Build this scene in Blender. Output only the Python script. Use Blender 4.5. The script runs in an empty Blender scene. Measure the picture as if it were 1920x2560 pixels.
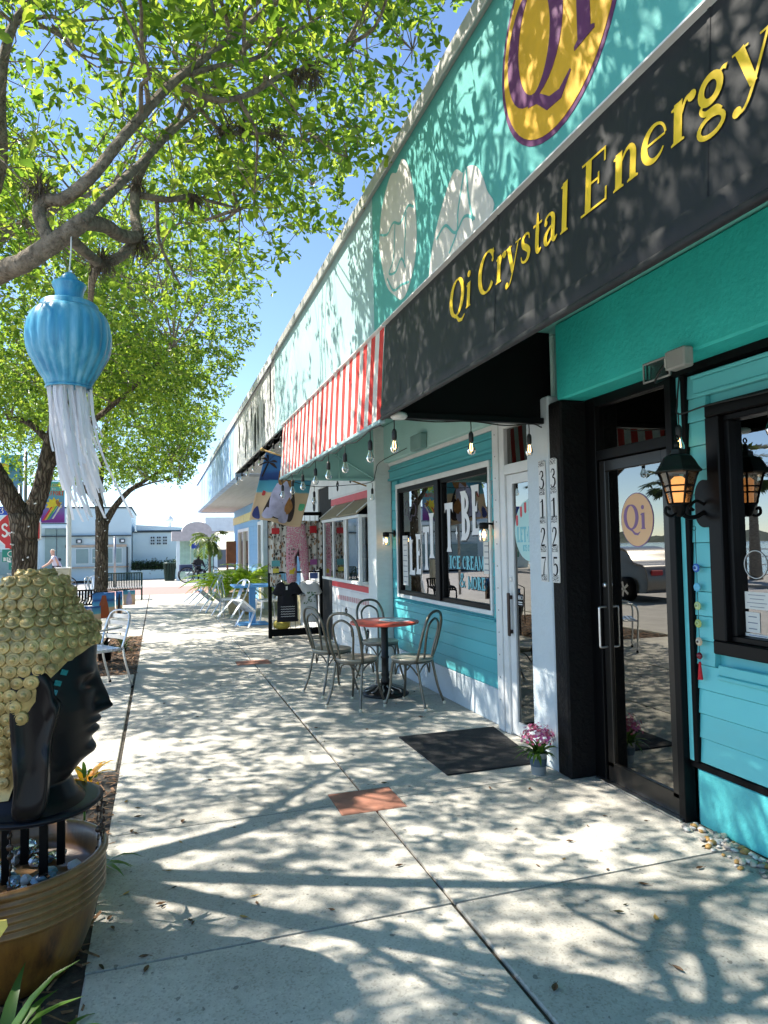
import bpy, math, random
import numpy as np
from mathutils import Vector, Matrix, Euler
R = math.radians
S = bpy.context.scene
COL = S.collection
# ------------------------------------------------------------------ camera
CAMH = 1.52
def make_camera():
    yaw, pitch, roll = R(18.114), R(2.7076), 0.018
    d = Vector((math.sin(yaw)*math.cos(pitch), math.cos(yaw)*math.cos(pitch), math.sin(pitch)))
    r = Vector((math.cos(yaw), -math.sin(yaw), 0)); u = r.cross(d)
    c, s = math.cos(roll), math.sin(roll)
    ix = r*c - u*s; iy = -(r*s) - u*c
    cam = bpy.data.cameras.new('camera'); o = bpy.data.objects.new('camera', cam); COL.objects.link(o)
    cam.sensor_fit = 'VERTICAL'; cam.sensor_height = 36; cam.lens = 1730/2560*36
    cam.clip_start = 0.05; cam.clip_end = 3000
    m = Matrix.Identity(4)
    for i in range(3):
        m[i][0] = ix[i]; m[i][1] = -iy[i]; m[i][2] = -d[i]
    m[2][3] = CAMH
    o.matrix_world = m; S.camera = o
make_camera()
# ------------------------------------------------------------------ sky, sun, exposure
W = bpy.data.worlds.new('World'); S.world = W; W.use_nodes = True
wn = W.node_tree.nodes; wl = W.node_tree.links
sky = wn.new('ShaderNodeTexSky'); sky.sky_type = 'NISHITA'; sky.sun_disc = False
SUN = Vector((-0.70, 0.40, 1.0)).normalized()
sky.sun_elevation = math.asin(SUN.z); sky.sun_rotation = math.atan2(SUN.x, SUN.y)
sky.air_density = 0.75; sky.dust_density = 0.0; sky.ozone_density = 2.5; sky.altitude = 0
wn['Background'].inputs[1].default_value = 0.138
wl.new(sky.outputs[0], wn['Background'].inputs[0])
sl = bpy.data.lights.new('sun', 'SUN'); sl.energy = 5.0; sl.angle = R(0.53); sl.color = (1.0, 0.93, 0.82)
so = bpy.data.objects.new('sun', sl); COL.objects.link(so)
so.rotation_euler = (-SUN).to_track_quat('-Z', 'Y').to_euler(); so.location = (-14, 8, 20)
S.view_settings.view_transform = 'Standard'; S.view_settings.look = 'None'
S.view_settings.gamma = 1.0; S.view_settings.use_curve_mapping = False
S.view_settings.exposure = 1.24
S.cycles.use_denoising = True
S.cycles.max_bounces = 8; S.cycles.transparent_max_bounces = 12; S.cycles.caustics_reflective = False; S.cycles.caustics_refractive = False
S.cycles.sample_clamp_indirect = 6.0
# ------------------------------------------------------------------ helpers
rnd = random.Random(7)
WO = {}
def worg(o): return WO.get(o.name, Vector((0, 0, 0))) if o else Vector((0, 0, 0))
def tag(o, label=None, cat=None, group=None, kind=None):
    if label: o['label'] = label
    if cat: o['category'] = cat
    if group: o['group'] = group
    if kind: o['kind'] = kind
    return o
def empty(name, loc=(0, 0, 0), parent=None, label=None, cat=None, group=None, kind=None):
    o = bpy.data.objects.new(name, None); COL.objects.link(o); o.empty_display_size = 0.1
    loc = Vector(loc)
    if parent: o.parent = parent; o.location = loc - worg(parent)
    else: o.location = loc
    WO[o.name] = loc.copy()
    return tag(o, label, cat, group, kind)
def cr(pts, n=6):
    """Catmull-Rom resampling of a polyline (tuples of any length)."""
    P = [np.array(p, float) for p in pts]
    if len(P) < 3: n = max(n, 1)
    out = []
    for i in range(len(P)-1):
        p0 = P[i-1] if i else 2*P[0]-P[1]; p1 = P[i]; p2 = P[i+1]
        p3 = P[i+2] if i+2 < len(P) else 2*P[-1]-P[-2]
        for k in range(n):
            t = k/n
            out.append(0.5*((2*p1)+(-p0+p2)*t+(2*p0-5*p1+4*p2-p3)*t*t+(-p0+3*p1-3*p2+p3)*t**3))
    out.append(P[-1]); return out
class MB:
    def __init__(s): s.v = []; s.f = []; s.m = []
    def add(s, vs, fs, m=0):
        b = len(s.v); s.v += [tuple(map(float, p)) for p in vs]
        s.f += [tuple(b+i for i in f) for f in fs]; s.m += [m]*len(fs); return s
    def box(s, x0, x1, y0, y1, z0, z1, c=0, m=0, M=None):
        if c <= 0:
            vs = [(x, y, z) for x in (x0, x1) for y in (y0, y1) for z in (z0, z1)]
            fs = [(0,1,3,2),(4,6,7,5),(0,4,5,1),(2,3,7,6),(0,2,6,4),(1,5,7,3)]
        else:
            vs = []; idx = {}
            for ix, x in enumerate((x0, x1)):
                for iy, y in enumerate((y0, y1)):
                    for iz, z in enumerate((z0, z1)):
                        sx, sy, sz = (1, -1)[ix], (1, -1)[iy], (1, -1)[iz]
                        for a in range(3):
                            idx[ix, iy, iz, a] = len(vs)
                            vs.append((x+(0 if a == 0 else sx*c), y+(0 if a == 1 else sy*c), z+(0 if a == 2 else sz*c)))
            fs = []
            for i in (0, 1):
                q = [idx[i,0,0,0], idx[i,1,0,0], idx[i,1,1,0], idx[i,0,1,0]]; fs.append(q if i else q[::-1])
                q = [idx[0,i,0,1], idx[0,i,1,1], idx[1,i,1,1], idx[1,i,0,1]]; fs.append(q if i else q[::-1])
                q = [idx[0,0,i,2], idx[1,0,i,2], idx[1,1,i,2], idx[0,1,i,2]]; fs.append(q if i else q[::-1])
            for a, b in ((0, 1), (0, 2), (1, 2)):
                for i in (0, 1):
                    for j in (0, 1):
                        k0 = [0, 0, 0]; k1 = [0, 0, 0]; o = 3-a-b
                        k0[a] = k1[a] = i; k0[b] = k1[b] = j; k0[o] = 0; k1[o] = 1
                        fs.append([idx[(*k0, a)], idx[(*k1, a)], idx[(*k1, b)], idx[(*k0, b)]])
            for ix in (0, 1):
                for iy in (0, 1):
                    for iz in (0, 1): fs.append([idx[ix, iy, iz, a] for a in range(3)])
        if M is not None: vs = [M @ Vector(p) for p in vs]
        return s.add(vs, fs, m)
    def tube(s, path, r, n=8, cap=True, m=0, wob=0.0, seed=0, closed=False):
        P = [Vector(p[:3]) for p in path]; k = len(P)
        rr = [r]*k if not hasattr(r, '__len__') else [float(np.interp(i/(k-1), np.linspace(0, 1, len(r)), r)) for i in range(k)]
        rg = random.Random(seed); vs = []; fs = []
        T0 = (P[1]-P[0]).normalized()
        U = T0.cross(Vector((0, 0, 1)));
        if U.length < 1e-3: U = T0.cross(Vector((1, 0, 0)))
        U.normalize()
        off = [1+wob*(rg.random()-.5)*2 for _ in range(n)]
        for i in range(k):
            if closed: T = (P[(i+1) % k]-P[i-1])
            else: T = (P[min(i+1, k-1)]-P[max(i-1, 0)])
            T.normalize()
            U = (U - T*U.dot(T)).normalized(); V = T.cross(U)
            for j in range(n):
                a = 2*math.pi*j/n
                q = rr[i]*(off[j] + (wob*(rg.random()-.5) if wob else 0))
                vs.append(P[i]+U*math.cos(a)*q+V*math.sin(a)*q)
        for i in range(k if closed else k-1):
            for j in range(n):
                i2 = (i+1) % k
                fs.append((i*n+j, i*n+(j+1) % n, i2*n+(j+1) % n, i2*n+j))
        if cap and not closed:
            fs.append(tuple(range(n))[::-1]); fs.append(tuple((k-1)*n+j for j in range(n)))
        return s.add(vs, fs, m)
    def lathe(s, prof, n=24, c=(0, 0, 0), fl=None, m=0, cap=True):
        vs = []; fs = []
        for i, (r, z) in enumerate(prof):
            for j in range(n):
                a = 2*math.pi*j/n; q = r*(1 if fl is None else fl(i/(len(prof)-1), a))
                vs.append((c[0]+q*math.cos(a), c[1]+q*math.sin(a), c[2]+z))
        for i in range(len(prof)-1):
            for j in range(n): fs.append((i*n+j, i*n+(j+1) % n, (i+1)*n+(j+1) % n, (i+1)*n+j))
        if cap:
            if prof[0][0] > 1e-4: fs.append(tuple(range(n))[::-1])
            if prof[-1][0] > 1e-4: fs.append(tuple((len(prof)-1)*n+j for j in range(n)))
        return s.add(vs, fs, m)
    def prism(s, pts, o, u, v, d, m=0):
        """polygon pts (2-D, in u/v) extruded by vector d."""
        o, u, v, d = Vector(o), Vector(u), Vector(v), Vector(d)
        a = [o+u*p[0]+v*p[1] for p in pts]; n = len(a)
        fs = [tuple(range(n))[::-1], tuple(range(n, 2*n))]+[(i, (i+1) % n, n+(i+1) % n, n+i) for i in range(n)]
        return s.add(a+[p+d for p in a], fs, m)
    def grid(s, fn, nu, nv, m=0):
        vs = [fn(i/nu, j/nv) for i in range(nu+1) for j in range(nv+1)]
        fs = [(i*(nv+1)+j, (i+1)*(nv+1)+j, (i+1)*(nv+1)+j+1, i*(nv+1)+j+1) for i in range(nu) for j in range(nv)]
        return s.add(vs, fs, m)
    def sphere(s, c, r, n=10, k=6, m=0):
        rx, ry, rz = (r, r, r) if not hasattr(r, '__len__') else r
        vs = [(c[0], c[1], c[2]-rz)]
        for i in range(1, k):
            t = -math.pi/2+math.pi*i/k
            vs += [(c[0]+rx*math.cos(t)*math.cos(2*math.pi*j/n), c[1]+ry*math.cos(t)*math.sin(2*math.pi*j/n), c[2]+rz*math.sin(t)) for j in range(n)]
        vs.append((c[0], c[1], c[2]+rz)); L = len(vs)-1
        fs = [(0, 1+(j+1) % n, 1+j) for j in range(n)]+[(L, L-n+j, L-n+(j+1) % n) for j in range(n)]
        for i in range(k-2):
            fs += [(1+i*n+j, 1+i*n+(j+1) % n, 1+(i+1)*n+(j+1) % n, 1+(i+1)*n+j) for j in range(n)]
        return s.add(vs, fs, m)
    def build(s, name, mat, parent=None, smooth=False, label=None, cat=None, group=None, kind=None, org=None, angle=None):
        V = np.array(s.v) if s.v else np.zeros((1, 3))
        if org is None:
            lo, hi = V.min(0), V.max(0)
            org = Vector(((lo[0]+hi[0])/2, (lo[1]+hi[1])/2, lo[2] if parent is None else (lo[2]+hi[2])/2))
        org = Vector(org)
        me = bpy.data.meshes.new(name); me.from_pydata([tuple(p) for p in (V-np.array(org))], [], s.f)
        for mm in (mat if isinstance(mat, (list, tuple)) else [mat]): me.materials.append(mm)
        if any(s.m): me.polygons.foreach_set('material_index', s.m)
        if smooth: me.polygons.foreach_set('use_smooth', [True]*len(s.f))
        me.update()
        if angle: me.set_sharp_from_angle(angle=R(angle))
        o = bpy.data.objects.new(name, me); COL.objects.link(o)
        if parent: o.parent = parent; o.location = org-worg(parent)
        else: o.location = org
        WO[o.name] = org.copy()
        return tag(o, label, cat, group, kind)
def piece(src, parent, loc, name=None, rot=None, scale=None):
    """copy of one mesh object, sharing its mesh, as a child of parent (loc in world)"""
    o = src.copy(); COL.objects.link(o); o.parent = parent; o.location = Vector(loc)-worg(parent)
    if rot is not None: o.rotation_euler = rot
    if scale is not None: o.scale = scale
    WO[o.name] = Vector(loc); return o
def copy_tree(o, parent=None):
    c = o.copy(); COL.objects.link(c); c.parent = parent
    for ch in list(o.children): copy_tree(ch, c)
    return c
def npmesh(name, V, F, mat, parent=None, smooth=False, **kw):
    """big mesh from arrays: V (n,3), F list of (k,4)/(k,3) arrays; vertices are world coordinates"""
    me = bpy.data.meshes.new(name)
    org = np.array([V[:, 0].mean(), V[:, 1].mean(), V[:, 2].min()])
    me.vertices.add(len(V)); me.vertices.foreach_set('co', (V-org).astype(np.float32).ravel())
    li = np.concatenate([f.ravel() for f in F]); st = []; tot = []; b = 0
    for f in F:
        st.append(b+np.arange(len(f))*f.shape[1]); tot.append(np.full(len(f), f.shape[1])); b += f.size
    st = np.concatenate(st); tot = np.concatenate(tot)
    me.loops.add(len(li)); me.loops.foreach_set('vertex_index', li.astype(np.int32))
    me.polygons.add(len(st)); me.polygons.foreach_set('loop_start', st.astype(np.int32)); me.polygons.foreach_set('loop_total', tot.astype(np.int32))
    if smooth: me.polygons.foreach_set('use_smooth', np.ones(len(st), bool))
    me.update(calc_edges=True); me.materials.append(mat)
    o = bpy.data.objects.new(name, me); COL.objects.link(o)
    org = Vector(org)
    if parent: o.parent = parent; o.location = org-worg(parent)
    else: o.location = org
    WO[o.name] = org
    return tag(o, **kw)
# ------------------------------------------------------------------ materials
def nt(name):
    m = bpy.data.materials.new(name); m.use_nodes = True
    return m, m.node_tree.nodes, m.node_tree.links, m.node_tree.nodes['Principled BSDF']
def posnode(N, L, scale=(1, 1, 1), obj=False):
    g = N.new('ShaderNodeTexCoord') if obj else N.new('ShaderNodeNewGeometry')
    mp = N.new('ShaderNodeMapping'); mp.inputs['Scale'].default_value = scale
    L.new(g.outputs['Object' if obj else 'Position'], mp.inputs[0]); return mp.outputs[0]
def noise(N, L, vec, scale, detail=4, rough=.55):
    n = N.new('ShaderNodeTexNoise'); n.inputs['Scale'].default_value = scale; n.inputs['Detail'].default_value = detail
    n.inputs['Roughness'].default_value = rough; L.new(vec, n.inputs['Vector']); return n.outputs['Fac']
def ramp(N, L, fac, stops, interp='LINEAR'):
    r = N.new('ShaderNodeValToRGB'); r.color_ramp.interpolation = interp
    e = r.color_ramp.elements
    while len(e) < len(stops): e.new(0.5)
    for el, (p, c) in zip(e, stops): el.position = p; el.color = (*c, 1) if len(c) == 3 else c
    L.new(fac, r.inputs[0]); return r.outputs[0]
def mixc(N, L, a, b, fac, mode='MIX'):
    x = N.new('ShaderNodeMix'); x.data_type = 'RGBA'; x.blend_type = mode
    for sock, val in ((x.inputs[6], a), (x.inputs[7], b), (x.inputs[0], fac)):
        if hasattr(val, 'links') or hasattr(val, 'is_linked'): L.new(val, sock)
        else: sock.default_value = val if not isinstance(val, tuple) else (*val, 1)
    return x.outputs[2]
def bumpn(N, L, h, strength, dist, B):
    b = N.new('ShaderNodeBump'); b.inputs['Strength'].default_value = strength; b.inputs['Distance'].default_value = dist
    L.new(h, b.inputs['Height']); L.new(b.outputs[0], B.inputs['Normal'])
def orand(N, L, c, amt):
    oi = N.new('ShaderNodeObjectInfo'); return mixc(N, L, c, ramp(N, L, oi.outputs['Random'], [(0, (1-amt,)*3), (1, (1+amt,)*3)]), 1.0, 'MULTIPLY')
def mat(name, col, rough=.6, metal=0.0, var=.12, vs=6.0, bump=0.0, bs=60.0, bd=.004, stretch=(1, 1, 1), spec=.5, obj=False, dirt=None, emit=None, coat=0.0, sheen=0.0, orv=0.0):
    m, N, L, B = nt(name)
    p = posnode(N, L, stretch, obj)
    f = noise(N, L, p, vs, 5)
    lo = tuple(max(0, c*(1-var)) for c in col); hi = tuple(min(1, c*(1+var)) for c in col)
    c = ramp(N, L, f, [(.3, lo), (.7, hi)])
    if dirt:
        dcol, amt, dsc = dirt
        f2 = noise(N, L, p, dsc, 6, .65)
        d = ramp(N, L, f2, [(.52, (0, 0, 0)), (.72, (amt,)*3)])
        c = mixc(N, L, c, dcol, d)
    if orv: c = orand(N, L, c, orv)
    L.new(c, B.inputs['Base Color'])
    B.inputs['Roughness'].default_value = rough; B.inputs['Metallic'].default_value = metal
    B.inputs['Specular IOR Level'].default_value = spec
    if coat: B.inputs['Coat Weight'].default_value = coat
    if sheen: B.inputs['Sheen Weight'].default_value = sheen
    if bump: bumpn(N, L, noise(N, L, p, bs, 6, .6), bump, bd, B)
    if emit: B.inputs['Emission Color'].default_value = (*emit[0], 1); B.inputs['Emission Strength'].default_value = emit[1]
    return m
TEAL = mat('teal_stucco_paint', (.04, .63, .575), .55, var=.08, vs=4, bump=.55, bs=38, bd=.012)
TEALS = mat('teal_soffit_bounce_lit', (.22, .66, .60), .6, var=.05, vs=3, bump=.15, bs=60)  # beam teal lightened: light bounced off the ground is put into the colour
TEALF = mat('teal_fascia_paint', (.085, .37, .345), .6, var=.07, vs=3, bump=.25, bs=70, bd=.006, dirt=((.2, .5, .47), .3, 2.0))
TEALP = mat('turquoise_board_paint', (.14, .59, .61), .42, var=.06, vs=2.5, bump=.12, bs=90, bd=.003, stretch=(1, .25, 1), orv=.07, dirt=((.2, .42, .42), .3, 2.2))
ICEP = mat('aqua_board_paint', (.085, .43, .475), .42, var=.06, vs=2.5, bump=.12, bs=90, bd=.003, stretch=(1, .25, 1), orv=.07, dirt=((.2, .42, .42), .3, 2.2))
AQUA = mat('pale_aqua_paint', (.33, .50, .52), .6, var=.05, vs=2, bump=.2, bs=60, dirt=((.6, .7, .7), .3, 1.5))
AQUAS = mat('pale_aqua_stucco', (.45, .70, .66), .6, var=.05, vs=3, bump=.4, bs=40, bd=.01)
AQUAM = mat('mint_panel_paint', (.34, .62, .59), .55, var=.04, vs=3, bump=.1)
WHITE = mat('white_paint', (.74, .75, .74), .5, var=.05, vs=4, bump=.1, bs=80, dirt=((.45, .44, .4), .3, 3))
WHITEB = mat('white_stucco_base', (.56, .63, .67), .6, var=.05, vs=4, bump=.5, bs=40, bd=.008, dirt=((.4, .42, .42), .35, 4))
BLACKP = mat('black_paint', (.003, .003, .0034), .6, var=.2, vs=8, bump=.15, bs=60, spec=.12)
BLACKS = mat('black_stucco', (.004, .004, .0045), .6, var=.2, vs=8, bump=.9, bs=30, bd=.012, spec=.18)
BLACKM = mat('black_metal', (.0035, .0035, .004), .4, var=.1, spec=.16)
GREYM = mat('grey_metal', (.30, .30, .30), .35, .8, var=.12, vs=30)
ALU = mat('brushed_aluminium', (.62, .63, .64), .28, 1.0, var=.08, vs=60)
GUN = mat('gunmetal_tube', (.155, .145, .12), .32, .9, var=.12, vs=25)
CAP = mat('roof_cap_metal', (.46, .45, .43), .5, .3, var=.1, vs=10, dirt=((.25, .24, .22), .3, 12))
RED = mat('red_trim_paint', (.62, .06, .07), .5, var=.06)
YELT = mat('yellow_letter_vinyl', (.80, .52, .02), .45, var=.04)
PURP = mat('purple_paint', (.11, .02, .10), .55, var=.15, vs=20, bump=.2)
GOLDP = mat('gold_yellow_paint', (.66, .37, .02), .55, var=.1, vs=10, bump=.3, bs=60)
GREYP = mat('warm_grey_paint', (.62, .60, .56), .6, var=.05, bump=.2)
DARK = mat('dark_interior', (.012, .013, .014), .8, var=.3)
BLUEW = mat('blue_board_paint', (.16, .36, .58), .5, var=.08, vs=3)
# ------------------------------------------------------------------ ground materials
def concrete(name, base, seed=0.0):
    m, N, L, B = nt(name)
    p = posnode(N, L); mp = N.new('ShaderNodeMapping'); mp.inputs['Location'].default_value = (seed, seed*1.7, 0); L.new(p, mp.inputs[0]); p = mp.outputs[0]
    big = noise(N, L, p, 0.9, 6, .6); mid = noise(N, L, p, 14, 5, .65); fine = noise(N, L, p, 190, 3, .7)
    c = ramp(N, L, big, [(.3, tuple(v*.86 for v in base)), (.55, base), (.75, tuple(min(1, v*1.1) for v in base))])
    c = mixc(N, L, c, ramp(N, L, mid, [(.35, (.80, .80, .79)), (.65, (1.06, 1.05, 1.04))]), .55, 'MULTIPLY')
    vo = N.new('ShaderNodeTexVoronoi'); vo.inputs['Scale'].default_value = 130; L.new(p, vo.inputs['Vector'])
    sp = ramp(N, L, vo.outputs['Color'], [(.15, (.62, .60, .57)), (.4, (1, 1, 1)), (.82, (1, 1, 1)), (.95, (1.25, 1.23, 1.2))])
    c = mixc(N, L, c, sp, .6, 'MULTIPLY')
    st = ramp(N, L, noise(N, L, p, 3.2, 7, .7), [(.60, (0, 0, 0)), (.74, (.35,)*3)])
    c = mixc(N, L, c, (.21, .20, .18), st)
    gum = ramp(N, L, noise(N, L, p, 26, 1, .3), [(.735, (0, 0, 0)), (.75, (.7,)*3)]); c = mixc(N, L, c, (.13, .125, .115), gum)
    blot = ramp(N, L, noise(N, L, p, .55, 8, .75), [(.48, (1, 1, 1)), (.66, (.72, .72, .71))]); c = mixc(N, L, c, blot, 1.0, 'MULTIPLY'); c = orand(N, L, c, .10)
    L.new(c, B.inputs['Base Color']); B.inputs['Roughness'].default_value = .82; B.inputs['Specular IOR Level'].default_value = .3
    h = mixc(N, L, fine, vo.outputs['Distance'], .35)
    bumpn(N, L, h, .35, .004, B)
    return m
CONC = [concrete('sidewalk_concrete_a', (.545, .52, .465), 0), concrete('sidewalk_concrete_b', (.525, .505, .455), 3.3), concrete('sidewalk_concrete_c', (.545, .525, .475), 8.1)]
JOINT = mat('joint_filler_soil', (.045, .038, .03), .95, var=.5, vs=30, bump=.8, bs=120)
TERRA = mat('terracotta_concrete', (.36, .155, .10), .8, var=.16, vs=14, bump=.3, bs=150, dirt=((.22, .13, .1), .5, 9))
ROADM = mat('sunbleached_asphalt', (.42, .405, .38), .9, var=.12, vs=3, bump=.4, bs=160)
PINKM = mat('pink_paver_road', (.40, .23, .20), .85, var=.1, vs=20, bump=.2)
SOIL = mat('mulch_soil', (.075, .05, .032), .95, var=.5, vs=18, bump=1.0, bs=60, bd=.02)
MULCH = mat('mulch_chips', (.19, .105, .055), .9, var=.5, vs=40)
GRASSY = mat('verge_sand', (.34, .31, .25), .95, var=.15, vs=2, bump=.3)
WATER = mat('bay_water', (.10, .20, .26), .12, var=.1, vs=.3, bump=.3, bs=2.0, bd=.05)
# ------------------------------------------------------------------ ground sheets
MB().box(-900, 900, -300, 1500, -.32, -.16).build('ground', GRASSY, kind='structure')
MB().box(-13, -2.42, -60, 200, -.15, -.115).build('road', ROADM, kind='structure')
MB().box(-2.42, 40, 29.2, 33.6, -.012, -.004).build('cross_street', ROADM, kind='structure')
MB().box(-2.42, 40, 24.3, 29.2, -.014, -.006).build('pink_crossing', PINKM, kind='structure')
MB().box(-2.3, 40, 33.6, 60, -.05, -.002).build('far_pavement', CONC[2], kind='structure')
MB().box(-300, -20, -200, 600, -.19, -.14).build('bay_water', WATER, kind='structure')
MB().box(-19.5, -13, -60, 200, -.15, -.02).build('promenade', CONC[2], kind='structure')
MB().box(-2.42, -2.28, -10, 29, -.15, .012, .02).build('kerb', CONC[1], kind='structure')
for y in (-3.9, -2.6): pass
walk = empty('sidewalk', (1.2, 8, 0), kind='structure')
MB().box(-2.28, 2.76, -4, 24.4, -.12, -.014).build('joint_filler', JOINT, walk)
rows = [-3.62, -2.32, -1.05, .22, 1.50, 2.775, 4.02, 5.33, 6.60, 7.88, 9.30, 10.6, 11.9, 13.2, 14.5, 15.8, 17.1, 18.4, 19.7, 21.0, 22.3, 23.3, 24.3]
inlay = [(0.985, 1.375, 3.86, 4.21), (0.975, 1.41, 9.13, 9.47)]
def slab(x0, x1, y0, y1, i):
    g = .0045; gx = .0085 if y0 < 9 else .0045
    b = MB().box(x0+gx, x1-gx, y0+g, y1-g, -.1, 0, .006)
    b.build('slab', CONC[i % 3], walk)
k = 0
for a, b in zip(rows, rows[1:]):
    for x0, x1 in ((-.262, 1.186), (1.186, 2.752)):
        k += 1
        # slabs that meet a terracotta square are cut round it
        cuts = [q for q in inlay if q[2] < b and q[3] > a]
        if not cuts: slab(x0, x1, a, b, k+(a > 5))
        else:
            q = cuts[0]
            m = MB()
            ya, yb = a+.0045, b-.0045
            qy0, qy1 = max(ya, q[2]-.004), min(yb, q[3]+.004)
            if x0 < 0: far, near = (x0+.0085, q[0]-.004), (q[0]-.004, x1-.0085)
            else: far, near = (q[1]+.004, x1-.0085), (x0+.0085, q[1]+.004)
            m.box(far[0], far[1], ya, yb, -.1, 0)
            if qy0-ya > .02: m.box(near[0], near[1], ya, qy0, -.1, 0)
            if yb-qy1 > .02: m.box(near[0], near[1], qy1, yb, -.1, 0)
            m.build('slab', CONC[k % 3], walk)
for q in inlay: MB().box(q[0], q[1], q[2], q[3], -.1, .001, .004).build('terracotta_square', TERRA, walk, label='square terracotta coloured concrete inlay')
# pads on the street side of the walk, with planting beds between them
for y0, y1 in ((5.2, 6.6), (6.6, 7.9), (7.9, 9.05), (12.95, 14.5), (14.5, 15.8), (15.8, 17.1), (17.1, 18.4), (18.4, 19.7), (19.7, 21.0), (21.0, 22.3), (22.3, 24.3)):
    slab(-2.27, -.272, y0, y1, int(y0*3))
def bed(y0, y1, n, seed, name, label):
    rg = np.random.default_rng(seed)
    m = MB()
    def fn(u, v):
        x = -2.27+u*2.0; y = y0+v*(y1-y0)
        return (x, y, -.03+.03*math.sin(9*x+3*y)*math.sin(5*y)+.02*math.sin(31*x)*math.sin(23*y) - (.02 if u > .97 else 0))
    m.grid(fn, 40, 50)
    o = m.build(name, SOIL, kind='structure')
    c = np.stack([rg.uniform(-2.2, -.24, n), rg.uniform(y0, y1, n), rg.uniform(-.02, .015, n)], 1)
    a = rg.uniform(0, 6.28, n); l = rg.uniform(.015, .05, n); w = rg.uniform(.003, .008, n)
    d = np.stack([np.cos(a), np.sin(a), rg.uniform(-.3, .3, n)], 1); s = np.stack([-np.sin(a), np.cos(a), rg.uniform(-.3, .3, n)], 1)
    V = np.stack([c-d*l[:, None]-s*w[:, None], c+d*l[:, None]-s*w[:, None], c+d*l[:, None]*.8+s*w[:, None], c-d*l[:, None]*.8+s*w[:, None]+np.array([0, 0, .004])], 1).reshape(-1, 3)
    npmesh(name+'_chips', V, [np.arange(n*4).reshape(-1, 4)], MULCH, label=label, cat='mulch', kind='stuff')
bed(-1, 5.19, 5000, 3, 'planting_bed', 'brown wood chips and leaf litter round the glazed pot')
bed(9.06, 12.94, 5000, 4, 'planting_bed', 'brown wood chips in bed behind aluminium chair')
# fallen leaves: one small mesh per leaf
LEAFD = [mat('dry_leaf_brown', (.13, .07, .03), .7, var=.3, vs=50), mat('dry_leaf_yellow', (.42, .26, .07), .7, var=.3, vs=50), mat('dry_leaf_olive', (.07, .06, .025), .7, var=.3, vs=50)]
lb = []
for i in range(3):
    m = MB(); n = 7
    pts = [(-.03, 0), (-.012, .010), (.008, .013), (.022, .008), (.032, 0), (.022, -.008), (.008, -.013), (-.012, -.010)]
    m.add([(x, y, .003+.010*abs(y)/.013*(1 if i != 1 else .4)+.006*(x/.03)**2) for x, y in pts]+[(.0, 0, .002)], [(j, (j+1) % 8, 8) for j in range(8)])
    m.tube([(-.028, 0, .004), (-.045, .004, .006)], .0012, 4)
    lb.append(m)
rg = random.Random(11)
spots = [(rg.uniform(-.2, 2.6), 2.0+rg.random()**1.4*7) for _ in range(46)]+[(rg.uniform(1.6, 2.6), rg.uniform(2.3, 3.4)) for _ in range(12)]+[(rg.uniform(-.2, .15), rg.uniform(2.6, 4.6)) for _ in range(14)]
src = []
for i in range(3):
    o = lb[i].build('fallen_leaf', LEAFD[i], label=['dark brown dry leaf fallen on the sidewalk', 'yellow dry leaf fallen on the sidewalk', 'small olive brown leaf fallen on the sidewalk'][i], cat='leaf', group='fallen leaves on the sidewalk', org=(0, 0, 0)); src.append(o)
for n, (x, y) in enumerate(spots):
    o = src[n] if n < 3 else src[rg.choice((0, 0, 1, 2))].copy()
    if n >= 3: COL.objects.link(o)
    o.location = (x, y, .0005); o.rotation_euler = (0, 0, rg.uniform(0, 6.28)); s_ = rg.uniform(.4, .85); o.scale = (s_, s_*rg.uniform(.5, 1.1), s_)
# ------------------------------------------------------------------ glass
def glass(name, tint, base, rough=0.0, gcol=(1, 1, 1)):
    m, N, L, B = nt(name)
    out = N['Material Output']
    tr = N.new('ShaderNodeBsdfTransparent'); tr.inputs[0].default_value = (*tint, 1)
    gl = N.new('ShaderNodeBsdfGlossy'); gl.inputs['Roughness'].default_value = rough; gl.inputs['Color'].default_value = (*gcol, 1)
    fr = N.new('ShaderNodeFresnel'); fr.inputs[0].default_value = 1.52
    ad = N.new('ShaderNodeMath'); ad.operation = 'ADD'; ad.inputs[1].default_value = base; ad.use_clamp = True
    L.new(fr.outputs[0], ad.inputs[0])
    mx = N.new('ShaderNodeMixShader'); L.new(ad.outputs[0], mx.inputs[0]); L.new(tr.outputs[0], mx.inputs[1]); L.new(gl.outputs[0], mx.inputs[2])
    L.new(mx.outputs[0], out.inputs['Surface']); return m
GLASSD = glass('tinted_door_glass', (.22, .21, .18), .17, gcol=(.95, .92, .85))
GLASSW = glass('window_glass', (.55, .6, .6), .17)
BULBG = glass('bulb_glass', (.9, .9, .88), .06)
WARM = mat('warm_filament', (1, .6, .25), .5, var=0, emit=((1, .55, .18), 9))
AMBER = mat('amber_lamp_glass', (.8, .4, .15), .3, var=.1, emit=((1, .42, .12), .65))
VINYL = None
def awning_vinyl():
    m, N, L, B = nt('black_awning_vinyl')
    p = posnode(N, L)
    c = ramp(N, L, noise(N, L, p, 3, 5), [(.3, (.012, .013, .015)), (.7, (.020, .021, .024))])
    L.new(c, B.inputs['Base Color']); B.inputs['Roughness'].default_value = .56; B.inputs['Specular IOR Level'].default_value = .3
    B.inputs['Sheen Weight'].default_value = 0
    bumpn(N, L, noise(N, L, posnode(N, L, (1, 1, .35)), 5, 4), .25, .02, B); return m
VINYL = awning_vinyl()
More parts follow.
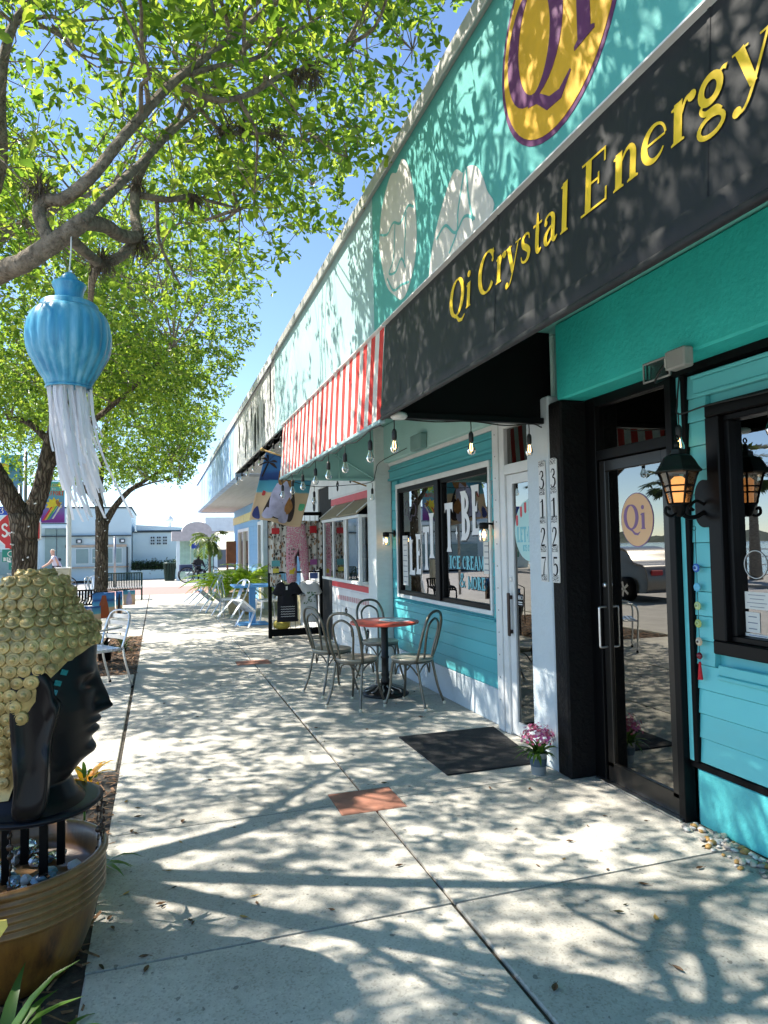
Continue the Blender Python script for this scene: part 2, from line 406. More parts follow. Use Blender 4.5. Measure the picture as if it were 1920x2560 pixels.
def stripes():
    m, N, L, B = nt('red_white_stripe_canvas')
    p = posnode(N, L); sx = N.new('ShaderNodeSeparateXYZ'); L.new(p, sx.inputs[0])
    a = N.new('ShaderNodeMath'); a.operation = 'MULTIPLY'; a.inputs[1].default_value = 1/.19; L.new(sx.outputs[1], a.inputs[0])
    f = N.new('ShaderNodeMath'); f.operation = 'FRACT'; L.new(a.outputs[0], f.inputs[0])
    c = ramp(N, L, f.outputs[0], [(0, (.60, .032, .026)), (.5, (.68, .665, .63))], 'CONSTANT')
    c = mixc(N, L, c, ramp(N, L, noise(N, L, p, 4, 5), [(.3, (.85, .85, .84)), (.7, (1, 1, 1))]), 1.0, 'MULTIPLY')
    L.new(c, B.inputs['Base Color']); B.inputs['Roughness'].default_value = .75
    bumpn(N, L, noise(N, L, posnode(N, L, (1, 1, .3)), 14, 4), .25, .01, B); return m
STRIPE = stripes()
# ------------------------------------------------------------------ crystal shop (turquoise, right foreground)
XW = 2.74
shopA = empty('crystal_shop', (3.2, 1.0, 0), label='turquoise shop with black sign awning and black glass door', cat='building')
wall = MB(); wall.box(XW+.035, 6.5, -4, 1.2, 0, 3.0).box(XW+.035, 6.5, 1.2, 2.89, 0, .93).box(XW+.035, 6.5, 1.2, 2.89, 2.22, 3.0).box(XW+.035, XW+.3, 2.89, 3.10, 0, 3.0).box(XW+.06, XW+.3, 3.1, 3.9, 2.5, 3.0)
wall.build('wall', TEALP, shopA)
MB().box(XW-.005, XW+.03, -4, 3.055, .004, .298, .006).build('stucco_base', mat('turquoise_stucco_base', (.09, .52, .54), .5, var=.05, bump=.5, bs=30, bd=.012), shopA)
MB().box(XW-.012, XW+.03, -4, 3.098, .300, .334, .003).build('black_base_strip', BLACKP, shopA)
sid = empty('siding', (XW, 1, 1.3), shopA)
z = .337; dz = .1292; i = 0
while z < 2.40:
    z1 = min(z+dz, 2.408)
    segs = [(-4, 3.030)] if (z1 < .905 or z > 2.20) else [(2.905, 3.030), (-4, 1.19)]
    if z1 > .905 and z < .905: segs = [(2.905, 3.030), (-4, 1.19)]
    for y0, y1 in segs:
        b = MB(); c = .005
        # lap board: bottom edge stands further out than its top
        pr = [(XW+.0125, z+.0008), (XW-.004, z+.003), (XW-.005, z+.009), (XW+.004, z1-.002), (XW+.0125, z1-.0008), (XW+.033, z1-.0008), (XW+.033, z+.0008)]
        b.prism([(p[0], p[1]) for p in pr], (0, y0, 0), (1, 0, 0), (0, 0, 1), (0, y1-y0, 0))
        b.build('plank', TEALP, sid)
    z = z1; i += 1
MB().box(XW-.022, XW+.03, 3.0305, 3.062, .336, 2.44, .003).build('black_post_strip', BLACKP, shopA)
MB().box(XW-.018, XW+.03, 3.063, 3.098, .336, 2.44, .003).build('turquoise_post_strip', TEALP, shopA)
MB().box(XW-.03, XW-.0055, 1.3, 2.87, .80, .822, .004).box(XW-.02, XW-.0055, 1.3, 2.87, .822, .875, .004).build('window_ledge', TEALP, shopA)
b = MB().box(XW-.03, XW-.006, -1, 2.97, 2.27, 2.29, .004).box(XW-.02, XW-.006, -1, 2.97, 2.292, 2.37, .003).box(XW-.035, XW-.006, -1, 2.97, 2.372, 2.39, .004)
b.build('header_moulding', TEALP, shopA)
win = empty('window', (XW, 2.05, 1.55), shopA)
fr = MB()
for y0, y1, z0, z1 in ((1.2, 2.89, .93, 1.0), (1.2, 2.89, 2.15, 2.22), (2.80, 2.89, 1.0, 2.15), (1.2, 1.29, 1.0, 2.15)):
    fr.box(XW-.028, XW+.06, y0, y1, z0, z1, .006)
for y0, y1, z0, z1 in ((1.29, 2.80, 1.0, 1.03), (1.29, 2.80, 2.12, 2.15), (2.765, 2.80, 1.03, 2.12)):
    fr.box(XW+.006, XW+.07, y0, y1, z0, z1, .004)
fr.build('frame', BLACKM, win)
MB().box(XW+.05, XW+.058, 1.29, 2.765, 1.03, 2.12).build('pane', GLASSW, win)
# notices and ring decal on the pane
PAPER = mat('notice_paper', (.70, .69, .64), .7, var=.04); INK = mat('grey_print', (.18, .2, .25), .7, var=.2); BLUEI = mat('blue_print', (.03, .07, .32), .6, var=.1)
def notice(y0, y1, z0, z1, par, x, lines=4, ink=INK, name='notice'):
    o = MB().box(x, x+.001, y0, y1, z0, z1).build(name, PAPER, par)
    m = MB(); h = (z1-z0); rg_ = random.Random(int(y0*1000))
    for k in range(lines):
        zz = z1-h*(k+.7)/(lines+.4); w = (y1-y0)*rg_.uniform(.55, .85); c = (y0+y1)/2
        m.box(x-.0012, x-.0002, c-w/2, c+w/2, zz-h*.14/lines, zz)
    m.build('print', ink, o)
XP = XW+.047
notice(2.60, 2.745, 1.17, 1.255, win, XP); notice(2.66, 2.745, 1.055, 1.155, win, XP, 3)
notice(2.60, 2.75, 1.035, 1.05, win, XP, 1, BLUEI)
ring = MB(); ring.tube([(XP, 2.672+.068*math.cos(a), 1.39+.068*math.sin(a)) for a in np.linspace(0, 2*math.pi, 40)[:-1]], .0022, 6, closed=True); ring.build('ring_decal', WHITE, win, smooth=True)
# beam, soffit, parapet
MB().box(2.52, XW+.3, -4, 3.975, 2.452, 2.965, .012).build('stucco_beam', TEAL, shopA)
MB().box(XW-.045, XW+.03, -4, 3.10, 2.411, 2.4505).build('black_beam_strip', BLACKP, shopA)
MB().box(1.42, XW+.3, -4, 4.16, 2.970, 3.05).build('soffit', TEALS, shopA)
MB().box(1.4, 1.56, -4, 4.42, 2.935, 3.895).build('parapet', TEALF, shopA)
MB().box(1.372, 1.60, -4, 8.62, 3.898, 3.955, .006).box(1.36, 1.3715, -4, 8.62, 3.875, 3.962, .003).build('roof_cap', CAP, shopA)
MB().box(1.56, 12, -4, 8.62, 3.5, 3.6).build('roof', CAP, shopA)
# the black awning
aw = empty('awning', (1.38, .5, 2.6), shopA, label='black vinyl awning with yellow lettering')
ax = lambda z: 1.352+(z-2.33)/(2.925-2.33)*.040
A = MB()
def awf(u, v):
    y = -4+u*8.15; zz = 2.925-v*(2.925-2.40)
    return (ax(zz)+-.0022*math.sin(v*3.14159)*abs(math.sin((y+.2)*2.62))+.0012*math.sin(y*9+v*4)*math.sin(v*3.1), y, zz)
A.grid(awf, 120, 8)
A.build('cover', VINYL, aw, smooth=True)
for yy in (-1.0, .2, 1.40, 2.6, 3.8):
    A = MB(); A.grid(lambda u, v: (ax(2.925-v*.525)-.0022, yy+.012*u, 2.925-v*.525), 1, 6); A.build('seam', VINYL, aw)
A = MB(); A.grid(lambda u, v: (ax(2.40)-.004-.010*math.sin(v*math.pi)*(.6+.4*math.sin(u*260)), -4+u*8.15, 2.402-.07*v), 160, 5); A.build('valance', VINYL, aw, smooth=True)
A = MB(); A.tube([(1.356, -4, 2.322), (1.356, 4.15, 2.322)], .014, 10); A.build('hem_roll', VINYL, aw, smooth=True)
MB().box(1.365, 1.40, -4, 4.15, 2.927, 2.934).build('head_rail', WHITE, aw)
MB().prism([(1.372, 2.325), (2.505, 2.325), (2.505, 2.45), (2.585, 2.45), (2.585, 2.965), (1.42, 2.965)], (0, 4.145, 0), (1, 0, 0), (0, 0, 1), (0, .02, 0)).build('end_panel', BLACKP, aw)
MB().box(1.36, 2.50, 4.10, 4.142, 2.322, 2.362, .004).build('frame_bar', BLACKM, aw)
for yy in (1.2, -1.2): MB().box(1.36, 2.51, yy-.012, yy+.012, 2.34, 2.36).build('frame_bar', BLACKM, aw)
# black and white pillar between the doors
MB().box(2.50, 2.86, 3.905, 4.055, .0, 2.449, .012).build('black_pillar', BLACKS, shopA)
# black door
door = empty('door', (2.72, 3.48, 1), shopA)
D = MB()
D.box(2.688, 2.76, 3.80, 3.902, .0, 2.449, .003).box(2.685, 2.76, 3.1015, 3.150, .0, 2.449, .003).box(2.69, 2.765, 3.150, 3.80, 2.035, 2.10, .004).box(2.69, 2.765, 3.150, 3.80, 2.385, 2.449, .004)
D.build('frame', BLACKM, door)
D = MB(); D.box(2.704, 2.745, 3.155, 3.215, .10, 2.03, .004).box(2.704, 2.745, 3.735, 3.795, .10, 2.03, .004).box(2.704, 2.745, 3.215, 3.735, 1.96, 2.03, .004).box(2.704, 2.745, 3.155, 3.795, .012, .13, .004)
D.build('leaf_frame', mat('bronze_black_metal', (.02, .018, .016), .3, .3, var=.1), door)
MB().box(2.720, 2.728, 3.215, 3.735, .13, 1.96).build('pane', GLASSD, door)
MB().box(2.722, 2.728, 3.15, 3.80, 2.102, 2.383).build('transom_pane', GLASSD, door)
MB().box(2.66, 2.703, 3.12, 3.88, .001, .014, .003).build('threshold', ALU, door)
H = MB(); H.tube(cr([(2.704, 3.762, 1.10), (2.655, 3.762, 1.10), (2.65, 3.762, 1.07), (2.65, 3.762, .88), (2.655, 3.762, .85), (2.704, 3.762, .85)], 4), .007, 8); H.build('pull_handle', ALU, door, smooth=True)
H = MB(); H.lathe([(.016, 0), (.016, .012), (.008, .014)], 14); H = MB().add([(2.704-p[2], 3.765+p[0], 1.24+p[1]) for p in H.v], H.f); H.build('lock_cylinder', ALU, door, smooth=True)
# interior of the shop
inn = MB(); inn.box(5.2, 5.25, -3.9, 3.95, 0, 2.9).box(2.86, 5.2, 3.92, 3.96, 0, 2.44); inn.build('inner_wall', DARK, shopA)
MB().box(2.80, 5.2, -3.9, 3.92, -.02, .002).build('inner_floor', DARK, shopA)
# ------------------------------------------------------------------ ice cream shop (aqua)
XI = 2.70
shopB = empty('ice_cream_shop', (3.1, 6.2, 0), label='aqua boarded ice cream shop under red striped awning', cat='building')
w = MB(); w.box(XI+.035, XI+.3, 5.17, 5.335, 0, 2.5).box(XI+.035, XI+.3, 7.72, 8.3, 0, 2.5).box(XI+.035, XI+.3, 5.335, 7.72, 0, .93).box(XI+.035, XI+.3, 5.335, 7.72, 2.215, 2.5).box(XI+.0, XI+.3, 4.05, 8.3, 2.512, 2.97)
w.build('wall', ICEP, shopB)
MB().box(XI-.004, XI+.034, 5.175, 7.94, .0, .298, .006).build('stucco_base', WHITEB, shopB)
sid = empty('siding', (XI, 6.5, 1.3), shopB)
z = .300; dz = .1165
while z < 2.28:
    z1 = min(z+dz, 2.285)
    segs = [(5.172, 7.94)] if (z1 < .90 or z > 2.23) else [(5.172, 5.30), (7.752, 7.94)]
    for y0, y1 in segs:
        b = MB()
        pr = [(XI+.0125, z+.0008), (XI-.004, z+.003), (XI-.005, z+.009), (XI+.004, z1-.002), (XI+.0125, z1-.0008), (XI+.033, z1-.0008), (XI+.033, z+.0008)]
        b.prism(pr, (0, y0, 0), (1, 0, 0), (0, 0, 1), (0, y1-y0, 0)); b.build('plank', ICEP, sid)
    z = z1
for z0, z1, x in ((2.288, 2.315, .045), (2.317, 2.40, .02), (2.402, 2.425, .035), (2.427, 2.468, .012)):
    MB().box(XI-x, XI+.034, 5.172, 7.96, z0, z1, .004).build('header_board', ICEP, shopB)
MB().box(XI-.028, XI+.034, 5.172, 7.97, 2.470, 2.511, .004).build('white_head_trim', WHITE, shopB)
MB().box(XI-.08, XI-.0002, 4.16, 8.3, 2.513, 2.965, .008).build('stucco_beam', AQUAS, shopB)
MB().box(XI-.035, XI-.0055, 5.24, 7.8, .858, .874, .003).box(XI-.018, XI-.0055, 5.24, 7.8, .836, .857, .003).build('window_ledge', ICEP, shopB)
win = empty('window', (XI, 6.5, 1.55), shopB)
fr = MB()
for y0, y1, z0, z1 in ((5.305, 7.748, .905, .945), (5.305, 7.748, 2.175, 2.228), (7.715, 7.748, .945, 2.175), (5.305, 5.338, .945, 2.175)): fr.box(XI-.02, XI+.034, y0, y1, z0, z1, .004)
fr.build('white_trim', WHITE, win)
fr = MB()
for y0, y1, z0, z1 in ((5.338, 7.715, .945, .99), (5.338, 7.715, 2.125, 2.175), (7.655, 7.715, .99, 2.125), (5.338, 5.375, .99, 2.125), (6.375, 6.57, .99, 2.125)): fr.box(XI-.008, XI+.05, y0, y1, z0, z1, .004)
fr.box(XI-.03, XI-.0085, 6.42, 6.525, .95, 2.17, .006)
fr.build('frame', BLACKM, win)
for y0, y1 in ((5.375, 6.375), (6.57, 7.655)): MB().box(XI+.022, XI+.028, y0, y1, .99, 2.125).build('pane', GLASSW, win)
# things seen inside
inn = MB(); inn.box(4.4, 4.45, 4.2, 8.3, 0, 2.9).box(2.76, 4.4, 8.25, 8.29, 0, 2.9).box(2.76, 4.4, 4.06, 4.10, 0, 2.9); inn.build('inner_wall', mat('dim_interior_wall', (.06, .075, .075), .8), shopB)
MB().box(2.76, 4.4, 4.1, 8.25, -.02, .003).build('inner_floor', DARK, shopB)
MB().box(2.80, 3.1, 5.34, 7.7, .80, .93).build('display_shelf', mat('display_shelf', (.35, .36, .36), .6), shopB)
def decor(x, y, z, sx, sy, sz, col, name, lab, cat, shape):
    m_ = mat(name+'_paint', col, .4, var=.15)
    b = MB()
    if shape == 'bottle': b.lathe([(sx, 0), (sx, sz*.55), (sx*.45, sz*.75), (sx*.4, sz*.95), (sx*.5, sz*.96), (sx*.5, sz), (0.001, sz)], 12, (x, y, z))
    else: b.box(x-sx, x+sx, y-sy, y+sy, z, z+sz, min(sx, sy, sz)*.2).box(x-sx*1.03, x+sx*1.03, y-sy*1.03, y+sy*1.03, z+sz*.86, z+sz*.97, .004)
    b.build(name, m_, label=lab, cat=cat, smooth=(shape == 'bottle'), angle=40)
decor(2.93, 6.28, .93, .10, .11, .30, (.70, .22, .03), 'orange_display_box', 'orange box at left corner of right pane of LET IT BE window', 'box', 'box')
decor(2.92, 7.1, .93, .10, .16, .16, (.65, .40, .42), 'pink_display_box', 'pink box low in left pane of LET IT BE window', 'box', 'box')
decor(2.92, 6.02, .93, .09, .09, .17, (.5, .5, .52), 'silver_display_tin', 'silver tin right of orange box in shop window', 'tin', 'box')
for k, yy in enumerate((5.47, 5.55, 5.63)): decor(2.93, yy, .93, .026, .026, .17, (.02, .02, .022), 'dark_bottle', ['dark bottle nearest right edge of LET IT BE window', 'middle one of three dark bottles in LET IT BE window', 'dark bottle farthest from right edge of LET IT BE window'][k], 'bottle', 'bottle')
notice(7.46, 7.63, 1.05, 1.62, win, XI+.018, 9); notice(5.39, 5.52, 1.25, 1.64, win, XI+.018, 7)
MB().box(3.3, 3.32, 5.6, 6.25, 1.35, 1.6).build('inside_poster', mat('inside_poster_paper', (.55, .57, .58), .7), win)
# white post, door frame and pillar
MB().box(2.645, 2.74, 5.07, 5.168, .0, 2.508, .004).build('white_post', WHITE, shopB)
sc = MB()
for k in range(13):
    zz = .25+k*.18
    sc.lathe([(.006, 0), (.006, .003), (.001, .005)], 8); 
    sc.v[-24:] = [(2.645-p[2], 5.118+p[0], zz+p[1]) for p in sc.v[-24:]]
sc.build('screw_heads', GREYM, shopB, smooth=True)
MB().box(2.50, 2.86, 4.0555, 4.355, .0, 2.508, .012).build('white_pillar', WHITEB, shopB)
door = empty('door', (2.68, 4.7, 1), shopB)
D = MB(); D.box(2.655, 2.74, 4.985, 5.066, .0, 2.505, .004).box(2.655, 2.74, 4.357, 4.43, .0, 2.505, .004).box(2.655, 2.74, 4.43, 4.985, 2.065, 2.145, .004).box(2.655, 2.74, 4.43, 4.985, 2.44, 2.505, .004)
D.build('frame', WHITE, door)
D = MB(); D.box(2.672, 2.715, 4.895, 4.983, .01, 2.06, .004).box(2.672, 2.715, 4.435, 4.50, .01, 2.06, .004).box(2.672, 2.715, 4.50, 4.895, 1.985, 2.06, .004).box(2.672, 2.715, 4.50, 4.895, .01, .115, .004); D.build('leaf_frame', WHITE, door)
MB().box(2.69, 2.696, 4.50, 4.895, .115, 1.985).build('pane', GLASSD, door)
MB().box(2.69, 2.696, 4.43, 4.985, 2.147, 2.438).build('transom_pane', GLASSD, door)
MB().box(2.635, 2.650, 4.925, 4.96, .78, 1.12, .004).box(2.65, 2.672, 4.932, 4.953, .80, .83).box(2.65, 2.672, 4.932, 4.953, 1.07, 1.10).build('pull_handle', mat('bronze_handle', (.05, .035, .03), .35, .6), door)
MB().box(2.66, 2.6715, 4.925, 4.955, 1.21, 1.245, .003).build('lock_cylinder', ALU, door)
# parapet, soffit, pillar, striped awning
MB().box(1.4, 1.56, 4.424, 8.60, 2.935, 3.897).build('parapet', AQUA, shopB)
MB().box(1.42, 3.0, 4.168, 8.28, 2.972, 3.05).build('soffit', AQUAM, shopB)
MB().box(2.50, 2.71, 7.975, 8.32, .0, 2.965, .008).build('pillar', mat('white_painted_brick', (.70, .74, .72), .6, var=.05, bump=.6, bs=14, bd=.012, stretch=(1, 1, 3)), shopB)
aw = empty('awning', (1.38, 6, 2.6), shopB, label='red and white striped canvas awning')
A = MB()
def swf(u, v):
    y = 4.17+u*3.84; zz = 2.925-v*.60
    f = v*(1.2-v*.5)
    return (1.392-.034*v+.012*f*math.sin(y*33.07)+.006*f*math.sin(y*61+v*3), y, zz)
A.grid(swf, 240, 12); A.build('cover', STRIPE, aw, smooth=True)
MB().box(1.345, 1.385, 4.17, 8.02, 2.298, 2.322, .004).build('bottom_bar', AQUA, aw)
MB().box(1.37, 1.40, 4.17, 8.02, 2.927, 2.936).build('head_rail', WHITE, aw)
MB().prism([(1.385, 2.30), (2.50, 2.30), (2.50, 2.965), (1.42, 2.965)], (0, 8.02, 0), (1, 0, 0), (0, 0, 1), (0, .02, 0)).build('end_panel', AQUAM, aw)
m = MB(); m.box(1.385, 2.50, 7.985, 8.018, 2.295, 2.325); m.tube([(1.45, 7.99, 2.93), (2.48, 7.99, 2.33)], .010, 6); m.tube([(2.06, 7.99, 2.31), (2.06, 7.99, 2.96)], .010, 6); m.build('frame_bar', AQUAM, aw)
MB().box(2.545, 2.62, 6.55, 6.85, 2.50, 2.66, .008).build('junction_box', mat('aqua_grey_box', (.22, .36, .34), .5), shopB)
# ------------------------------------------------------------------ lettering drawn as pen strokes
def arc(cx, cy, rx, ry, a0, a1, n=14): return [(cx+rx*math.cos(R(a0+(a1-a0)*i/n)), cy+ry*math.sin(R(a0+(a1-a0)*i/n))) for i in range(n+1)]
def dot(x, y, r): return ('p', [(x+r*math.cos(a), y+r*math.sin(a)) for a in np.linspace(0, 2*math.pi, 13)[:-1]])
def bar(x0, x1, y0, y1): return ('p', [(x0, y0), (x1, y0), (x1, y1), (x0, y1)])
TH, TN = .165, .05
def serif(x, y, w=.13, up=True): return ('p', [(x-w, y), (x+w, y), (x+w, y+(.03 if up else -.03)), (x+TH*.5, y+(.055 if up else -.055)), (x-TH*.5, y+(.055 if up else -.055)), (x-w, y+(.03 if up else -.03))])
def stem(x, h): return bar(x-TH/2, x+TH/2, 0, h)
def flag(x, h): return ('p', [(x-.14, h-.05), (x+TH/2, h+.01), (x+TH/2, h-.06), (x-TH/2, h-.10), (x-.14, h-.08)])
XH = .64
G = {
 'Q': (.92, [('s', arc(.42, .5, .36, .48, 90, 450, 36), None), ('w', [(.30, .00), (.46, -.03), (.62, -.17), (.80, -.20), (.95, -.10)], [.03, .08, .10, .09, .02])]),
 'i': (.36, [stem(.18, XH), serif(.18, 0), flag(.18, XH), dot(.17, .86, .088)]),
 'C': (.86, [('s', arc(.46, .5, .40, .49, 42, 318, 30), None), bar(.72, .765, .66, .97), dot(.735, .70, .05)]),
 'r': (.50, [stem(.18, XH), serif(.18, 0), flag(.18, XH), ('w', cr([(.24, .40), (.32, .58), (.43, .60)], 6), [.04, .06, .09]), dot(.445, .57, .082)]),
 'y': (.62, [('w', [(.10, XH), (.33, .02)], [.15, .12]), ('w', cr([(.55, XH), (.33, .02), (.20, -.22), (.08, -.26)], 6), [.04, .05, .045, .05]), dot(.07, -.22, .075), bar(-.02, .24, XH-.03, XH), bar(.42, .66, XH-.03, XH)]),
 's': (.48, [('w', cr([(.38, .47), (.34, .58), (.22, .615), (.10, .54), (.13, .40), (.26, .31), (.37, .20), (.33, .06), (.20, .02), (.08, .07), (.045, .18)], 5), [.035, .045, .06, .11, .13, .14, .13, .11, .06, .045, .035])]),
 't': (.40, [('w', cr([(.19, .86), (.19, .5), (.19, .14), (.25, .03), (.36, .06)], 6), [.05, .14, .14, .12, .03]), bar(.02, .37, XH-.05, XH)]),
 'a': (.56, [('w', cr([(.07, .44), (.10, .57), (.24, .61), (.36, .52), (.37, .35), (.37, .10), (.43, .02), (.53, .07)], 6), [.07, .06, .055, .12, .14, .13, .09, .03]), ('w', cr([(.37, .37), (.20, .30), (.09, .20), (.10, .07), (.20, .02), (.37, .14)], 6), [.03, .07, .13, .12, .06, .04]), dot(.09, .47, .06)]),
 'l': (.36, [stem(.18, 1.0), serif(.18, 0), flag(.18, 1.0)]),
 'E': (.84, [bar(.14, .30, 0, 1), bar(.02, .70, .955, 1), bar(.02, .72, 0, .045), bar(.30, .52, .50, .545), bar(.655, .70, .74, .957), bar(.70, .745, .0, .25), bar(.49, .53, .41, .63)]),
 'n': (.70, [stem(.18, XH), serif(.18, 0), flag(.18, XH), ('w', cr([(.25, .46), (.35, .58), (.46, .60), (.53, .48), (.53, .25), (.53, 0)], 6), [.04, .06, .09, .14, .145, .145]), serif(.53, 0)]),
 'e': (.56, [('w', arc(.29, .31, .235, .285, 8, 325, 26), [.045, .04, .045, .08, .12, .145, .145, .12, .09, .06, .03]), bar(.10, .515, .315, .355)]),
 'g': (.60, [('s', arc(.25, .43, .17, .185, 0, 360, 24), .115), ('s', arc(.27, -.12, .22, .145, 0, 360, 24), .075), ('w', cr([(.13, .29), (.08, .20), (.16, .11), (.34, .08), (.44, .0)], 5), [.03, .06, .08, .12, .09]), ('w', cr([(.38, .54), (.46, .60), (.53, .58)], 5), [.03, .05, .08])]),
 '3': (.60, [('w', cr([(.10, .80), (.22, .96), (.42, .92), (.44, .72), (.26, .56), (.46, .46), (.50, .22), (.32, .02), (.12, .06), (.07, .16)], 6), [.05, .05, .09, .13, .05, .10, .15, .08, .05, .08])]),
 '1': (.42, [bar(.17, .28, 0, 1), bar(.04, .40, 0, .04), ('p', [(.04, .85), (.28, 1), (.28, .93), (.05, .82)])]),
 '2': (.60, [('w', cr([(.08, .76), (.20, .97), (.42, .92), (.46, .72), (.30, .40), (.06, .05)], 6), [.08, .05, .11, .14, .09, .05]), ('w', [(.06, .05), (.30, .05), (.50, .08)], [.08, .11, .04])]),
 '7': (.58, [('w', [(.05, .94), (.3, .94), (.52, .96)], [.09, .10, .06]), ('w', cr([(.51, .95), (.33, .55), (.24, 0)], 6), [.04, .06, .11])]),
 '5': (.58, [bar(.12, .48, .90, 1), bar(.12, .16, .52, .95), ('w', cr([(.13, .53), (.28, .62), (.46, .48), (.46, .20), (.28, .02), (.06, .10)], 6), [.03, .07, .14, .14, .07, .06])]),
}
def Tb(x, h=1.0, w=.225): # flared slab stem
    return ('p', [(x-w*.95, 0), (x-w*.55, .10), (x-w*.5, .5), (x-w*.6, .9), (x-w, 1), (x+w, 1), (x+w*.6, .9), (x+w*.5, .5), (x+w*.55, .10), (x+w*.95, 0)])
def arm(x0, x1, y, up, t=.13): return ('p', [(x0, y-t/2), (x1-.06, y-t/2), (x1, y-t/2-(.0 if up else .10)), (x1+.02, y+t/2+(.10 if up else .0)), (x1-.06, y+t/2), (x0, y+t/2)])
G2 = {
 'L': (.66, [Tb(.2), arm(.2, .60, .065, True)]),
 'E': (.68, [Tb(.2), arm(.2, .60, .065, True), arm(.2, .60, .935, False), arm(.2, .46, .52, True, .11)]),
 'T': (.70, [Tb(.35), ('p', [(.02, .80), (.08, .87), (.62, .87), (.68, .80), (.70, 1.0), (0, 1.0)])]),
 'I': (.40, [Tb(.2)]),
 'B': (.72, [Tb(.2), ('w', arc(.26, .75, .27, .185, 90, -90, 12), [.10, .14, .20, .14, .10]), ('w', arc(.26, .29, .33, .225, 90, -90, 12), [.10, .15, .22, .15, .10]), bar(.15, .27, .89, .985), bar(.15, .27, .015, .115), bar(.15, .27, .47, .60)]),
 'C': (.66, [('w', arc(.36, .5, .26, .42, 50, 310, 20), [.10, .14, .2, .14, .10]), bar(.50, .58, .66, .95)]),
 'R': (.72, [Tb(.2), ('w', arc(.26, .74, .27, .19, 90, -90, 12), [.10, .14, .20, .14, .10]), ('w', [(.32, .52), (.46, .3), (.66, .03)], [.14, .18, .16]), bar(.15, .27, .88, .985), bar(.15, .27, .50, .61)]),
 'A': (.76, [('w', [(.10, .03), (.36, .97)], [.14, .14]), ('w', [(.66, .03), (.38, .97)], [.20, .2]), bar(.2, .56, .30, .38), bar(.0, .24, 0, .05), bar(.5, .8, 0, .05)]),
 'M': (.92, [bar(.08, .2, 0, 1), bar(.70, .88, 0, 1), ('w', [(.14, .97), (.44, .10)], [.16, .12]), ('w', [(.78, .97), (.45, .10)], [.10, .10]), bar(0, .28, 0, .05), bar(.62, .96, 0, .05)]),
 'O': (.74, [('w', arc(.37, .5, .28, .42, 0, 360, 28), [.2, .12, .2, .12, .2])]),
 '&': (.80, [('w', cr([(.72, .06), (.50, .30), (.26, .64), (.28, .88), (.42, .92), (.46, .76), (.24, .52), (.10, .26), (.26, .06), (.50, .14), (.66, .44)], 6), .09)]),
 'N': (.8, [bar(.10, .24, 0, 1), bar(.58, .72, 0, 1), ('w', [(.15, .97), (.66, .03)], .17)]),
 'S': (.64, [('w', cr([(.52, .80), (.34, .95), (.14, .82), (.18, .60), (.44, .42), (.50, .18), (.30, .04), (.10, .18)], 6), .15)]),
 'P': (.66, [bar(.10, .26, 0, 1), ('w', arc(.24, .72, .27, .2, 90, -90, 12), .15)]),
 'W': (1.0, [('w', [(.08, 1), (.28, .04)], .15), ('w', [(.28, .04), (.48, .9)], .1), ('w', [(.48, .9), (.70, .04)], .15), ('w', [(.70, .04), (.92, 1)], .1)]),
 'Y': (.7, [('w', [(.06, 1), (.35, .48)], .15), ('w', [(.64, 1), (.35, .48)], .15), bar(.27, .43, 0, .5)]),
 'U': (.72, [('w', cr([(.14, 1), (.14, .3), (.36, .07), (.58, .3), (.58, 1)], 6), .15)]),
 'G': (.74, [('w', arc(.38, .5, .28, .42, 45, 330, 20), .15), bar(.40, .70, .38, .50), bar(.56, .70, .12, .45)]),
 'F': (.62, [bar(.10, .26, 0, 1), bar(.1, .58, .86, 1), bar(.1, .5, .46, .58)]),
 'K': (.72, [bar(.10, .25, 0, 1), ('w', [(.22, .42), (.62, .98)], .14), ('w', [(.30, .52), (.66, .02)], .16)]),
 'H': (.74, [bar(.10, .25, 0, 1), bar(.52, .67, 0, 1), bar(.2, .6, .44, .56)]),
 'V': (.74, [('w', [(.08, 1), (.37, .04)], .16), ('w', [(.66, 1), (.37, .04)], .12)]),
 '·': (.36, [dot(.18, .45, .10), bar(.165, .195, .2, .7)]),
}
def glyph(mb, ch, font, o, u, v, d, bold=1.0):
    w, parts = font[ch]; nn = Vector(d)
    lift = 0
    for p in parts:
        lift += 1; oo = Vector(o) + nn.normalized()*(-.00006*lift)
        if p[0] == 'p': mb.prism(p[1], oo, u, v, d); continue
        pts = [np.array(q, float) for q in p[1]]; n = len(pts)
        wd = p[2]
        cl = np.linalg.norm(pts[0]-pts[-1]) < 1e-6
        L_, R_ = [], []
        for i in range(n):
            t = (pts[(i+1) % (n-1)] if cl and i == n-1 else pts[min(i+1, n-1)]) - (pts[n-2] if cl and i == 0 else pts[max(i-1, 0)])
            t = t/ (np.linalg.norm(t)+1e-9)
            if wd is None: ww = TN+(TH*1.15-TN)*abs(t[1])**1.5
            elif hasattr(wd, '__len__'): ww = float(np.interp(i/(n-1), np.linspace(0, 1, len(wd)), wd))
            else: ww = wd
            nr = np.array([-t[1], t[0]])*ww*.5*bold
            L_.append(pts[i]+nr); R_.append(pts[i]-nr)
        vs = [oo+Vector(u)*float(q[0])+Vector(v)*float(q[1]) for q in L_+R_]
        fs = []
        for i in range(n-1): fs.append((i, i+1, n+i+1, n+i))
        b = len(vs); vs += [q+nn for q in vs]
        fs += [(f[3]+b, f[2]+b, f[1]+b, f[0]+b) for f in list(fs)]
        for i in range(n-1): fs += [(i+1, i, b+i, b+i+1), (n+i, n+i+1, b+n+i+1, b+n+i)]
        mb.add(vs, fs)
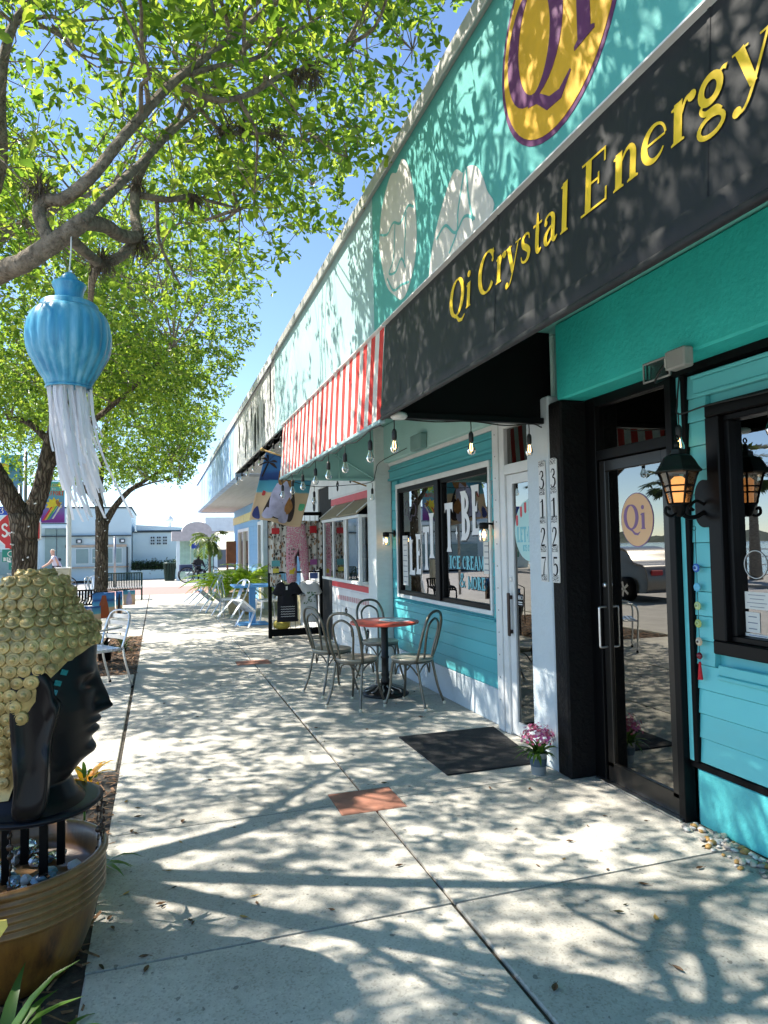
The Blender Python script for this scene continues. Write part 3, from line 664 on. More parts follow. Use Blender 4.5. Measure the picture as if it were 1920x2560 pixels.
def text(s, font, o, u, v, d, m, parent, size, space=.04, name='letter', xs=1.0, each=True):
    """letters along u (unit vectors u, v; d extrusion towards the viewer)"""
    u, v = Vector(u).normalized(), Vector(v).normalized(); o = Vector(o); x = 0; mb = MB()
    for ch in s:
        if ch == ' ': x += .36*size*xs; continue
        glyph(mb, ch, font, o+u*x, u*size*xs, v*size, d)
        x += (font[ch][0]+space)*size*xs
        if each: mb.build(name, m, parent); mb = MB()
    if not each and mb.v: mb.build(name, m, parent)
    return x
def textw(s, font, size, space=.04, xs=1.0): return sum((.36 if c == ' ' else font[c][0]+space)*size*xs for c in s)
def ytext(s, font, x, yl, yr, z, size, m, parent, depth=.002, each=True, name='letter', lean=0.0):
    """reads from larger y to smaller y on a wall that faces -x"""
    w = textw(s, font, size); xs = (yl-yr)/w
    text(s, font, (x, yl, z), (0, -1, 0), (lean, 0, 1), (-depth, 0, 0), m, parent, size, name=name, xs=xs, each=each)
awA = [o for o in COL.objects if o.name == 'awning'][0]
for s_, a, b in (('Qi', 3.085, 2.83), ('Crystal', 2.765, 2.035), ('Energy', 1.975, 1.19)):
    ytext(s_, G, ax(2.612)-.0048, a, b, 2.612, .185, YELT, awA, .0006, lean=.0672)
# logo oval and rock silhouettes painted on the parapet
def oval(y, z, ry, rz, x, t, m, parent, name, n=48): return MB().prism([(y+ry*math.cos(a), z+rz*math.sin(a)) for a in np.linspace(0, 2*math.pi, n+1)[:-1]], (x, 0, 0), (0, 1, 0), (0, 0, 1), (-t, 0, 0)).build(name, m, parent)
lo = oval(2.145, 3.45, .405, .425, 1.3995, .002, PURP, shopA, 'logo_border'); oval(2.145, 3.45, .382, .402, 1.3972, .002, GOLDP, lo, 'logo_oval')
ytext('Qi', G, 1.395, 2.475, 1.86, 3.24, .46, PURP, lo, .002)
def blob(pts, x, m, name, parent):
    q = cr([*pts, pts[0]], 6)[:-1]; return MB().prism([(p[0], p[1]) for p in q], (x, 0, 0), (0, 1, 0), (0, 0, 1), (-.002, 0, 0)).build(name, m, parent)
c1 = blob([(4.28, 3.50), (4.20, 3.72), (4.02, 3.84), (3.90, 3.80), (3.80, 3.83), (3.68, 3.70), (3.60, 3.45), (3.60, 3.20), (3.70, 3.05), (3.84, 2.99), (3.98, 3.06), (4.15, 3.20)], 1.3992, GREYP, 'stone_silhouette', shopA)
c2 = blob([(3.42, 2.96), (3.36, 3.10), (3.22, 3.26), (3.06, 3.36), (2.96, 3.30), (2.90, 3.30), (2.80, 3.24), (2.72, 3.10), (2.70, 2.96)], 1.3992, GREYP, 'stone_silhouette', shopA)
LN = mat('teal_line_paint', (.13, .42, .40), .6)
def lines(par, strokes):
    m = MB()
    for s_ in strokes: m.tube([(1.3965, p[0], p[1]) for p in cr(s_, 6)], .008, 5)
    m.v = [(1.3965+(p[0]-1.3965)*.12, p[1], p[2]) for p in m.v]; m.build('outline', LN, par)
lines(c1, [[(4.25, 3.56), (4.1, 3.50), (3.98, 3.52), (3.85, 3.46), (3.72, 3.50), (3.62, 3.45)], [(3.95, 3.50), (3.99, 3.3), (4.08, 3.24), (3.96, 3.20), (3.85, 3.24), (3.78, 3.16)], [(4.12, 3.22), (4.0, 3.10), (3.85, 3.08), (3.72, 3.05)], [(3.75, 3.48), (3.80, 3.2)]])
lines(c2, [[(3.30, 3.12), (3.18, 3.14), (3.06, 3.05), (2.95, 3.08), (2.84, 3.02)], [(2.93, 3.32), (3.02, 3.15), (3.04, 3.05), (3.14, 2.98)], [(2.92, 3.30), (2.90, 3.15), (2.86, 3.02)]])
# window lettering LET IT BE / ICE CREAM & MORE
wl_ = [o for o in COL.objects if o.name.startswith('window') and o.parent == shopB][0]
DKV = mat('dark_letter_shadow', (.02, .025, .03), .6); WHV = mat('white_letter_vinyl', (.80, .80, .80), .5, var=.03); AQV = mat('aqua_letter_vinyl', (.16, .50, .58), .5, var=.05)
for ch, y0, z0, y1, z1, x in (('L', 7.42, 1.177, 7.22, 1.57, 0), ('E', 7.20, 1.19, 7.03, 1.63, 0), ('T', 6.98, 1.245, 6.79, 1.705, 0), ('I', 6.665, 1.375, 6.535, 1.835, -.012), ('T', 6.37, 1.44, 6.17, 1.92, 0), ('B', 5.985, 1.548, 5.78, 2.01, 0), ('E', 5.75, 1.593, 5.575, 2.045, 0)):
    h = z1-z0; wd = G2[ch][0]; u = Vector((0, (y1-y0)/wd, .0)); v = Vector((0, -.0, h))
    mb = MB(); xx = XI+.0208 if x == 0 else XI-.031; sh = .012
    glyph(mb, ch, G2, (xx, y0-sh, z0-sh), u, v, (-.0008, 0, 0)); s0 = mb.build('letter_shadow', DKV, wl_)
    mb = MB(); glyph(mb, ch, G2, (xx-.0012, y0, z0), u, v, (-.0012, 0, 0)); mb.build('letter', WHV, s0)
for s_, a, b, zz, sz in (('ICE', 6.27, 6.00, 1.277, .125), ('CREAM', 5.965, 5.51, 1.277, .125), ('&', 6.05, 5.90, 1.105, .14), ('MORE', 5.86, 5.49, 1.10, .115)):
    ytext(s_, G2, XI+.0205, a-.006, b-.006, zz-.006, sz, DKV, wl_, .0008, each=False, name='letter_shadow')
    ytext(s_, G2, XI+.0190, a, b, zz, sz, AQV, wl_, .001)
for yy, zz in ((6.72, 1.45), (6.09, 1.62)): MB().prism([(0, .07), (.012, .012), (.03, 0), (.012, -.012), (0, -.07), (-.012, -.012), (-.03, 0), (-.012, .012)], (XI+.0205, yy, zz), (0, 1, 0), (0, 0, 1), (-.001, 0, 0)).build('star_mark', WHV, wl_)
sq = MB()
for s_ in ([(7.55, 1.96), (7.48, 2.02), (7.40, 1.97), (7.44, 1.86), (7.54, 1.86), (7.52, 1.93)], [(7.32, 1.92), (7.25, 1.98), (7.18, 1.92), (7.22, 1.84), (7.31, 1.85)], [(7.44, 1.86), (7.36, 1.78), (7.31, 1.85)]): sq.tube([(XI+.020, p[0], p[1]) for p in cr(s_, 6)], .004, 5)
sq.build('scroll_mark', mat('violet_print', (.16, .14, .2), .6), wl_)
# oval sign on the white door: red scallops over mint, aqua words
dB = [o for o in COL.objects if o.name.startswith('door') and o.parent == shopB][0]
MINT = mat('mint_sign', (.45, .70, .68), .5, var=.03)
so_ = oval(4.665, 1.61, .225, .235, 2.6885, .001, MINT, dB, 'oval_sign')
m = MB()
for k in range(6):
    yy = 4.85-.066*k; zt = 1.61+.235*math.sqrt(max(0, 1-((yy-.0-4.665)/.225)**2))
    m.prism([(yy-.016, zt-.085), (yy, zt-.098), (yy+.016, zt-.085), (yy+.016, zt-.012), (yy-.016, zt-.012)], (2.6872, 0, 0), (0, 1, 0), (0, 0, 1), (-.001, 0, 0))
m.build('red_scallops', RED, so_)
ytext('LET·IT·BE', G2, 2.6872, 4.855, 4.475, 1.52, .12, AQV, so_, .001); ytext('ICE CREAM', G2, 2.6872, 4.77, 4.56, 1.45, .05, AQV, so_, .001, each=False)
st = MB().box(2.6875, 2.6885, 4.79, 4.875, 1.02, 1.115).build('no_dogs_sticker', BLACKP, dB)
ytext('NO', G2, 2.6872, 4.868, 4.825, 1.07, .035, WHV, st, .0006, each=False); m = MB(); m.tube([(2.6868, 4.807+.014*math.cos(a), 1.088+.014*math.sin(a)) for a in np.linspace(0, 6.28, 20)[:-1]], .002, 4, closed=True); m.box(2.6866, 2.6872, 4.80, 4.865, 1.048, 1.056).box(2.6866, 2.6872, 4.80, 4.865, 1.032, 1.040); m.build('sticker_print', WHV, st)
# Qi oval on the black door
dA = [o for o in COL.objects if o.name.startswith('door') and o.parent == shopA][0]
PEACH = mat('peach_vinyl', (.78, .46, .24), .5, var=.05, vs=3); VIO = mat('violet_vinyl', (.22, .11, .25), .5)
q0 = oval(3.456, 1.642, .147, .162, 2.7188, .001, VIO, dA, 'logo_border'); oval(3.456, 1.642, .142, .157, 2.7174, .001, PEACH, q0, 'logo_oval'); ytext('Qi', G, 2.7160, 3.57, 3.365, 1.585, .15, VIO, q0, .001)
# address plates
TILE = mat('address_tile', (.70, .69, .66), .35, var=.05); ORN = None
def orn():
    m, N, L, B = nt('address_scroll_print'); p = posnode(N, L)
    v = N.new('ShaderNodeTexVoronoi'); v.feature = 'DISTANCE_TO_EDGE'; v.inputs['Scale'].default_value = 75; L.new(p, v.inputs['Vector'])
    L.new(ramp(N, L, v.outputs['Distance'], [(.10, (.05, .05, .05)), (.16, (.72, .71, .68))]), B.inputs['Base Color']); return m
ORN = orn()
for n_, num, ya, yb in (('address_plate', '3127', 4.178, 4.095), ('address_plate', '3125', 4.035, 3.952)):
    par = empty(n_, (2.49, (ya+yb)/2, 1.25), label='white tile house number %s on the %s half of the pillar' % (num, 'white' if num == '3127' else 'black'), cat='house number', group='house number plates on the pillar')
    MB().box(2.488, 2.499, yb, ya, 1.25, 2.065, .003).build('plate', TILE, par)
    for k, ch in enumerate(num):
        zt = 2.005-k*.195
        w = G[ch][0]; mb = MB(); glyph(mb, ch, G, (2.4875, (ya+yb)/2+.034, zt-.125), (0, -.068/w, 0), (0, 0, .125), (-.001, 0, 0)); mb.build('digit', BLACKP, par)
    for k in range(5): MB().box(2.4868, 2.4878, yb+.006, ya-.006, 1.258+k*.1935, 1.300+k*.1935).build('scroll_band', ORN, par)
# ------------------------------------------------------------------ bentwood cafe chairs and table
def bentwood(label, cap_white=True):
    t = empty('bentwood_chair', (0, 0, 0), label=label, cat='chair', group='metal bentwood chairs round the cafe table')
    seatm = mat('chair_seat_metal', (.33, .305, .25), .38, .35, var=.12, vs=14) if 'chair_seat_metal' not in bpy.data.materials else bpy.data.materials['chair_seat_metal']
    s = MB(); s.lathe([(.02, .430), (.17, .428), (.195, .432), (.203, .442), (.203, .452), (.197, .459), (.16, .457), (.02, .449)], 28); s.build('seat', seatm, t, smooth=True)
    s = MB(); s.tube([(.188*math.cos(a), .188*math.sin(a), .424) for a in np.linspace(0, 2*math.pi, 29)[:-1]], .010, 8, closed=True); s.build('seat_ring', GUN, t, smooth=True)
    for sx in (-1, 1):
        l = MB(); l.tube(cr([(sx*.125, .135, .425), (sx*.135, .150, .33), (sx*.150, .165, .16), (sx*.185, .20, .012)], 5), [.0135, .0125, .012, .011], 9); l.build('leg', GUN, t, smooth=True)
        l = MB(); l.tube(cr([(sx*.15, -.13, .425), (sx*.155, -.15, .33), (sx*.165, -.185, .16), (sx*.19, -.235, .012)], 5), [.0135, .0125, .012, .011], 9); l.build('leg', GUN, t, smooth=True)
        for yy, xx in ((.20, .185), (-.235, .19)):
            f = MB(); f.lathe([(.014, 0), (.016, .004), (.0145, .028), (.011, .030)], 10, (sx*xx, yy, 0)); f.build('foot_cap', mat('foot_cap_plastic', (.62, .58, .46), .5) if 'foot_cap_plastic' not in bpy.data.materials else bpy.data.materials['foot_cap_plastic'], t, smooth=True)
    h = MB(); pth = [(-.152, -.128, .425), (-.168, -.16, .52), (-.175, -.20, .66), (-.165, -.232, .78), (-.105, -.252, .868), (0, -.258, .892), (.105, -.252, .868), (.165, -.232, .78), (.175, -.20, .66), (.168, -.16, .52), (.152, -.128, .425)]
    h.tube(cr(pth, 5), .0135, 9); h.build('outer_hoop', GUN, t, smooth=True)
    h = MB(); pth = [(-.075, -.165, .44), (-.085, -.185, .55), (-.108, -.215, .68), (-.095, -.236, .775), (0, -.247, .825), (.095, -.236, .775), (.108, -.215, .68), (.085, -.185, .55), (.075, -.165, .44)]
    h.tube(cr(pth, 5), .011, 9); h.build('inner_hoop', GUN, t, smooth=True)
    b = MB()
    for k in range(4):
        a0 = math.pi/4+k*math.pi/2; a1 = a0+math.pi/2
        p0 = (.16*math.cos(a0), .17*math.sin(a0), .30); p1 = (.16*math.cos(a1), .17*math.sin(a1), .30); mx = .5*(a0+a1)
        b.tube(cr([p0, (.165*math.cos(a0+.35), .165*math.sin(a0+.35), .385), (.17*math.cos(mx), .17*math.sin(mx), .412), (.165*math.cos(a1-.35), .165*math.sin(a1-.35), .385), p1], 5), .0075, 7)
    b.build('leg_brace', GUN, t, smooth=True); return t
proto = bentwood('metal bentwood chair nearest the camera, back turned to us')
def put(o, x, y, ang, z=0): o.location = (x, y, z); o.rotation_euler = (0, 0, ang); return o
tc = (2.20, 6.78)
put(proto, 1.80, 6.43, math.atan2(tc[1]-6.43, tc[0]-1.80)-math.pi/2)
for x, y, ang, lab in ((2.29, 6.22, .72, 'metal bentwood chair in front of the aqua boards, right of the table'), (1.72, 7.08, -1.25, 'metal bentwood chair farthest left, half behind the near chair'), (2.36, 7.42, math.pi+.25, 'metal bentwood chair behind the table by the white pillar')):
    c = copy_tree(proto); c['label'] = lab; put(c, x, y, ang)
tb = empty('cafe_table', (tc[0], tc[1], 0), label='round cafe table with red and pale blue painted top', cat='table')
def tabletop():
    m, N, L, B = nt('painted_table_top'); p = posnode(N, L, (1, 1, 1), True)
    sx = N.new('ShaderNodeSeparateXYZ'); L.new(p, sx.inputs[0])
    # diagonal red field, white stripes, pale blue lobe
    a = N.new('ShaderNodeMath'); a.operation = 'ADD'; L.new(sx.outputs[0], a.inputs[0]); L.new(sx.outputs[1], a.inputs[1])
    c = ramp(N, L, a.outputs[0], [(0, (.66, .10, .06)), (.02, (.75, .72, .70)), (.035, (.66, .10, .06)), (.10, (.75, .72, .70)), (.115, (.66, .10, .06))], 'CONSTANT')
    v = N.new('ShaderNodeVectorMath'); v.operation = 'DISTANCE'; L.new(p, v.inputs[0]); v.inputs[1].default_value = (.17, .06, .015)
    f = ramp(N, L, v.outputs['Value'], [(0, (1, 1, 1)), (.185, (0, 0, 0))], 'CONSTANT')
    c = mixc(N, L, c, (.42, .60, .70), f); f2 = ramp(N, L, v.outputs['Value'], [(0, (0, 0, 0)), (.185, (1, 1, 1)), (.20, (0, 0, 0))], 'CONSTANT'); c = mixc(N, L, c, (.7, .72, .72), f2)
    L.new(c, B.inputs['Base Color']); B.inputs['Roughness'].default_value = .35; return m
m = MB(); m.lathe([(.05, .715), (.34, .715), (.352, .720), (.355, .728), (.35, .738), (.34, .742), (.001, .742)], 48, (*tc, 0)); m.build('top', tabletop(), tb, smooth=True, angle=40)
IRON = mat('cast_iron', (.012, .012, .012), .42, .4, var=.2, bump=.4, bs=50)
m = MB(); m.lathe([(.02, .10), (.045, .105), (.050, .14), (.036, .17), (.044, .20), (.036, .23), (.036, .36), (.046, .375), (.036, .39), (.036, .66), (.05, .70), (.09, .714)], 20, (*tc, 0)); m.build('column', IRON, tb, smooth=True)
m = MB(); m.lathe([(.235, .004), (.238, .018), (.205, .040), (.13, .068), (.07, .092), (.045, .108)], 48, (*tc, 0), fl=lambda t, a: 1+.035*math.sin(12*a)*(.3+t)); m.build('base', IRON, tb, smooth=True)
m = MB()
for k in range(12):
    a = k*math.pi/6; m.tube(cr([(tc[0]+r_*math.cos(a+d_), tc[1]+r_*math.sin(a+d_), z_) for r_, d_, z_ in ((.21, 0, .045), (.18, .12, .062), (.13, .05, .078), (.09, -.08, .094), (.07, .0, .104))], 4), [.010, .008, .006], 6)
m.build('scrollwork', mat('worn_silver_iron', (.34, .34, .33), .35, .8, var=.3, vs=40), tb, smooth=True)
# ------------------------------------------------------------------ mat, flower pot
def matm():
    m, N, L, B = nt('black_carpet_mat'); p = posnode(N, L)
    c = ramp(N, L, noise(N, L, p, 120, 4, .7), [(.3, (.008, .008, .009)), (.7, (.024, .024, .026))]); c = mixc(N, L, c, (.16, .15, .13), ramp(N, L, noise(N, L, p, 7, 8, .75), [(.52, (0, 0, 0)), (.8, (.5,)*3)])); L.new(c, B.inputs['Base Color']); B.inputs['Roughness'].default_value = .95
    bumpn(N, L, noise(N, L, p, 220, 3), .8, .006, B); return m
MB().prism([(1.80, 4.26), (2.49, 4.27), (2.62, 5.215), (1.80, 5.22)], (0, 0, .001), (1, 0, 0), (0, 1, 0), (0, 0, .011)).build('door_mat', matm(), label='black carpet mat before the white door', cat='mat')
fp = empty('flower_pot', (2.375, 4.09, 0), label='small tin pot of pink flowers at foot of white pillar', cat='plant')
m = MB(); m.lathe([(.045, .0), (.046, .004), (.058, .13), (.061, .134), (.061, .142), (.057, .142), (.052, .12), (.001, .118)], 24, (2.375, 4.09, 0)); m.build('tin_pot', mat('tin_pot_grey', (.33, .36, .38), .4, .3, var=.1), fp, smooth=True, angle=50)
m = MB(); m.lathe([(.0516, .055), (.0576, .105)], 24, (2.375, 4.09, 0), cap=False); m.build('label_band', mat('pot_label', (.06, .10, .14), .5, var=.2), fp, smooth=True)
def petals(c, n, rad, flat, mats, parent, name, seed, size):
    rg_ = random.Random(seed); ms = [MB() for _ in mats]
    for k in range(n):
        a = rg_.uniform(0, 6.28); el = math.asin(rg_.uniform(-.15, 1)); r_ = rad*rg_.uniform(.6, 1.12)
        p = Vector((c[0]+r_*math.cos(a)*math.cos(el), c[1]+r_*math.sin(a)*math.cos(el), c[2]+r_*math.sin(el)*flat))
        nrm = (p-Vector(c)).normalized(); t = nrm.orthogonal().normalized(); bt = nrm.cross(t); mb = ms[rg_.randrange(len(mats))]; ph = rg_.uniform(0, 6)
        q = size*rg_.uniform(.7, 1.2); vs = [p]
        for j in range(10):
            rr = q*(1 if j % 2 == 0 else .55); aa = ph+j*math.pi/5; vs.append(p+t*math.cos(aa)*rr+bt*math.sin(aa)*rr+nrm*(.3*q if j % 2 == 0 else .1*q))
        mb.add(vs, [(0, 1+j, 1+(j+1) % 10) for j in range(10)])
    for mb, mm in zip(ms, mats):
        if mb.v: mb.build(name, mm, parent, kind='stuff')
petals((2.375, 4.09, .225), 190, .108, .85, [mat('pink_petal', (.62, .12, .34), .6, var=.25, vs=40), mat('pale_pink_petal', (.72, .36, .42), .6, var=.2, vs=40), mat('rose_petal', (.55, .10, .18), .6, var=.2)], fp, 'blossoms', 3, .014)
GREEN = mat('leaf_green_plain', (.06, .13, .02), .5, var=.4, vs=20)
def blades(c, n, l0, l1, w, mat_, parent, name, seed, spread=.8, up=.6, droop=.5, seg=5, fold=.25, kind='stuff', **kw):
    rg_ = random.Random(seed); mb = MB()
    for k in range(n):
        a = rg_.uniform(0, 6.28); l = rg_.uniform(l0, l1); tilt = rg_.uniform(.05, spread); d = Vector((math.cos(a), math.sin(a), 0)); s = Vector((-math.sin(a), math.cos(a), 0))
        p = Vector(c)+d*rg_.uniform(0, .03)+s*rg_.uniform(-.02, .02); ang = math.pi/2-tilt; vs = []; fs = []
        for j in range(seg+1):
            t = j/seg; ww = w*rg_.uniform(.95, 1.05)*(math.sin(math.pi*(.12+.88*t)**.8)*.9+.08*(1-t)) if t < 1 else 0.0005
            vs += [p-s*ww+Vector((0, 0, fold*ww)), p, p+s*ww+Vector((0, 0, fold*ww))]
            p = p+(d*math.cos(ang)+Vector((0, 0, math.sin(ang))))*l/seg; ang -= droop*rg_.uniform(.6, 1.4)/seg*2
        for j in range(seg): fs += [(3*j, 3*j+1, 3*j+4, 3*j+3), (3*j+1, 3*j+2, 3*j+5, 3*j+4)]
        mb.add(vs, fs)
    return mb.build(name, mat_, parent, smooth=True, kind=kind, **kw)
def leafmat(name, cols, trans=.35, gloss=.35, tint=(2.95, 2.8, 1.9)):
    m, N, L, B = nt(name); out = N['Material Output']
    g = N.new('ShaderNodeNewGeometry'); c = ramp(N, L, g.outputs['Random Per Island'], [(i/(len(cols)-1) if len(cols) > 1 else 0, q) for i, q in enumerate(cols)])
    L.new(c, B.inputs['Base Color']); B.inputs['Roughness'].default_value = gloss; B.inputs['Specular IOR Level'].default_value = .4
    tr = N.new('ShaderNodeBsdfTranslucent'); tc_ = mixc(N, L, c, tint, 1.0, 'MULTIPLY'); L.new(tc_, tr.inputs[0])
    mx = N.new('ShaderNodeMixShader'); mx.inputs[0].default_value = trans; L.new(B.outputs[0], mx.inputs[1]); L.new(tr.outputs[0], mx.inputs[2]); L.new(mx.outputs[0], out.inputs['Surface']); return m
LGREEN = leafmat('glossy_plant_leaf', [(.03, .08, .015), (.06, .14, .02), (.10, .17, .03)])
blades((2.375, 4.09, .13), 44, .08, .17, .014, LGREEN, fp, 'leaves', 5, 1.5, droop=.7)
# ------------------------------------------------------------------ wall lantern on the turquoise boards
LX, LY = 2.565, 2.925
wlan = empty('wall_lantern', (2.735, 2.915, 1.58), label='dark coach lantern glowing orange beside the black door', cat='lamp')
m = MB(); m.prism([(2.915+.062*math.cos(a), 1.70+(.085 if math.sin(a) > 0 else .075)*math.sin(a)+(.045 if math.sin(a) > 0 else -.045)) for a in np.linspace(0, 2*math.pi, 29)[:-1]], (2.7345, 0, 0), (0, 1, 0), (0, 0, 1), (-.022, 0, 0)); m.build('back_plate', BLACKM, wlan)
m = MB(); m.tube(cr([(2.715, 2.915, 1.66), (2.66, 2.92, 1.635), (2.60, LY, 1.64), (LX, LY, 1.68)], 6), .012, 8); m.tube(cr([(2.715, 2.915, 1.70), (2.67, 2.92, 1.72), (2.63, 2.92, 1.69), (2.65, 2.92, 1.67)], 6), .008, 8)
m.tube(cr([(LX, LY, 1.665), (LX-.05, LY, 1.64), (LX-.085, LY, 1.655), (LX-.08, LY, 1.685), (LX-.06, LY, 1.675)], 6), .008, 8); m.lathe([(.012, 1.635), (.022, 1.645), (.03, 1.668), (.036, 1.69), (.05, 1.70)], 16, (LX, LY, 0)); m.build('scroll_arm', BLACKM, wlan, smooth=True)
hexa = lambda r_, z_: [(LX+r_*math.cos(k*math.pi/3+.26), LY+r_*math.sin(k*math.pi/3+.26), z_) for k in range(6)]
prof = [(.052, 1.705), (.060, 1.74), (.072, 1.79), (.088, 1.845), (.098, 1.868)]
m = MB()
for k in range(6): m.tube([hexa(r_, z_)[k] for r_, z_ in prof], .0055, 6)
for r_, z_ in ((.052, 1.705), (.066, 1.765), (.0735, 1.797), (.098, 1.868)): m.tube(hexa(r_, z_), .005, 6, closed=True)
m.build('cage', BLACKM, wlan, smooth=True)
m = MB()
for k in range(6):
    vs = []
    for r_, z_ in prof: q = hexa(r_*.96, z_); vs += [q[k], q[(k+1) % 6]]
    m.add(vs, [(2*i_, 2*i_+1, 2*i_+3, 2*i_+2) for i_ in range(4)])
m.build('glass_pane', glass('lantern_glass', (.85, .8, .7), .08, .15), wlan)
m = MB(); m.lathe([(.03, 1.71), (.032, 1.75), (.036, 1.83), (.02, 1.845)], 16, (LX, LY, 0)); m.build('flame_bulb', AMBER, wlan, smooth=True)
ROOFL = mat('verdigris_black', (.010, .016, .013), .5, .3, var=.3)
m = MB(); m.lathe([(.118, 1.866), (.122, 1.874), (.104, 1.895), (.088, 1.925), (.070, 1.95), (.040, 1.962), (.038, 1.985), (.022, 1.99), (.012, 2.0), (.016, 2.012), (.008, 2.028), (.001, 2.034)], 6, (LX, LY, 0)); m.build('roof', ROOFL, wlan)
m = MB(); m.tube(cr([(LX, LY, 2.03), (LX+.012, LY, 2.045), (LX, LY, 2.06), (LX-.012, LY, 2.045), (LX, LY, 2.03)], 5), .004, 6); m.build('finial_ring', BLACKM, wlan, smooth=True)
# jar sconces by the ice cream window
def jar(x, y, z, lab):
    t = empty('jar_sconce', (x, y, z-.2), label=lab, cat='lamp', group='glowing jar sconces beside the ice cream window')
    m = MB(); m.lathe([(.038, 0), (.042, .006), (.042, .012), (.02, .016)], 16); m.v = [(x-p[2], y+p[0], z+p[1]) for p in m.v]; m.build('wall_plate', BLACKM, t, smooth=True)
    m = MB(); m.tube(cr([(x, y, z), (x-.05, y, z+.01), (x-.10, y, z+.012)], 4), .009, 8); m.build('arm', BLACKM, t, smooth=True)
    m = MB(); m.lathe([(.036, -.03), (.040, -.025), (.040, .012), (.036, .018), (.01, .022)], 18, (x-.11, y, z)); m.build('lid', BLACKM, t, smooth=True)
    m = MB(); m.lathe([(.036, -.03), (.042, -.045), (.043, -.125), (.036, -.14), (.001, -.142)], 18, (x-.11, y, z)); m.build('jar', BULBG, t, smooth=True)
    m = MB(); m.sphere((x-.11, y, z-.08), (.016, .016, .028)); m.build('bulb', WARM, t, smooth=True)
jar(2.697, 7.845, 1.65, 'glowing jar sconce left of ice cream window'); jar(2.697, 5.235, 1.67, 'glowing jar sconce right of ice cream window')
# ------------------------------------------------------------------ string lights
CABLE = mat('black_cable', (.008, .008, .008), .5)
def bulb_at(p, par, l=.075, s=1.0):
    x, y, z = p
    m = MB(); m.tube([(x, y, z), (x+.002, y, z-l*.5), (x, y, z-l)], .0035, 6); m.lathe([(.006, -l+.01), (.013, -l), (.016, -l-.01), (.016, -l-.055), (.013, -l-.06)], 12, (x, y, z)); so__ = m.build('socket', CABLE, par, smooth=True)
    zb = z-l-.058
    m = MB(); m.lathe([(.013, 0), (.015, -.012), (.027, -.045), (.028, -.060), (.020, -.080), (.001, -.088)], 12, (x, y, zb)); m.build('bulb', BULBG, so__, smooth=True)
    m = MB(); m.tube(cr([(x-.006, y, zb-.01), (x-.008, y, zb-.05), (x, y, zb-.06), (x+.008, y, zb-.05), (x+.006, y, zb-.01)], 3), .0016, 5); m.build('filament', WARM if s > 1 else mat_('filament_off', (.45, .36, .2)), so__)
def mat_(n, col): return bpy.data.materials[n] if n in bpy.data.materials else mat(n, col, .4)
def strand(pts, bulbs, label, warm=False):
    t = empty('string_light', pts[0], label=label, cat='string lights')
    m = MB(); m.tube(cr(pts, 6), .0045, 6); m.build('cable', CABLE, t, smooth=True)
    for p in bulbs: bulb_at(p, t, s=2 if warm else 1)
ys = [4.42, 5.08, 5.62, 6.12, 6.70, 7.25, 7.86]
strand([(1.357, 4.18, 2.285)]+[q for a, b in zip(ys, ys[1:]+[8.0]) for q in ((1.357, a, 2.29), (1.357, (a+b)/2, 2.262))]+[(1.40, 7.99, 2.30), (1.75, 7.98, 2.22), (2.15, 7.97, 2.24), (2.45, 7.96, 2.28), (2.50, 7.94, 2.40), (2.51, 7.80, 2.50), (2.56, 7.0, 2.56)], [(1.357, y, 2.29) for y in ys]+[(1.75, 7.98, 2.23), (2.46, 7.96, 2.27)], 'black string lights hanging along the striped awning')
strand([(1.40, 4.11, 2.318), (1.7, 4.10, 2.305), (1.95, 4.10, 2.318), (2.2, 4.10, 2.30), (2.40, 4.10, 2.318), (2.49, 4.12, 2.30)], [(1.42, 4.105, 2.315), (1.95, 4.10, 2.315), (2.38, 4.10, 2.315)], 'short string of bulbs under the end of the black awning', True)
ys = [8.35, 8.95, 9.55, 10.2, 10.9, 11.7, 12.5, 13.3]
strand([q for a, b in zip(ys, ys[1:]+[13.6]) for q in ((1.43, a, 2.93), (1.43, (a+b)/2, 2.88))]+[(1.7, 13.6, 2.90), (2.2, 13.6, 2.86), (2.6, 13.6, 2.90)], [(1.43, y, 2.925) for y in ys], 'string lights under the spotted black and white parapet')
strand([(2.68, 3.02, 2.40), (2.66, 3.02, 2.25), (2.655, 3.0, 2.19), (2.66, 2.8, 2.20), (2.66, 2.4, 2.19), (2.66, 1.6, 2.20)], [(2.655, 3.01, 2.20), (2.655, 2.42, 2.20)], 'string lights running over the turquoise shop window', True)
# ------------------------------------------------------------------ outlet box, evil eye chain, camera
bx_ = empty('outlet_box', (2.5, 2.85, 2.3), label='grey electrical outlet box with open clear cover under stucco beam', cat='outlet box')
GREYB = mat('grey_box_plastic', (.36, .36, .34), .5, var=.1)
MB().box(2.455, 2.519, 2.73, 2.86, 2.375, 2.475, .008).build('box', GREYB, bx_)
m = MB(); m.box(2.46, 2.515, 2.862, 2.866, 2.38, 2.47).box(2.47, 2.50, 2.867, 2.89, 2.40, 2.45, .004); m.build('socket_face', mat('outlet_white', (.62, .62, .58), .4), bx_)
m = MB(); m.box(2.505, 2.517, 2.885, 3.085, 2.365, 2.465, .004); m.build('clear_cover', glass('clear_plastic', (.75, .85, .82), .06, .2), bx_)
m = MB(); m.tube([(2.502, 2.886, 2.366), (2.502, 3.084, 2.366), (2.502, 3.084, 2.466), (2.502, 2.886, 2.466)], .006, 6, closed=True); m.build('cover_rim', GREYB, bx_, smooth=True)
m = MB(); m.tube(cr([(2.48, 2.89, 2.42), (2.47, 2.93, 2.38), (2.50, 2.99, 2.35), (2.62, 3.03, 2.40)], 5), .006, 6); m.build('cord', CABLE, bx_, smooth=True)
ch = empty('hanging_charm', (2.70, 2.985, .78), label='chain of blue and yellow eye discs with red tassel', cat='ornament')
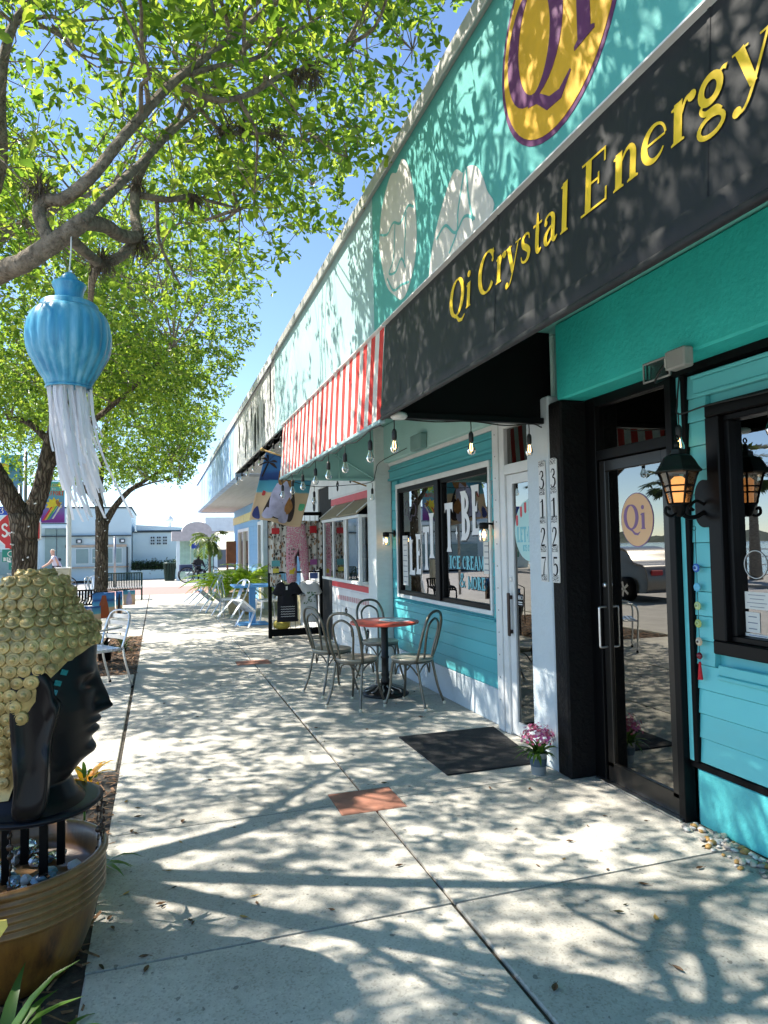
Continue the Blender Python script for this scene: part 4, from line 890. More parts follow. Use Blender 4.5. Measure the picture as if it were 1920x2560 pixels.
m = MB(); m.tube([(2.715, 2.985, 1.575), (2.714, 2.985, .88)], .0016, 5); m.build('cord', CABLE, ch)
def disc(z, cols, r0=.021):
    d0 = None
    for k, (q, c) in enumerate(cols):
        m = MB(); m.lathe([(q*r0*.9, 0), (q*r0, .002), (q*r0, .006), (q*r0*.8, .008), (.0005, .0085)], 20); m.v = [(2.716-.0055*k-p[2], 2.985+p[0], z+p[1]) for p in m.v]
        o = m.build('disc' if k == 0 else 'ring', mat_('charm_%d%d%d' % tuple(int(v*99) for v in c), c), ch if k == 0 else d0, smooth=True, angle=50)
        if k == 0: d0 = o
disc(1.368, [(1.1, (.01, .10, .45)), (.68, (.35, .55, .75)), (.4, (.01, .07, .30))]); disc(1.266, [(1.08, (.10, .42, .60))]); disc(1.168, [(1.05, (.45, .55, .22)), (.6, (.55, .62, .35)), (.25, (.2, .3, .1))]); disc(1.075, [(1.05, (.45, .52, .14)), (.6, (.5, .58, .25)), (.25, (.25, .32, .1))]); disc(.98, [(1.08, (.55, .42, .28)), (.7, (.65, .58, .45)), (.3, (.08, .05, .04))])
m = MB(); m.sphere((2.712, 2.985, .905), (.014, .016, .019)); m.build('bead', mat('dark_red_bead', (.18, .01, .02), .2, var=.1), ch, smooth=True)
m = MB(); m.lathe([(.004, .875), (.008, .865), (.007, .855), (.012, .80), (.014, .782), (.001, .782)], 12, (2.712, 2.985, 0)); m.build('tassel', mat('red_tassel', (.55, .01, .02), .8, var=.2, vs=60, stretch=(8, 8, 1)), ch, smooth=True)
m = MB(); m.tube([(2.713, 2.99+.012*math.cos(a), 1.578+.012*math.sin(a)) for a in np.linspace(0, 6.28, 16)[:-1]], .0016, 5, closed=True); m.build('hook_ring', BLACKM, ch)
m = MB(); m.lathe([(.02, 0), (.05, .01), (.055, .03), (.04, .045)], 14); m.v = [(1.43+p[0], 4.04+p[1], 2.345-.0-p[2]) for p in m.v]; m.build('puck_light', mat('lamp_white', (.7, .7, .68), .3), label='small round light under the awning corner', cat='lamp', smooth=True)
# ------------------------------------------------------------------ shell border along the turquoise wall
SH = [mat('shell_cream', (.55, .47, .36), .5, var=.25, vs=60), mat('shell_ochre', (.45, .26, .08), .5, var=.25, vs=60), mat('shell_grey', (.28, .26, .24), .6, var=.3, vs=60), mat('shell_white', (.66, .63, .58), .5, var=.15, vs=60)]
rg = random.Random(21); protos = []
for k in range(4):
    m = MB(); n, kk = 8, 5; rr = random.Random(k)
    m.sphere((0, 0, .009), (.022, .016, .010), n, kk); m.v = [(x*(1+.25*rr.uniform(-1, 1)), y*(1+.25*rr.uniform(-1, 1)), max(0, z*(1+.2*rr.uniform(-1, 1)))) for x, y, z in m.v]
    protos.append(m.build('shell', SH[k], label=['cream', 'ochre', 'grey', 'white'][k]+' shell or pebble along foot of turquoise wall', cat='shell', group='shells at the foot of the turquoise wall', smooth=True, org=(0, 0, 0)))
for k in range(150):
    o = protos[k] if k < 4 else protos[rg.randrange(4)].copy()
    if k >= 4: COL.objects.link(o)
    y = 3.06-rg.random()*1.15; x = 2.725-.015-abs(rg.gauss(0, .055))*(1.2 if y < 2.9 else .8)
    o.location = (x, y, rg.choice((0, 0, 0, .012)) if x > 2.66 else 0); o.rotation_euler = (rg.uniform(-.3, .3), rg.uniform(-.3, .3), rg.uniform(0, 6)); q = rg.uniform(.5, 1.15); o.scale = (q, q, q)
# ------------------------------------------------------------------ pet boutique
XP_ = 2.64
shopC = empty('pet_shop', (3.1, 10, 0), label='white pet shop with red trim and tan roofed bay window', cat='building')
SPOT = None
def spotted():
    m, N, L, B = nt('white_spotted_parapet'); p = posnode(N, L, (1, 1, .28))
    v = N.new('ShaderNodeTexVoronoi'); v.inputs['Scale'].default_value = 2.3; L.new(p, v.inputs['Vector'])
    n_ = noise(N, L, posnode(N, L, (1, 1, .3)), 9, 3)
    a = N.new('ShaderNodeMath'); a.operation = 'MULTIPLY_ADD'; L.new(n_, a.inputs[0]); a.inputs[1].default_value = -.25; L.new(v.outputs['Distance'], a.inputs[2])
    f = ramp(N, L, a.outputs[0], [(-.0, (1, 1, 1)), (.03, (1, 1, 1))])
    c = mixc(N, L, (.012, .012, .012), ramp(N, L, n_, [(.3, (.46, .47, .46)), (.6, (.62, .63, .63))]), f); L.new(c, B.inputs['Base Color']); B.inputs['Roughness'].default_value = .6
    bumpn(N, L, noise(N, L, posnode(N, L, (1, 6, .4)), 6, 4), .5, .02, B); return m
MB().box(1.4, 1.56, 8.604, 13.35, 2.935, 3.897).build('parapet', spotted(), shopC)
MB().box(1.372, 1.60, 8.622, 27.4, 3.90, 3.957, .006).box(1.36, 1.3715, 8.622, 27.4, 3.85, 3.965, .003).build('roof_cap', mat('white_roof_cap', (.6, .62, .64), .5), shopC)
rr = random.Random(14); parc = [o for o in COL.objects if o.parent == shopC and o.name.startswith('parapet')][0]
for y, z, w_, h in ((8.95, 3.62, .10, .40), (9.55, 3.35, .09, .34), (9.75, 3.22, .06, .26), (10.15, 3.30, .12, .44), (10.45, 3.28, .16, .50), (10.9, 3.62, .10, .30), (11.5, 3.42, .12, .36), (11.7, 3.15, .10, .30), (12.6, 3.5, .14, .40), (12.9, 3.1, .08, .22), (9.2, 3.1, .05, .16)):
    pts = [(w_*(.5+.35*rr.random())*math.cos(a), h*(.5+.3*rr.random())*math.sin(a)) for a in np.linspace(0, 6.283, 12)[:-1]]; q = cr([*pts, pts[0]], 4)[:-1]
    MB().prism([(y+p[0], z+p[1]) for p in q], (1.3995, 0, 0), (0, 1, 0), (0, 0, 1), (-.001, 0, 0)).build('black_spot', BLACKP, parc)
BEAD = mat('soffit_boards', (.42, .42, .40), .6, var=.06, bump=.1)
for k in range(12): MB().box(1.421+k*.135, 1.421+k*.135+.131, 8.30, 13.4, 2.935, 2.96, .004).build('soffit_board', BEAD, shopC)
w = MB(); w.box(XP_, XP_+.3, 8.33, 10.45, 0, 1.0).box(XP_, XP_+.3, 8.33, 10.45, 2.13, 2.93).box(XP_, XP_+.3, 10.45, 10.78, 0, 2.93).box(XP_, XP_+.3, 10.78, 11.75, 2.5, 2.93).box(XP_, XP_+.3, 11.75, 13.35, 0, 2.93)
w.build('wall', WHITE, shopC)
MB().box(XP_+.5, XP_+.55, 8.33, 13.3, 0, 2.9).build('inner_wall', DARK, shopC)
for k in range(7): MB().box(XP_-.012, XP_-.001, 8.33, 10.75, .01+k*.122, .01+k*.122+.119, .003).build('plank', WHITE, shopC)
MB().box(XP_-.02, XP_-.0005, 8.33, 10.72, .888, .965, .003).build('red_lower_band', RED, shopC)
MB().box(XP_-.02, XP_-.0005, 8.33, 10.72, 2.145, 2.245, .003).build('red_upper_band', RED, shopC)
sg = MB().box(XP_-.014, XP_-.0005, 8.40, 10.9, 2.27, 2.90, .003).build('sign_board', WHITE, shopC)
def paw(x, y, z, s, parent, m=BLACKP):
    b = MB()
    for dy, dz, ry, rz in ((0, -.02, .42, .36), (-.45, .42, .16, .24), (-.16, .62, .17, .26), (.16, .62, .17, .26), (.45, .42, .16, .24)):
        b.prism([((dy+ry*math.cos(a))*s, (dz+rz*math.sin(a))*s) for a in np.linspace(0, 6.2832, 13)[:-1]], (x, y, z), (0, 1, 0), (0, 0, 1), (-.002, 0, 0))
    return b.build('paw_print', m, parent)
for y, z, s in ((10.3, 2.40, .13), (9.55, 2.46, .13), (10.6, 2.62, .1)): paw(XP_-.0145, y, z, s, sg)
paw(XP_-.003, 12.05, 2.22, .24, shopC)
for y, z, s in ((9.9, .52, .11), (9.3, .46, .10), (9.6, .25, .11), (8.8, .33, .10)): paw(XP_-.0125, y, z, s, shopC)
for z in (2.05, 1.62, 1.48, 1.38): paw(XP_-.003, 8.42, z, .06, shopC)
INKR = mat('faded_red_print', (.55, .30, .30), .6)
m = MB()
rr = random.Random(5); y = 10.4
while y > 8.6:
    wd = rr.uniform(.03, .10); m.box(XP_-.0135, XP_-.0125, y-wd, y, .70+(10.4-y)*.012, .77+(10.4-y)*.012); y -= wd+.025
m.build('faded_lettering', INKR, shopC)
m = MB()
for k in range(7): m.box(XP_-.016, XP_-.0145, 8.9-.07*k, 8.94-.07*k, 2.46, 2.56 if k % 2 else 2.53)
for k in range(5): m.box(XP_-.016, XP_-.0145, 8.9-.09*k, 8.96-.09*k, 2.39, 2.425)
m.build('small_lettering', BLACKP, shopC)
bay = empty('bay_window', (2.45, 9.3, 1.5), shopC)
f = MB(); x0, y0, y1 = 2.40, 8.36, 10.36
for y in (y0, 9.0, 9.02+.06, 9.72, y1-.04): f.box(x0, x0+.04, y, y+.045, 1.06, 1.87, .003)
f.box(x0-.01, XP_, y0-.01, y1+.05, 1.02, 1.06, .004).box(x0-.01, XP_-.001, y0-.01, y1+.05, 1.87, 1.91, .004).box(XP_-.05, XP_-.001, y0, y0+.03, 1.06, 1.87)
f.build('frame', WHITE, bay)
for a, b in ((y0+.045, 9.0), (9.125, 9.72), (9.765, y1-.04)): MB().box(x0+.018, x0+.022, a, b, 1.06, 1.87).build('pane', GLASSW, bay)
MB().box(x0+.04, XP_-.05, y0+.012, y0+.016, 1.06, 1.87).build('pane', GLASSW, bay)
TAN = mat('tan_roof_sheet', (.27, .225, .14), .7, var=.1)
for a, b in ((y0-.02, 9.33), (9.36, y1+.06)):
    MB().prism([(x0-.03, 1.912), (x0-.03, 1.93), (XP_-.021, 2.138), (XP_-.021, 2.115)], (0, a, 0), (1, 0, 0), (0, 0, 1), (0, b-a, 0)).build('roof_panel', TAN, bay)
for y in (y0-.03, 9.332, y1+.06): MB().prism([(x0-.035, 1.93), (x0-.035, 1.945), (XP_-.022, 2.155), (XP_-.022, 2.139)], (0, y, 0), (1, 0, 0), (0, 0, 1), (0, .028, 0)).build('roof_batten', WHITE, bay)
# goods in the bay
rr = random.Random(9); cols = [(.6, .15, .25), (.55, .35, .4), (.62, .5, .05), (.2, .3, .45), (.5, .5, .5), (.55, .2, .1), (.7, .65, .6), (.05, .08, .15)]
for k in range(14):
    yy = 8.5+k*.135; c = cols[rr.randrange(8)]; zz = rr.choice((1.06, 1.06, 1.35, 1.55)); h = rr.uniform(.12, .26)
    if zz > 1.2: MB().box(2.50, 2.58, yy-.06, yy+.06, zz-.012, zz).build('shelf', WHITE, bay)
    b = MB(); b.box(2.505, 2.57, yy-.045, yy+.045, zz, zz+h*.8, .01); b.lathe([(.02, h*.8), (.022, h*.85), (.012, h), (.001, h)], 10, (2.537, yy, zz)); b.build('packet', mat_('goods_%d' % (rr.randrange(8)), c), bay)
MB().box(2.425, 2.428, 8.72, 8.86, 1.53, 1.72).build('yellow_notice', mat('yellow_paper', (.7, .6, .05), .7), bay)
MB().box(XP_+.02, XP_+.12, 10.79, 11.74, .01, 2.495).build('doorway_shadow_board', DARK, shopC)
# ------------------------------------------------------------------ black clothes rack with goods hung on it
RY = 11.6
rk = empty('clothes_rack', (2.28, RY, 0), label='tall black display frame with clothes across the walk', cat='rack')
for q in ((1.742, 1.80), (2.62, 2.80)): MB().box(*q, RY-.02, RY+.03, .0, 2.04, .004).build('upright', BLACKP, rk)
for q in ((1.80, 2.62, RY-.018, RY+.028, .03, .145, .004), (1.742, 2.80, RY-.02, RY+.03, 2.042, 2.10, .004), (1.80, 2.62, RY, RY+.02, 1.07, 1.10, .003)): MB().box(*q).build('rail', BLACKP, rk)
m = MB()
for k in range(9): m.tube([(1.84+k*.09, RY+.03, .145), (1.84+k*.09, RY+.03, 2.04)], .004, 5)
m.build('grid_wire', BLACKM, rk)
def patterned(name, sc, stops, stretch=(1, 1, 1)):
    m, N, L, B = nt(name); p = posnode(N, L, stretch); v = N.new('ShaderNodeTexVoronoi'); v.inputs['Scale'].default_value = sc; L.new(p, v.inputs['Vector'])
    c = ramp(N, L, v.outputs['Color'], stops, 'CONSTANT'); e = N.new('ShaderNodeTexVoronoi'); e.feature = 'DISTANCE_TO_EDGE'; e.inputs['Scale'].default_value = sc; L.new(p, e.inputs['Vector'])
    c = mixc(N, L, c, (.62, .60, .55), ramp(N, L, e.outputs['Distance'], [(.06, (1, 1, 1)), (.10, (0, 0, 0))])); L.new(c, B.inputs['Base Color']); B.inputs['Roughness'].default_value = .85; return m
def cloth(pts_fn, nu, nv, mat_o, name, label, cat, group=None, thick=.004):
    m = MB(); m.grid(pts_fn, nu, nv); o = m.build(name, mat_o, label=label, cat=cat, group=group, smooth=True)
    sm = o.modifiers.new('thickness', 'SOLIDIFY'); sm.thickness = thick; sm.offset = 0; return o
DOGP = patterned('dog_print_fabric', 27, [(0, (.62, .6, .56)), (.3, (.03, .025, .02)), (.42, (.30, .17, .08)), (.55, (.65, .62, .58)), (.75, (.05, .04, .035)), (.86, (.40, .34, .28))], (1, 1, .6))
cloth(lambda u, v: (1.75+u*.38, RY-.05+.02*math.sin(u*22+v), 1.93-v*(.84+.02*math.sin(u*9))), 30, 14, DOGP, 'printed_blanket', 'dog print blanket hung at left of black rack', 'blanket', 'printed blankets on the rack')
cloth(lambda u, v: (2.28+u*.40, RY-.045+.018*math.sin(u*25+v), 1.95-v*(.80+.05*math.sin(u*3.1))), 30, 14, DOGP, 'printed_blanket', 'dog print blanket hung at right of black rack', 'blanket', 'printed blankets on the rack')
cloth(lambda u, v: (1.77+u*.18, RY-.045+.01*math.sin(u*12), 1.06-v*.20), 10, 6, DOGP, 'printed_scarf', 'small dog print cloth just above the black shirt', 'cloth')
PINK = patterned('pink_print_fabric', 40, [(0, (.62, .16, .28)), (.8, (.72, .4, .46)), (.92, (.62, .14, .26))])
def flat(outline, y, m, name, label, cat, d=.02, puff=.02, **kw):
    """a garment: outline in x/z with a softly bulged front"""
    q = outline; n = len(q); cx = sum(p[0] for p in q)/n; cz = sum(p[1] for p in q)/n
    mb = MB(); rings = []
    for k, (t, dy) in enumerate(((1, 0), (.93, -.6), (.7, -.9), (.4, -1.0))):
        mb.add([(cx+(p[0]-cx)*t, y+puff*dy+.006*math.sin(p[0]*60+k), cz+(p[1]-cz)*t) for p in q], [])
    mb.add([(p[0], y+d, p[1]) for p in q], [])
    f = [(k*n+i, k*n+(i+1) % n, (k+1)*n+(i+1) % n, (k+1)*n+i) for k in range(3) for i in range(n)]+[tuple(3*n+i for i in range(n)), tuple(4*n+i for i in range(n))[::-1]]+[(4*n+i, 4*n+(i+1) % n, (i+1) % n, i) for i in range(n)]
    mb.f = f; mb.m = [0]*len(f)
    return mb.build(name, m, label=label, cat=cat, smooth=True, **kw)
pants = flat([(2.05, 1.90), (2.35, 1.90), (2.40, 1.5), (2.42, .96), (2.33, .94), (2.27, 1.35), (2.21, 1.40), (2.20, .93), (2.04, .90), (2.03, 1.3), (2.04, 1.6)], RY-.10, PINK, 'pink_pyjamas', 'pink printed pyjama trousers hung in middle of rack', 'trousers')
m = MB()
for k, (n_, zz) in enumerate(((5, 1.47), (6, 1.40), (5, 1.33))):
    for j in range(n_): m.box(2.07+j*.024, 2.07+j*.024+.014, RY-.123, RY-.121, zz-.018, zz+.018*(1 if j % 2 else .5))
m.build('black_print', BLACKP, pants)
m = MB()
for x, z, s in ((2.12, 1.22, .035),): m.prism([(s*(1 if j % 2 else .55)*math.cos(j*.628), s*(1 if j % 2 else .55)*math.sin(j*.628)) for j in range(10)], (x, RY-.122, z), (1, 0, 0), (0, 0, 1), (0, -.002, 0))
m.build('red_patch', RED, pants); m = MB(); m.box(2.08, 2.16, RY-.124, RY-.122, 1.06, 1.13, .0005).box(2.14, 2.18, RY-.124, RY-.122, 1.11, 1.16); m.build('yellow_patch', mat('yellow_patch', (.68, .5, .03), .7), pants)
for x, z, w_, h, c_ in ((1.86, 1.78, .13, .10, (.55, .02, .03)), (2.50, 1.80, .12, .12, (.55, .02, .03)), (1.86, 1.24, .14, .10, (.10, .35, .38)), (1.86, 1.12, .10, .07, (.62, .55, .08)), (2.50, 1.25, .12, .09, (.35, .10, .30)), (2.50, 1.02, .14, .10, (.08, .14, .35))):
    MB().box(x-w_/2, x+w_/2, RY-.082, RY-.078, z-h/2, z+h/2, .0008).box(x-.004, x+.004, RY-.081, RY-.079, z+h/2, z+h/2+.05).build('fabric_swatch', mat_('swatch_%d%d' % (int(c_[0]*100), int(c_[2]*100)), c_), rk)
def tee(x0, x1, zt, zb, m, label, y):
    w = x1-x0; c = (x0+x1)/2
    q = [(c-w*.16, zt), (c-w*.34, zt-.03), (c-w*.52, zt-.19), (c-w*.38, zt-.23), (c-w*.33, zt-.16), (c-w*.35, zb+.1), (c-w*.36, zb), (c+w*.36, zb), (c+w*.35, zb+.1), (c+w*.33, zt-.16), (c+w*.38, zt-.23), (c+w*.52, zt-.19), (c+w*.34, zt-.03), (c+w*.16, zt), (c+w*.08, zt-.045), (c-w*.08, zt-.045)]
    return flat(q, y, m, 't_shirt', label, 'shirt', group='t-shirts on the black rack')
NAVY = mat('black_jersey', (.008, .009, .014), .9, var=.3, vs=12); WJ = mat('white_jersey', (.66, .67, .66), .9, var=.06)
t1 = tee(1.80, 2.29, .935, .27, NAVY, 'black printed t-shirt hung low on black rack', RY-.10); t2 = tee(2.20, 2.64, .925, .24, WJ, 'white t-shirt beside the black one on rack', RY-.075)
for o_ in (t1, t2):
    x_ = 2.045 if o_ is t1 else 2.42; m = MB(); m.tube(cr([(x_-.17, RY-.085, .90), (x_, RY-.09, .955), (x_+.17, RY-.085, .90)], 4), .006, 6); m.tube([(x_, RY-.09, .955), (x_, RY-.04, 1.02), (x_, RY-.0, 1.085)], .004, 6); m.build('hanger', BLACKM, o_)
MB().box(2.015, 2.045, RY-.128, RY-.125, .80, .86).build('paper_tag', WHITE, t1)
m = MB(); 
for k in range(5):
    for j in range(9): m.prism([(0, 0), (.012, .012), (.024, 0), (.024, -.007), (.012, .005), (0, -.007)], (1.93+j*.026, RY-.124, .52-k*.04), (1, 0, 0), (0, 0, 1), (0, -.002, 0))
m.build('wave_print', WHITE, t1)
m = MB(); rr = random.Random(2)
for k in range(26): x, z = rr.uniform(2.31, 2.50), rr.uniform(.55, .74); m.box(x, x+.022, RY-.102, RY-.099, z, z+.014)
m.build('chest_print', mat('green_print', (.08, .18, .06), .8, var=.6, vs=50), t2)
m = MB(); m.lathe([(.10, .145), (.14, .17), (.15, .24), (.12, .27), (.001, .275)], 16, (1.98, RY+.08, 0)); m.build('yellow_basket', mat('olive_yellow', (.42, .34, .05), .6, var=.2), label='rounded yellow basket below the black shirt', cat='basket', smooth=True)
# ------------------------------------------------------------------ beach dog flag on a pole
def flagprint(name, stops, axis=2, lo=0, hi=1):
    m, N, L, B = nt(name); p = posnode(N, L, (1, 1, 1), True); sx = N.new('ShaderNodeSeparateXYZ'); L.new(p, sx.inputs[0])
    mr = N.new('ShaderNodeMapRange'); mr.inputs[1].default_value = lo; mr.inputs[2].default_value = hi; L.new(sx.outputs[axis], mr.inputs[0])
    nn = noise(N, L, p, 6, 4); ad = N.new('ShaderNodeMath'); ad.operation = 'MULTIPLY_ADD'; L.new(nn, ad.inputs[0]); ad.inputs[1].default_value = .06; L.new(mr.outputs[0], ad.inputs[2])
    L.new(ramp(N, L, ad.outputs[0], stops), B.inputs['Base Color']); B.inputs['Roughness'].default_value = .75; return m
BEACH = [(.0, (.62, .42, .26)), (.48, (.62, .44, .28)), (.50, (.10, .36, .46)), (.64, (.06, .28, .42)), (.66, (.015, .035, .16)), (.74, (.03, .08, .26)), (.80, (.05, .18, .45)), (1, (.04, .14, .38))]
FP = flagprint('beach_flag_print', BEACH, 2, 0, .95)
def fl(u, v):  # top edge from (1.27,2.71) to (1.9,2.55) ; hangs swept to lower left
    a = Vector((1.285, 8.62, 2.70))*(1-u)+Vector((1.93, 8.70, 2.52))*u; b = Vector((1.075, 8.60, 1.86))*(1-u)+Vector((1.73, 8.68, 1.77))*u
    p = a*(1-v)+b*v; return (p.x, p.y+.05*math.sin(u*7+v*2)+.02*math.sin(v*9), p.z+.015*math.sin(u*6))
flg = cloth(fl, 30, 30, FP, 'dog_flag', 'large beach flag with a sitting dog below striped awning', 'flag', thick=.003)
def on(u, v, l): p = fl(u, v); return (p[0], p[1]-l, p[2])
def fshape(pts, m, name, l=.006, par=None, n=5):
    q = cr([*pts, pts[0]], n)[:-1]; cx = sum(p[0] for p in q)/len(q); cy = sum(p[1] for p in q)/len(q); k = len(q); mb = MB()
    vs = [on(p[0], p[1], l) for p in q]+[on(cx+(p[0]-cx)*.5, cy+(p[1]-cy)*.5, l) for p in q]+[on(cx, cy, l)]
    mb.add(vs, [(i, (i+1) % k, k+(i+1) % k, k+i) for i in range(k)]+[(k+i, k+(i+1) % k, 2*k) for i in range(k)]); return mb.build(name, m, par, smooth=True)
LIL = mat('lilac_fur_print', (.46, .42, .58), .8, var=.25, vs=9); BRN = mat('brown_fur_print', (.36, .16, .05), .8, var=.4, vs=12); BLK = mat('dark_fur_print', (.035, .02, .02), .8, var=.4); RDP = mat('red_print', (.5, .05, .05), .8); GRP = mat('green_drink_print', (.1, .4, .2), .8); NVP = mat('navy_print', (.03, .04, .16), .8)
fshape([(.30, .55), (.24, .75), (.22, .9), (.40, .94), (.62, .93), (.78, .92), (.80, .75), (.70, .5), (.55, .36), (.40, .40)], BLK, 'dark_fur', .004, flg)
fshape([(.34, .42), (.28, .6), (.30, .8), (.34, .9), (.60, .92), (.68, .8), (.66, .6), (.62, .42), (.50, .34)], LIL, 'lilac_chest', .007, flg)
fshape([(.34, .22), (.36, .40), (.42, .43), (.50, .34), (.58, .42), (.64, .36), (.62, .22), (.48, .16)], BRN, 'brown_head', .009, flg)
fshape([(.26, .80), (.20, .92), (.28, .97), (.40, .93), (.38, .82)], LIL, 'paw', .009, flg); fshape([(.56, .80), (.52, .95), (.62, .98), (.70, .93), (.68, .80)], LIL, 'paw', .009, flg)
fshape([(.62, .56), (.58, .74), (.66, .84), (.74, .70)], BRN, 'brown_patch', .009, flg)
fshape([(.04, .84), (.10, .80), (.18, .97), (.10, .98), (.03, .93)], NVP, 'shell_shape', .008, flg); fshape([(.12, .56), (.17, .57), (.17, .63), (.12, .63)], RDP, 'red_ball', .008, flg); fshape([(.86, .62), (.97, .62), (.96, .72), (.87, .72)], GRP, 'green_drink', .008, flg)
for a in (-2.6, -2.0, -1.2, -.5, .1, 2.9): fshape([(.10+.0, .13), (.10+.10*math.cos(a)+.015, .13+.09*math.sin(a)-.01), (.10+.19*math.cos(a), .15+.16*math.sin(a)+.03), (.10+.09*math.cos(a)-.01, .14+.09*math.sin(a)+.015)], BLK, 'palm_leaf', .008, flg, 4)
fshape([(.09, .13), (.115, .13), (.06, .34), (.03, .34)], BLK, 'palm_trunk', .008, flg, 3)
m = MB(); m.tube([(2.62, 8.75, 2.30), (1.93, 8.70, 2.535), (1.24, 8.62, 2.73)], .010, 8); m.sphere((1.235, 8.62, 2.735), .022); m.build('pole', mat('gold_pole', (.45, .28, .08), .4), flg, smooth=True)
# ------------------------------------------------------------------ blue shop farther on
shopD = empty('blue_shop', (3.2, 20, 0), label='pale blue far shop under the rounded blue canopy', cat='building')
def streaked():
    m, N, L, B = nt('blue_streaked_paint'); p = posnode(N, L, (1, 1.6, .12)); n_ = noise(N, L, p, 3.0, 6, .7)
    L.new(ramp(N, L, n_, [(.36, (.12, .30, .58)), (.5, (.36, .52, .74)), (.62, (.50, .64, .80))]), B.inputs['Base Color']); B.inputs['Roughness'].default_value = .55; return m
cor = [(1.4, 13.354), (1.4, 26.6), (1.43, 27.0), (1.52, 27.3), (1.68, 27.45), (1.9, 27.5), (4.5, 27.5), (4.5, 27.4), (1.95, 27.38), (1.72, 27.33), (1.6, 27.2), (1.55, 27.0), (1.53, 26.6), (1.53, 13.354)]
MB().prism(cor, (0, 0, 2.86), (1, 0, 0), (0, 1, 0), (0, 0, 1.04)).build('canopy_fascia', streaked(), shopD)
MB().prism([(1.53, 13.45), (1.53, 26.6), (1.6, 27.2), (1.95, 27.37), (4.5, 27.38), (4.5, 13.45)], (0, 0, 2.88), (1, 0, 0), (0, 1, 0), (0, 0, .06)).build('soffit', mat('grey_canopy_soffit', (.40, .41, .40), .6, var=.1, vs=3, stretch=(6, .3, 1), bump=.3), shopD)
w = MB(); w.box(2.78, 4.5, 13.4, 18.6, 0, 2.88).box(2.78, 4.5, 18.6, 20.2, 0, .9).box(2.78, 4.5, 18.6, 20.2, 2.2, 2.88).box(2.78, 4.5, 20.2, 22.4, 0, 2.88).box(2.78, 4.5, 22.4, 25.4, 2.1, 2.88).box(2.78, 4.5, 25.4, 27, 0, 2.88).box(3.3, 4.5, 18.6, 25.4, 0, 2.88); w.build('wall', BLUEW, shopD)
for k in range(16): MB().box(2.765, 2.779, 20.2, 22.4, .62+k*.14, .62+k*.14+.135, .004).build('plank', BLUEW, shopD)
MB().box(2.74, 2.779, 18.5, 27, 2.36, 2.62, .004).build('yellow_sign_band', mat('cream_yellow_paint', (.62, .54, .22), .6), shopD)
MB().box(2.755, 2.779, 13.4, 20.2, 0, .72).build('yellow_base', mat('cream_base_paint', (.60, .52, .30), .6), shopD)
MB().box(2.45, 2.75, 17.1, 17.5, 0, 2.88, .01).build('white_pillar', WHITE, shopD)
wd = empty('window', (2.78, 19.4, 1.5), shopD); f = MB()
for a, b, c, d in ((18.55, 18.65, .85, 2.25), (20.15, 20.25, .85, 2.25), (18.65, 20.15, .85, .95), (18.65, 20.15, 2.15, 2.25)): f.box(2.745, 2.80, a, b, c, d)
f.build('frame', WHITE, wd); MB().box(2.80, 2.81, 18.65, 20.15, .95, 2.15).build('pane', GLASSD, wd)
dd = empty('door', (2.78, 23.9, 1), shopD); f = MB()
for a, b, c, d in ((22.35, 22.5, 0, 2.15), (25.3, 25.45, 0, 2.15), (22.5, 25.3, 2.05, 2.15), (23.85, 23.95, 0, 2.05)): f.box(2.745, 2.80, a, b, c, d)
f.build('frame', WHITE, dd); MB().box(2.80, 2.81, 22.5, 25.3, 0, 2.05).build('pane', GLASSD, dd)
MB().box(2.35, 2.70, 25.6, 25.75, .95, 1.75, .01).box(2.36, 2.42, 25.64, 25.70, 0, .95).box(2.63, 2.69, 25.64, 25.70, 0, .95).build('notice_cabinet', mat('brown_wood_cabinet', (.16, .07, .03), .6, var=.2), label='brown wooden notice cabinet beyond the blue shop door', cat='cabinet')
# blue table and leaning white metal chairs
bt = empty('blue_table', (1.78, 13.9, 0), label='blue outdoor table with square column on flat base', cat='table'); BT = mat('blue_table_paint', (.07, .26, .55), .45, var=.06)
MB().box(1.38, 2.20, 13.5, 14.3, .74, .78, .01).build('top', BT, bt); MB().box(1.71, 1.83, 13.84, 13.96, .03, .74, .006).build('column', BT, bt); MB().box(1.48, 2.06, 13.62, 14.18, .0, .03, .008).build('base', BT, bt)
WM = mat('white_powder_coat', (.50, .54, .58), .35, .4, var=.08)
def tolix(label):
    t = empty('white_metal_chair', (0, 0, 0), label=label, cat='chair', group='white metal chairs leaning at the far tables')
    m = MB(); m.grid(lambda u, v: (-.18+.36*u, -.18+.36*v, .44-.012*math.sin(u*math.pi)*math.sin(v*math.pi)), 6, 6); m.box(-.18, .18, -.185, -.18, .40, .442).box(-.18, .18, .18, .185, .40, .442).box(-.185, -.18, -.18, .18, .40, .442).box(.18, .185, -.18, .18, .40, .442); m.build('seat', WM, t, smooth=True, angle=40)
    for sx in (-1, 1):
        for sy in (-1, 1):
            l = MB(); l.prism([(-.022, 0), (.022, 0), (.03, .42), (-.03, .42)], (sx*.215, sy*.225, 0), (1, 0, 0), (-sx*.12, -sy*.13, 1), (0, .012*sy, 0)); l.build('leg', WM, t)
    b = MB(); b.tube(cr([(-.18, -.18, .43), (-.20, -.22, .6), (-.17, -.25, .78), (0, -.26, .85), (.17, -.25, .78), (.20, -.22, .6), (.18, -.18, .43)], 5), .012, 8); b.build('back_frame', WM, t, smooth=True)
    b = MB(); b.grid(lambda u, v: (-.055+.11*u, -.185-.075*v, .43+.41*v), 3, 6); b.build('back_splat', WM, t, smooth=True); return t
w0 = tolix('white metal chair tipped against the blue table')
def place(o, x, y, z, rx, ry, rz): o.location = (x, y, z); o.rotation_euler = (rx, ry, rz)
place(w0, 1.33, 13.42, .07, R(-38), 0, R(-60))
